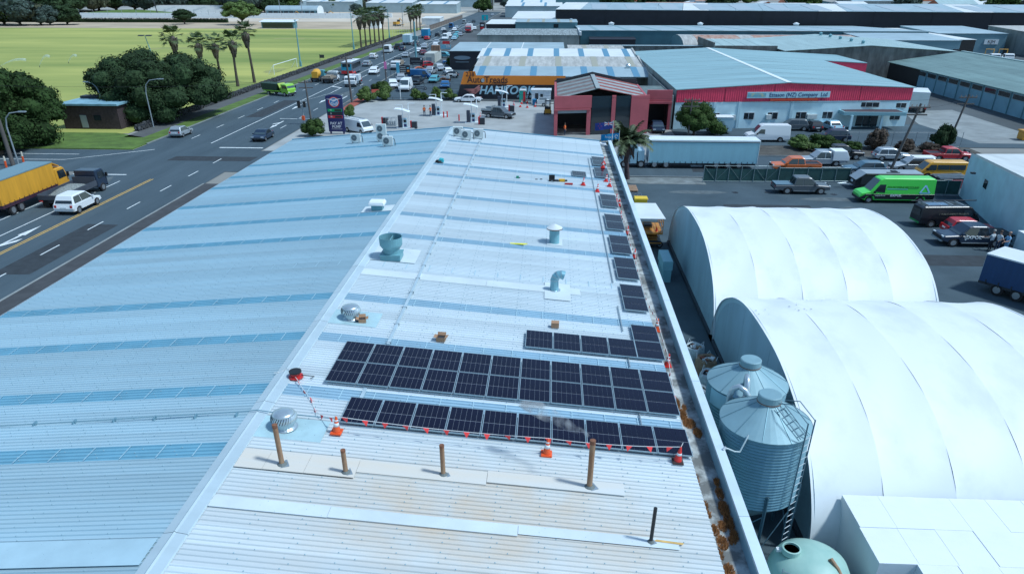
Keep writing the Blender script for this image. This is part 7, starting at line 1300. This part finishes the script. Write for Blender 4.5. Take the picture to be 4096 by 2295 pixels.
def trunk_mesh(h,r,limbs,seed,spread):
    rg=random.Random(seed); b=MB(); b.path([(0,0,0),(rg.uniform(-.1,.1),rg.uniform(-.1,.1),h*.5),(0,0,h)],[r,r*.8,r*.6],9)
    for i in range(limbs): a=2*PI*i/limbs+rg.uniform(-.4,.4); b.path([(0,0,h*.7),(spread*.4*math.cos(a),spread*.4*math.sin(a),h*1.15),(spread*.8*math.cos(a),spread*.8*math.sin(a),h*1.6)],[r*.5,r*.35,r*.12],6)
    return b.mesh('trunk',M_BARK)
def tree(name,label,x,y,tm,cm,s=(1,1,1),rz=0,group=None,cat='tree'):
    o=thing(name,label,cat,(x,y,0),rz,group,s); inst('trunk',tm,o); inst('crown',cm,o); return o
rg=random.Random(21)
# the two big dark trees at the left
bl=blobs_dome(rg,10.4,5.0,3.9,90,2.0,.85); bl+=[(-8,-5,1.8,2.3,1.7),(-4,-7,1.6,2.2,1.6),(0,-7.5,1.7,2.4,1.7),(4,-7,1.6,2.2,1.6),(-9,-1,2.0,2.2,1.8)]; tree('spreading_tree','broad dark spreading tree with domed crown beside the road',-60.2,113,trunk_mesh(3.2,.7,7,1,7),crown_mesh('crown',bl,30000,.19,M_LEAFD,2))
bl=blobs_dome(rg,7.6,5.1,3.6,66,1.8,1.0); bl+=[(5.2,-4,2.0,2.6,2.3),(7,-2,1.6,2.2,1.8),(-5,-5,2.2,3,2.6)]; tree('bushy_tree','dense dark green tree at the left edge above the yellow truck',-71.5,92.5,trunk_mesh(2.6,.5,6,2,5),crown_mesh('crown',bl,22000,.2,mat('pine_leaf',(.026,.048,.014),.85,island=.5,spec=.12),3,drop=.3))
bl=blobs_dome(rg,3.0,2.6,2.0,24,1.2); tree('bushy_tree','low dark tree at the left edge behind the junction pole',-66.6,85.0,trunk_mesh(1.6,.3,5,3,2),crown_mesh('crown',bl,7000,.18,mat('pine_leaf',(0,0,0)),4))
# round tree and shrubs by the company building
bl=blobs_dome(rg,2.5,2.3,2.0,26,.9); bl+=[(2.9,.4,1.1,1.3,1.1),(3.6,0,.8,1.0,.8)]; tree('round_tree','round green tree in front of the company building',19.7,101.3,trunk_mesh(1.4,.2,4,4,1.5),crown_mesh('crown',bl,8000,.12,M_LEAFM,5))
SHR=[crown_mesh('foliage',blobs_dome(random.Random(30+i),1.0,.8,.55,12,.42),1500,.085,m,40+i) for i,m in enumerate((M_LEAFM,M_LEAFL,mat('russet_leaf',(.065,.045,.03),.8,island=.5),M_LEAFD))]
STM=MB().path([(0,0,0),(.03,.02,.3),(0,0,.6)],[.05,.04,.02],6).mesh('stem',M_BARK)
def shrub(label,x,y,k,s,group,z=0): o=thing('shrub',label,'shrub',(x,y,z),rg.uniform(0,6),group,s); inst('stem',STM,o); inst('foliage',SHR[k],o)
for x,y,k,s,l in ((31.8,93.2,1,(2.2,1.2,1.1),'wide leafy shrub behind the black street ute, left part'),(34.6,93.3,0,(2.2,1.2,1.2),'wide leafy shrub behind the black street ute, right part'),(40.9,93.4,2,(1.9,1.3,1.7),'tall russet shrub behind the silver hatchback'),(37.6,92.8,0,(1.3,.8,.8),'low shrub left of the russet shrub'),(44.4,92.6,2,(1.2,.9,1.0),'small russet shrub behind the power pole'),(46.6,92.2,2,(1.5,.9,.8),'low russet shrub above the red ute'),(49.0,93.8,3,(1.3,1.2,2.2),'upright dark shrub at the fence corner')): shrub(l,x,y,k,s,'shrubs on the planting strip')
for x,y,k,s,l in ((-32.1,130.3,1,(1.55,1.4,1.7),'round clipped bush left of the pair at the forecourt corner'),(-29.4,132.4,1,(1.55,1.4,1.7),'round clipped bush right of the pair at the forecourt corner'),(-24.0,133,1,(1.2,1,1.3),'bush left of the lamp arms along the forecourt'),(-22.4,132.9,0,(.8,.8,.9),'small bush between the forecourt bushes'),(-20.4,133.4,1,(.9,.9,1.5),'narrow bush behind the lamp arms'),(-17.9,134,1,(1.9,.9,1.2),'wide bush at the foot of the tyre shop sign wall'),(-32.9,144.6,0,(1.6,1.3,1.2),'dark bush in the red-edged planter'),(-24.6,188.0,0,(1.2,1.2,1.5),'bush at the corner of the black-fronted shop'),(-30.8,113.5,1,(.8,.8,1.3),'bush behind the price sign on the red paving'),(-32.2,98.5,0,(1.4,1.4,1.6),'bush at the foot of the price sign')): shrub(l,x,y,k,s,'forecourt bushes')
# fan palms with grey skirts
def fan_palm_meshes(seed,R_=2.6,skirt=2.2):
    rg=random.Random(seed); b=MB()
    for i in range(34):
        a=rg.uniform(0,2*PI); el=rg.uniform(-.55,1.15); L=R_*rg.uniform(.5,.68); d_=Vector((math.cos(a)*math.cos(el),math.sin(a)*math.cos(el),math.sin(el))); side=Vector((-math.sin(a),math.cos(a),0)); up=side.cross(d_)*-1; p=d_*L
        b.tube((0,0,0),p,.03,.02,4,False)
        for k in range(11):
            t=(k-5)/5*1.25; dr=(d_*math.cos(t)+side*math.sin(t)); tip=p+dr*R_*.46*(1-.12*abs(t))-Vector((0,0,.16*R_*rg.random())); w_=dr.cross(up).normalized()*.075; m_=p+dr*R_*.24; b.add([p,m_-w_,tip,m_+w_],[(0,1,2,3)])
    C=b.mesh('crown',M_LEAFP); b=MB()
    for i in range(150):
        a=rg.uniform(0,2*PI); z0=rg.uniform(-skirt,0); f=1+z0/skirt; r=.30+.55*f; w_=.10; L=rg.uniform(.7,1.1); o=Vector((r*math.cos(a),r*math.sin(a),z0)); s=Vector((-math.sin(a),math.cos(a),0))*w_; b.add([o-s*1.6,o+s*1.6,o+s*.3+Vector((.05*math.cos(a),.05*math.sin(a),-L)),o-s*.3+Vector((-.12*math.cos(a),-.12*math.sin(a),-L))],[(0,1,2,3)])
    b.lathe([(.2,-skirt-.8),(.35,-skirt*.7),(.62,-.3),(.3,.1)],9); return C,b.mesh('dead_frond_skirt',M_DEADF)
FP=[fan_palm_meshes(s) for s in (1,2,3)]
def fan_palm(label,x,y,h,k,s=1.0,group='fan palms along the field',lean=(0,0)):
    o=thing('fan_palm',label,'palm tree',(x,y,0),rg.uniform(0,6),group); top=h-1.7*s; C,K=FP[k%3]
    b=MB(); pts=[(lean[0]*t*t,lean[1]*t*t,top*t) for t in (0,.25,.5,.75,1)]; b.path(pts,[.34,.26,.23,.22,.26],9); part(b,'trunk',M_BARK,o)
    inst('dead_frond_skirt',K,o,(lean[0],lean[1],top),scale=(s,s,s)); inst('crown',C,o,(lean[0],lean[1],top),scale=(s,s,s))
for i,(x,y,h,s,l) in enumerate(((-99.9,199.5,8.2,1.35,'leftmost fan palm of the five on the field, standing alone'),(-88.6,189.5,7.0,1.2,'second fan palm from the left of the five on the field'),(-74.9,169.2,8.2,1.05,'middle fan palm of the five on the field'),(-62.9,149.4,10.0,.98,'fan palm leaning at the stone wall, fourth of five'),(-61.8,155.5,11.2,.98,'tallest fan palm at the right end of the five'))): fan_palm(l,x,y,h,i,s,lean=(-.5+i*.1,.3))
for i in range(6): fan_palm(f'{ORD[i]} tall palm from the left in the close row of six by the stone wall',-61.3+i*.22,247.3+i*5.8,10.6+rg.uniform(-.3,.4),i,1.15,'row of six palms')
for i,(x,y) in enumerate(((-58.9,325),(-58.4,329.5),(-57.9,334),(-57.5,340))): fan_palm(f'{ORD[i]} palm from the left in the far group of four by the road',x,y,9.2+.2*i,i+1,1.1,'far group of four palms')
for i,(x,y,h) in enumerate(((-52,560,17),(-44,585,19),(-70,575,15))): fan_palm(['tall far palm left of the pair where the road ends','tallest far palm where the road ends','shorter far palm left of the road end'][i],x,y,h,i,1.6,'far road-end palms')
# feather palm at the end of the warehouse
o=thing('feather_palm','drooping feather palm between the parapet end and the truck trailer','palm tree',(8.4,76.6,0),0,None,(1.25,1.25,1.18)); b=MB(); b.path([(0,0,0),(-.15,-.3,1.2),(-.25,-.6,2.4),(-.3,-.9,3.4)],[.24,.19,.17,.2],9); part(b,'trunk',mat('palm_bark',(.09,.06,.065),.9,var=.3,scale=4),o); rg2=random.Random(9); b=MB(); c=Vector((-.3,-.9,3.4))
for i in range(58):
    a=rg2.uniform(0,2*PI); L=rg2.uniform(2.2,3.8); el=rg2.uniform(.1,1.35); pts=[]
    for k in range(11):
        t=k/10; pts.append(c+Vector((math.cos(a)*math.cos(el)*L*t*(1-.1*t),math.sin(a)*math.cos(el)*L*t,math.sin(el)*L*t*.9-1.5*t*t*(1.1-.3*el))))
    b.path(pts,[.035-.003*k for k in range(11)],4)
    for k in range(1,11):
        d_=(pts[k]-pts[k-1]).normalized(); sd=d_.cross(Vector((0,0,1))).normalized()
        for s in (-1,1):
            for q in (0,.33,.66):
                p=pts[k-1].lerp(pts[k],q); ln=.75*(1-.6*k/11); tip=p+sd*s*ln+d_*ln*.5-Vector((0,0,ln*.5*rg2.uniform(.5,1.3))); w_=d_*.055; b.add([p-w_,tip,p+w_],[(0,1,2)])
part(b,'crown',mat('feather_leaf',(.06,.085,.035),.65,island=.4),o)
b=MB()
for i in range(26): a=rg2.uniform(0,2*PI); p=c+Vector((.15*math.cos(a),.15*math.sin(a),rg2.uniform(-.3,.1))); q=p+Vector((.5*math.cos(a),.5*math.sin(a),-rg2.uniform(.8,1.6))); b.tube(p,q,.02,.05,4)
part(b,'dead_fronds',mat('dead_frond_brown',(.09,.055,.045),.9,island=.4),o)
# ---------------------------------------------------------------- stone wall, field furniture, brick house
b=MB(); rg=random.Random(12); y=101.0; o=thing('stone_wall','long dark dry-stone wall between the field and the footpath','wall',(-58,200,0))
part(MB().box(-.28,.28,-99,100,0,.72),'wall_core',M_DARK,o)
while y<300:
    for z in (.16,.44,.70):
        s=rg.uniform(.22,.42)
        for sx in ((.30,-.30) if z<.6 else (0.12,-.12)):
            M=Matrix.Rotation(rg.uniform(-.5,.5),3,'Z')@Matrix.Rotation(rg.uniform(-.3,.3),3,'X'); b.cbox((sx+rg.uniform(-.05,.05),y-200+rg.uniform(-.08,.08),z+rg.uniform(-.05,.06)),rg.uniform(.16,.3),s,rg.uniform(.2,.34),M)
    y+=.36
part(b,'stone',mat('basalt_stone',(.055,.058,.062),.95,island=.55,var=.3,scale=2),o)['kind']='stuff'
o=thing('goal_frame','white football goal frame beside the stone wall','goal',(-62.6,178,0)); 
for yy in (-8.2,8.2): part(MB().tube((0,yy,0),(0,yy,2.0),.07,n=6),'goal_post',M_WHITE,o); part(MB().tube((0,yy,2.0),(-1.4,yy,0),.05,n=6),'back_stay',M_WHITE,o)
part(MB().tube((0,-8.2,2.0),(0,8.2,2.0),.07,n=6),'crossbar',M_WHITE,o)
fence_run('ball_fence','white curved-top ball fence at the field corner','fence',(-59.2,288,0),(-58.6,322,0),4.2,8,None,False,M_OFFW)
o=thing('notice_board','small dark notice board on the field side of the wall','sign',(-61.3,201.3,0)); part(MB().box(-.05,1.2,-.05,.05,.8,1.6),'board',M_DARK,o); part(MB().tube((0,0,0),(0,0,1.7),.05,n=6),'post',M_DARK,o)
o=thing('brick_house','dark brick pump house with pale blue flat roof under the spreading tree','house',(-65,105.5,0)); part(MB().box(-4.2,4,-3.4,3,0,3.2),'wall',mat('dark_brick',(.05,.035,.04),.85,var=.3,scale=4),o); part(MB().box(-4.5,4.3,-3.7,3.3,3.2,3.45),'roof',mat('roof_pale_blue',(.22,.38,.46),.6,var=.2,scale=.8),o); part(MB().box(-4.0,3.8,1.5,3.0,3.45,3.8),'rear_parapet',M_DARK,o); part(MB().box(-1.6,-.7,-3.47,-3.405,.2,1.9),'door',M_GREYP,o); part(MB().box(.4,1.4,-3.47,-3.405,1.2,1.9),'window',M_GLASS,o)
# sprinklers
ms=mat('water_spray',(.75,.85,.9),.4,alpha=.22)
for i,(x,y,dx,dz) in enumerate(((-135.4,182,6.8,1.3),(-125.8,182.4,3.2,2.0),(-124.6,192.3,2.6,1.4))):
    o=thing('sprinkler',['widest sprinkler jet at the left edge of the field','middle sprinkler jet on the field','smallest sprinkler jet, farther back on the field'][i],'sprinkler',(x,y,0)); part(MB().tube((0,0,0),(0,0,.4),.06,n=6),'nozzle',M_DARK,o); pts=[(dx*t,0,.35+dz*math.sin(PI*min(1,t*.62))*1.15) for t in [k/8 for k in range(9)]]; part(MB().path(pts,[.04+.30*k/8 for k in range(9)],8),'water_jet',ms,o,smooth=True)['kind']='stuff'
# ---------------------------------------------------------------- beyond the field: speedway, trees, far town
o=thing('speedway_wall','long white concrete speedway wall with catch-fence posts beyond the field','wall',(-215,450,0)); part(MB().box(-150,120,-.3,.3,0,1.6),'barrier',M_WHITE,o); part(MB().box(-150,120,14,15.5,0,2.2),'rear_barrier',M_WHITE,o)
for k in range(32): part(MB().tube((-148+k*8.6,0,0),(-148+k*8.6,0,4.6),.09,n=5),'catch_post',M_GREYP,o)
part(MB().box(-150,120,3,9,.02,.05),'track_strip',mat('track_pale',(.60,.50,.40),.9,var=.1,scale=.1),o)
o=thing('tyre_hedge','long low dark hedge along the speedway bank','hedge',(-210,400,0)); b=MB(); rg=random.Random(6)
part(MB().box(-90,42,-1.1,1.1,0,1.5),'hedge_core',M_LEAFD,o)
for i in range(7000): x,yv,z=rg.uniform(-90,42),rg.uniform(-1.3,1.3),rg.uniform(.2,2.0); s=.35; b.add([(x-s,yv,z),(x,yv-s,z+.1),(x+s,yv,z+rg.uniform(-.2,.3)),(x,yv+s,z)],[(0,1,2,3)])
part(b,'foliage',mat('blue_green_leaf',(.04,.07,.065),.8,island=.5),o)['kind']='stuff'
o=thing('grandstand','white terraced speedway stand with dark painted arrows','grandstand',(-237,505,0)); M_TER=mat('terrace_white',(.64,.64,.62),.7,var=.06,scale=.3)
for k in range(8): part(MB().box(-32+k*.9,30,-6+k*2.2,-3.8+k*2.2,0,.7+k*.62),'terrace_step',M_TER,o)
for cx in (-18,2,20):
    for k in range(2,6): part(MB().box(cx-2.5+abs(k-3.5)*.8+k*1.2,cx+1+k*1.2,-5.9+k*2.2,-4+k*2.2,.71+k*.62,.75+k*.62),'arrow_mark',mat('terrace_mark',(.30,.36,.38),.8),o)
for k in range(14): part(MB().tube((-31+k*4.7,-6.5,0),(-31+k*4.7,-6.5,2.6),.08,n=5),'rail_post',M_GREYP,o)
o=thing('clubhouse','speedway clubhouse with long curved pale roof','building',(-163,494,0)); nn=10; prf=[(-7*math.cos(PI*k/nn),2.9+2.6*math.sin(PI*k/nn)) for k in range(nn+1)]; b=MB(); b.add([(x,y,z) for x in (-16.5,16.5) for y,z in prf],[(k,nn+1+k,nn+2+k,k+1) for k in range(nn)]); part(b,'curved_roof',M_GROOF,o); part(MB().box(-16,16,-6.8,6.8,0,2.9),'wall',M_TEALW,o)
for e in (-16.5,16.5): part(MB().add([(e,y,z) for y,z in prf]+[(e,7,0),(e,-7,0)],[tuple(range(nn+3))]),'end_wall',M_WHITE,o)
for k in range(9): part(MB().box(-14.5+k*3.3,-12+k*3.3,-6.95,-6.81,.8,2.5),'window',M_GLASS,o)
o=mono('field_pavilion','low field pavilion with white roof at the far touchline',-131.7,-116.8,350,355,2.6,3.3,M_TEALW,M_WHITE,(),None,'pavilion',.8); part(MB().box(-7,7,-2.56,-2.52,.2,2.2),'dark_front',M_GLASS,o)
TR=[]; 
for i,(m,n) in enumerate(((M_LEAFD,2600),(M_LEAFM,2600),(M_LEAFL,2600),(mat('olive_leaf',(.05,.06,.03),.8,island=.5),2600),(mat('blue_leaf',(.035,.058,.048),.8,island=.5),2600))):
    g_=random.Random(70+i); TR.append(crown_mesh('crown',blobs_dome(g_,3.0,2.6,3.2,22,1.15),n,.26,m,80+i))
TRL=[crown_mesh('crown',blobs_dome(random.Random(170+i),3.0,2.4,1.9,26,1.2),2600,.28,q.materials[0],180+i) for i,q in enumerate(TR)]
TT=trunk_mesh(1.6,.22,4,7,1.6)
tree('round_tree','dark rounded tree standing before the speedway hedge',-183.3,384,TT,TR[0],(1.65,1.6,1.1)); tree('round_tree','bright green spreading tree at the corner of the far pavilion',-152,379.5,TT,TR[2],(2.7,2.6,1.68))
row=[(-296,372,0,2.2),(-287,375,1,2.6),(-279,370,1,2.9),(-268,372,1,3.1),(-258,369,4,2.9),(-251,374,3,2.0),(-245,372,4,1.9),(-239.5,377,0,2.1),(-304,368,0,2.4),(-312,371,4,2.5)]
row.sort(key=lambda a:a[0])
for i,(x,y,k,s) in enumerate(row): tree('field_tree',f'{ORD[i]} tree from the left in the dark clump at the far field edge',x,y,TT,TRL[k],(s*1.25,s,s*.95),i,'clump at the far field edge')
rg=random.Random(99); k=0
far=[]
for i in range(46): far.append((-480+i*6.6+rg.uniform(-3,3),rg.uniform(520,585),rg.choice((0,0,4,3,1)),rg.uniform(2.6,4.2)))
for i in range(13): far.append((-178+i*8.5+rg.uniform(-3,3),rg.uniform(515,600),rg.choice((0,1,4,3)),rg.uniform(1.6,2.6)))
for i in range(34): far.append((-70+i*13+rg.uniform(-6,6),rg.uniform(430,760) if i>4 else rg.uniform(540,640),rg.choice((0,1,1,2,4)),rg.uniform(1.8,3.2)))
for i in range(40): far.append((-700+i*39+rg.uniform(-14,14),rg.uniform(900,1150),rg.choice((0,4,4,3,1)),rg.uniform(3.2,5.5)))
far=[(a,b,c,d*.62) if (b<800 and -190<a<60 and b>500) else (a,b,c,d) for a,b,c,d in far]
far=[f for f in far if not (-66<f[0]<-20 and f[1]<520) and not (f[0]>2 and f[1]<352) and not (-135<f[0]<-45 and 600<f[1]<705)]
far.sort(key=lambda a:(a[1]>800,a[0])); c0=sum(1 for f in far if f[1]<=800)
def nth(n): return f'{n}{"th" if 10<n%100<14 else {1:"st",2:"nd",3:"rd"}.get(n%10,"th")}'
for i,(x,y,k,s) in enumerate(far):
    back=y>800; j=i-c0+1 if back else i+1
    tree('far_tree',f'{["dark","green","light green","olive","blue-green"][k]} far tree, {nth(j)} from the left in the {"hazy skyline row" if back else "belt beyond the speedway"}',x,y,TT,TRL[k],(s*1.25,s,s*1.1),i,'skyline trees' if back else 'tree belt')
# far buildings
mono('orange_building','long orange-walled building far beyond the speedway',-135,-117,624,650,7.2,8.5,mat('orange_wall',(.50,.16,.08),.7,var=.1,scale=.3),M_GROOF); mono('white_works','very long white-roofed works at the far end of the road',-114,-56,668,700,6,8,M_GROOF,M_WROOF); mono('white_works','second long white-roofed works right of the road end',-34,40,640,690,6.5,8,M_TEALW,M_WROOF)
for x0,x1,y0,y1,z,l in ((-206,-180,560,585,6,'white-roofed shed behind the grandstand end'),(-172,-138,548,572,6.5,'broad white-roofed shed behind the clubhouse'),(-128,-96,540,562,6,'white-roofed shed between clubhouse and far palms'),(-92,-64,528,552,5.5,'white-roofed shed left of the road end'),(-28,6,470,500,6,'white-roofed shed right of the far road'),(-30,2,520,548,6.5,'second white-roofed shed right of the far road'),(10,60,372,400,7,'white-roofed shed just behind the black warehouse'),(70,130,380,410,7,'long white-roofed shed behind the black warehouse middle'),(150,210,372,400,7.5,'long white-roofed shed behind the black warehouse right end')): mono('white_shed',l,x0,x1,y0,y1,z,z+1.2,M_GROOF,M_WROOF,[(.3,1.5),(.7,1.5)],M_BSKY)
rb=random.Random(5); wmats=[M_OFFW,M_TEALW,M_PANELC,M_BLACKW,mat('orange_wall',(0,0,0))]; rmats=[M_WROOF,M_WROOF,M_GROOF,M_LGREEN,M_WROOF,M_RUSTR]; fb=[]
for i in range(22): fb.append((-330+i*14+rb.uniform(-3,3),rb.uniform(600,820),rb.uniform(16,30)))
for i in range(30): fb.append((-40+i*13+rb.uniform(-4,4),rb.uniform(400,560) if i>4 else rb.uniform(715,800),rb.uniform(14,30)))
for i in range(40): fb.append((-560+i*30+rb.uniform(-8,8),rb.uniform(800,1040),rb.uniform(20,44)))
fb=[f for f in fb if not (-66-f[2]<f[0]<-20+f[2] and f[1]<560) and not (-140<f[0]<50 and 600<f[1]<705)]; fb.sort()
rn={'white_far_roof':'white','grey_blue_far_roof':'blue-grey','light_green_roof':'pale green','rusty_tiles':'rusty'}
for i,(x,y,wd) in enumerate(fb):
    h=rb.uniform(4.5,8); rm=rb.choice(rmats); wm=rb.choice(wmats); d_=rb.uniform(14,34); lab=f'far {rn[rm.name]}-roofed building, {nth(i+1)} from the left across the distant town'
    if i%3==0: o=gable('far_building',lab,x,x+wd,y,y+d_,h,h+2,wm,rm,'y',group='distant town buildings')
    else: o=gable('far_building',lab,x,x+wd,y,y+d_,h,h+2.2,wm,rm,'x',group='distant town buildings')
    n=int(wd/5)
    for k in range(n): part(MB().box(-wd/2+1.5+k*5,-wd/2+4.5+k*5,-d_/2-.08,-d_/2-.01,h*.45,h*.75),'window',M_GLASS,o)
    if rb.random()<.5: part(MB().box(-wd/2+1,-wd/2+5,-d_/2-.1,-d_/2-.02,0,h*.4),'roller_door',M_GREYP,o)
# earthworks machines, works site and walls near the far road
fence_run('timber_fence','long brown timber fence beside the far road','fence',(-53.6,344,0),(-51.8,455,0),1.9,14,None,False,M_WOOD); o=thing('board_wall','tall brown board wall along the far footpath','wall',(-53,400,0)); 
for k in range(26): part(MB().box(-.06-.0,.06,-56+k*4.3,-51.75+k*4.3,0,1.8),'wall_board',mat('board_brown',(.17,.14,.12),.85,var=.15,scale=1),o)
o.rotation_euler=(0,0,-.016)
mono('site_shed','low grey-white shed inside the far works site',-64,-55,384,398,2.8,3.2,M_OFFW,M_WROOF); mono('site_tower','tall white site cabin stack beside the far palms',-83,-78,352,357,6.4,6.6,M_WHITE,M_GROOF)
def digger(label,x,y,rz):
    o=thing('excavator',label,'excavator',(x,y,0),rz,'site machines'); m=mat('digger_yellow',(.55,.30,.04),.5); part(MB().box(-1.6,1.6,-1.2,-.7,0,.7).box(-1.6,1.6,.7,1.2,0,.7),'track',M_DARK,o); part(MB().box(-1.5,1.0,-1.1,1.1,.8,1.9),'house',m,o); part(MB().box(.0,1.1,-1.1,-.2,1.9,2.8),'cab',M_GLASS,o); part(MB().path([(.9,.3,1.6),(2.6,.3,3.2),(4.2,.3,2.0),(4.4,.3,.6)],[.25,.22,.18,.12],6),'boom',m,o); part(MB().box(4.0,4.7,-.2,.8,.2,.8),'bucket',m,o)
digger('yellow digger nearest the clubhouse on the speedway ground',-136,470,.3); digger('yellow digger left on the speedway ground',-151,468,2.8); digger('yellow digger in the works site behind the six palms',-74,372,1.0)
o=thing('crane','slim dark mast crane with orange jib above the far speedway','crane',(-240,470,0)); part(MB().tube((0,0,0),(-1.5,0,14),.3,.2,6),'mast',M_DARK,o); part(MB().tube((-1.3,0,12.5),(-8,0,14.2),.25,.2,6),'jib',mat('jib_orange',(.6,.18,.05),.5),o)
for x,y,h,l in ((-164,470,13,'far floodlight mast left of the clubhouse'),(-150,468,17,'tall far mast in front of the clubhouse'),(-98,380,9,'thin far mast between pavilion and palms'),(-70,366,9,'thin far mast right of the six palms')): o=thing('light_mast',l,'mast',(x,y,0),0,'far masts'); part(MB().tube((0,0,0),(0,0,h),.22,.12,6),'shaft',M_GREYP,o); part(MB().box(-.8,.8,-.2,.2,h-.3,h+.3),'lamp_bar',M_STEEL,o)
hills=MB(); vs=[]; n=60; rg=random.Random(2)
for i in range(n+1):
    x=-3000+6000*i/n; vs+=[(x,1500,-2),(x,1900,26+18*math.sin(i*.7)+12*math.sin(i*.23+1)+rg.uniform(-4,4)),(x,2600,20)]
hills.add(vs,[f for i in range(n) for f in ((3*i,3*i+3,3*i+4,3*i+1),(3*i+1,3*i+4,3*i+5,3*i+2))]); struct(hills.obj('hills',mat('hill_scrub',(.05,.075,.05),.95,var=.4,scale=.01),smooth=True))

m_=MB(); n=24; vs=[(0,0,3.2)]
for r_,z in ((9,2.6),(18,1.4),(25,0)): vs+=[(r_*1.6*math.cos(2*PI*i/n),r_*.8*math.sin(2*PI*i/n),z) for i in range(n)]
m_.add(vs,[(0,1+i,1+(i+1)%n) for i in range(n)]+[(1+j*n+i,1+(j+1)*n+i,1+(j+1)*n+(i+1)%n,1+j*n+(i+1)%n) for j in range(2) for i in range(n)]); struct(m_.obj('grass_mound',M_VERGE,loc=(-268,490,.02),smooth=True))

for i,(x,y,wx,wy) in enumerate(((-65.5,178,2.2,6),(-120,240,9,5),(-95,285,12,4),(-170,210,10,6),(-140,310,14,4),(-210,260,16,6))):
    pt2=random.Random(60+i); sheet('worn_turf',[(x+wx*math.cos(a)*pt2.uniform(.6,1.15),y+wy*math.sin(a)*pt2.uniform(.6,1.15)) for a in [2*PI*j/18 for j in range(18)]],.009,mat('dry_turf',(.30,.29,.10),.95,var=.25,scale=.25,col2=(.20,.25,.055),detail=9))
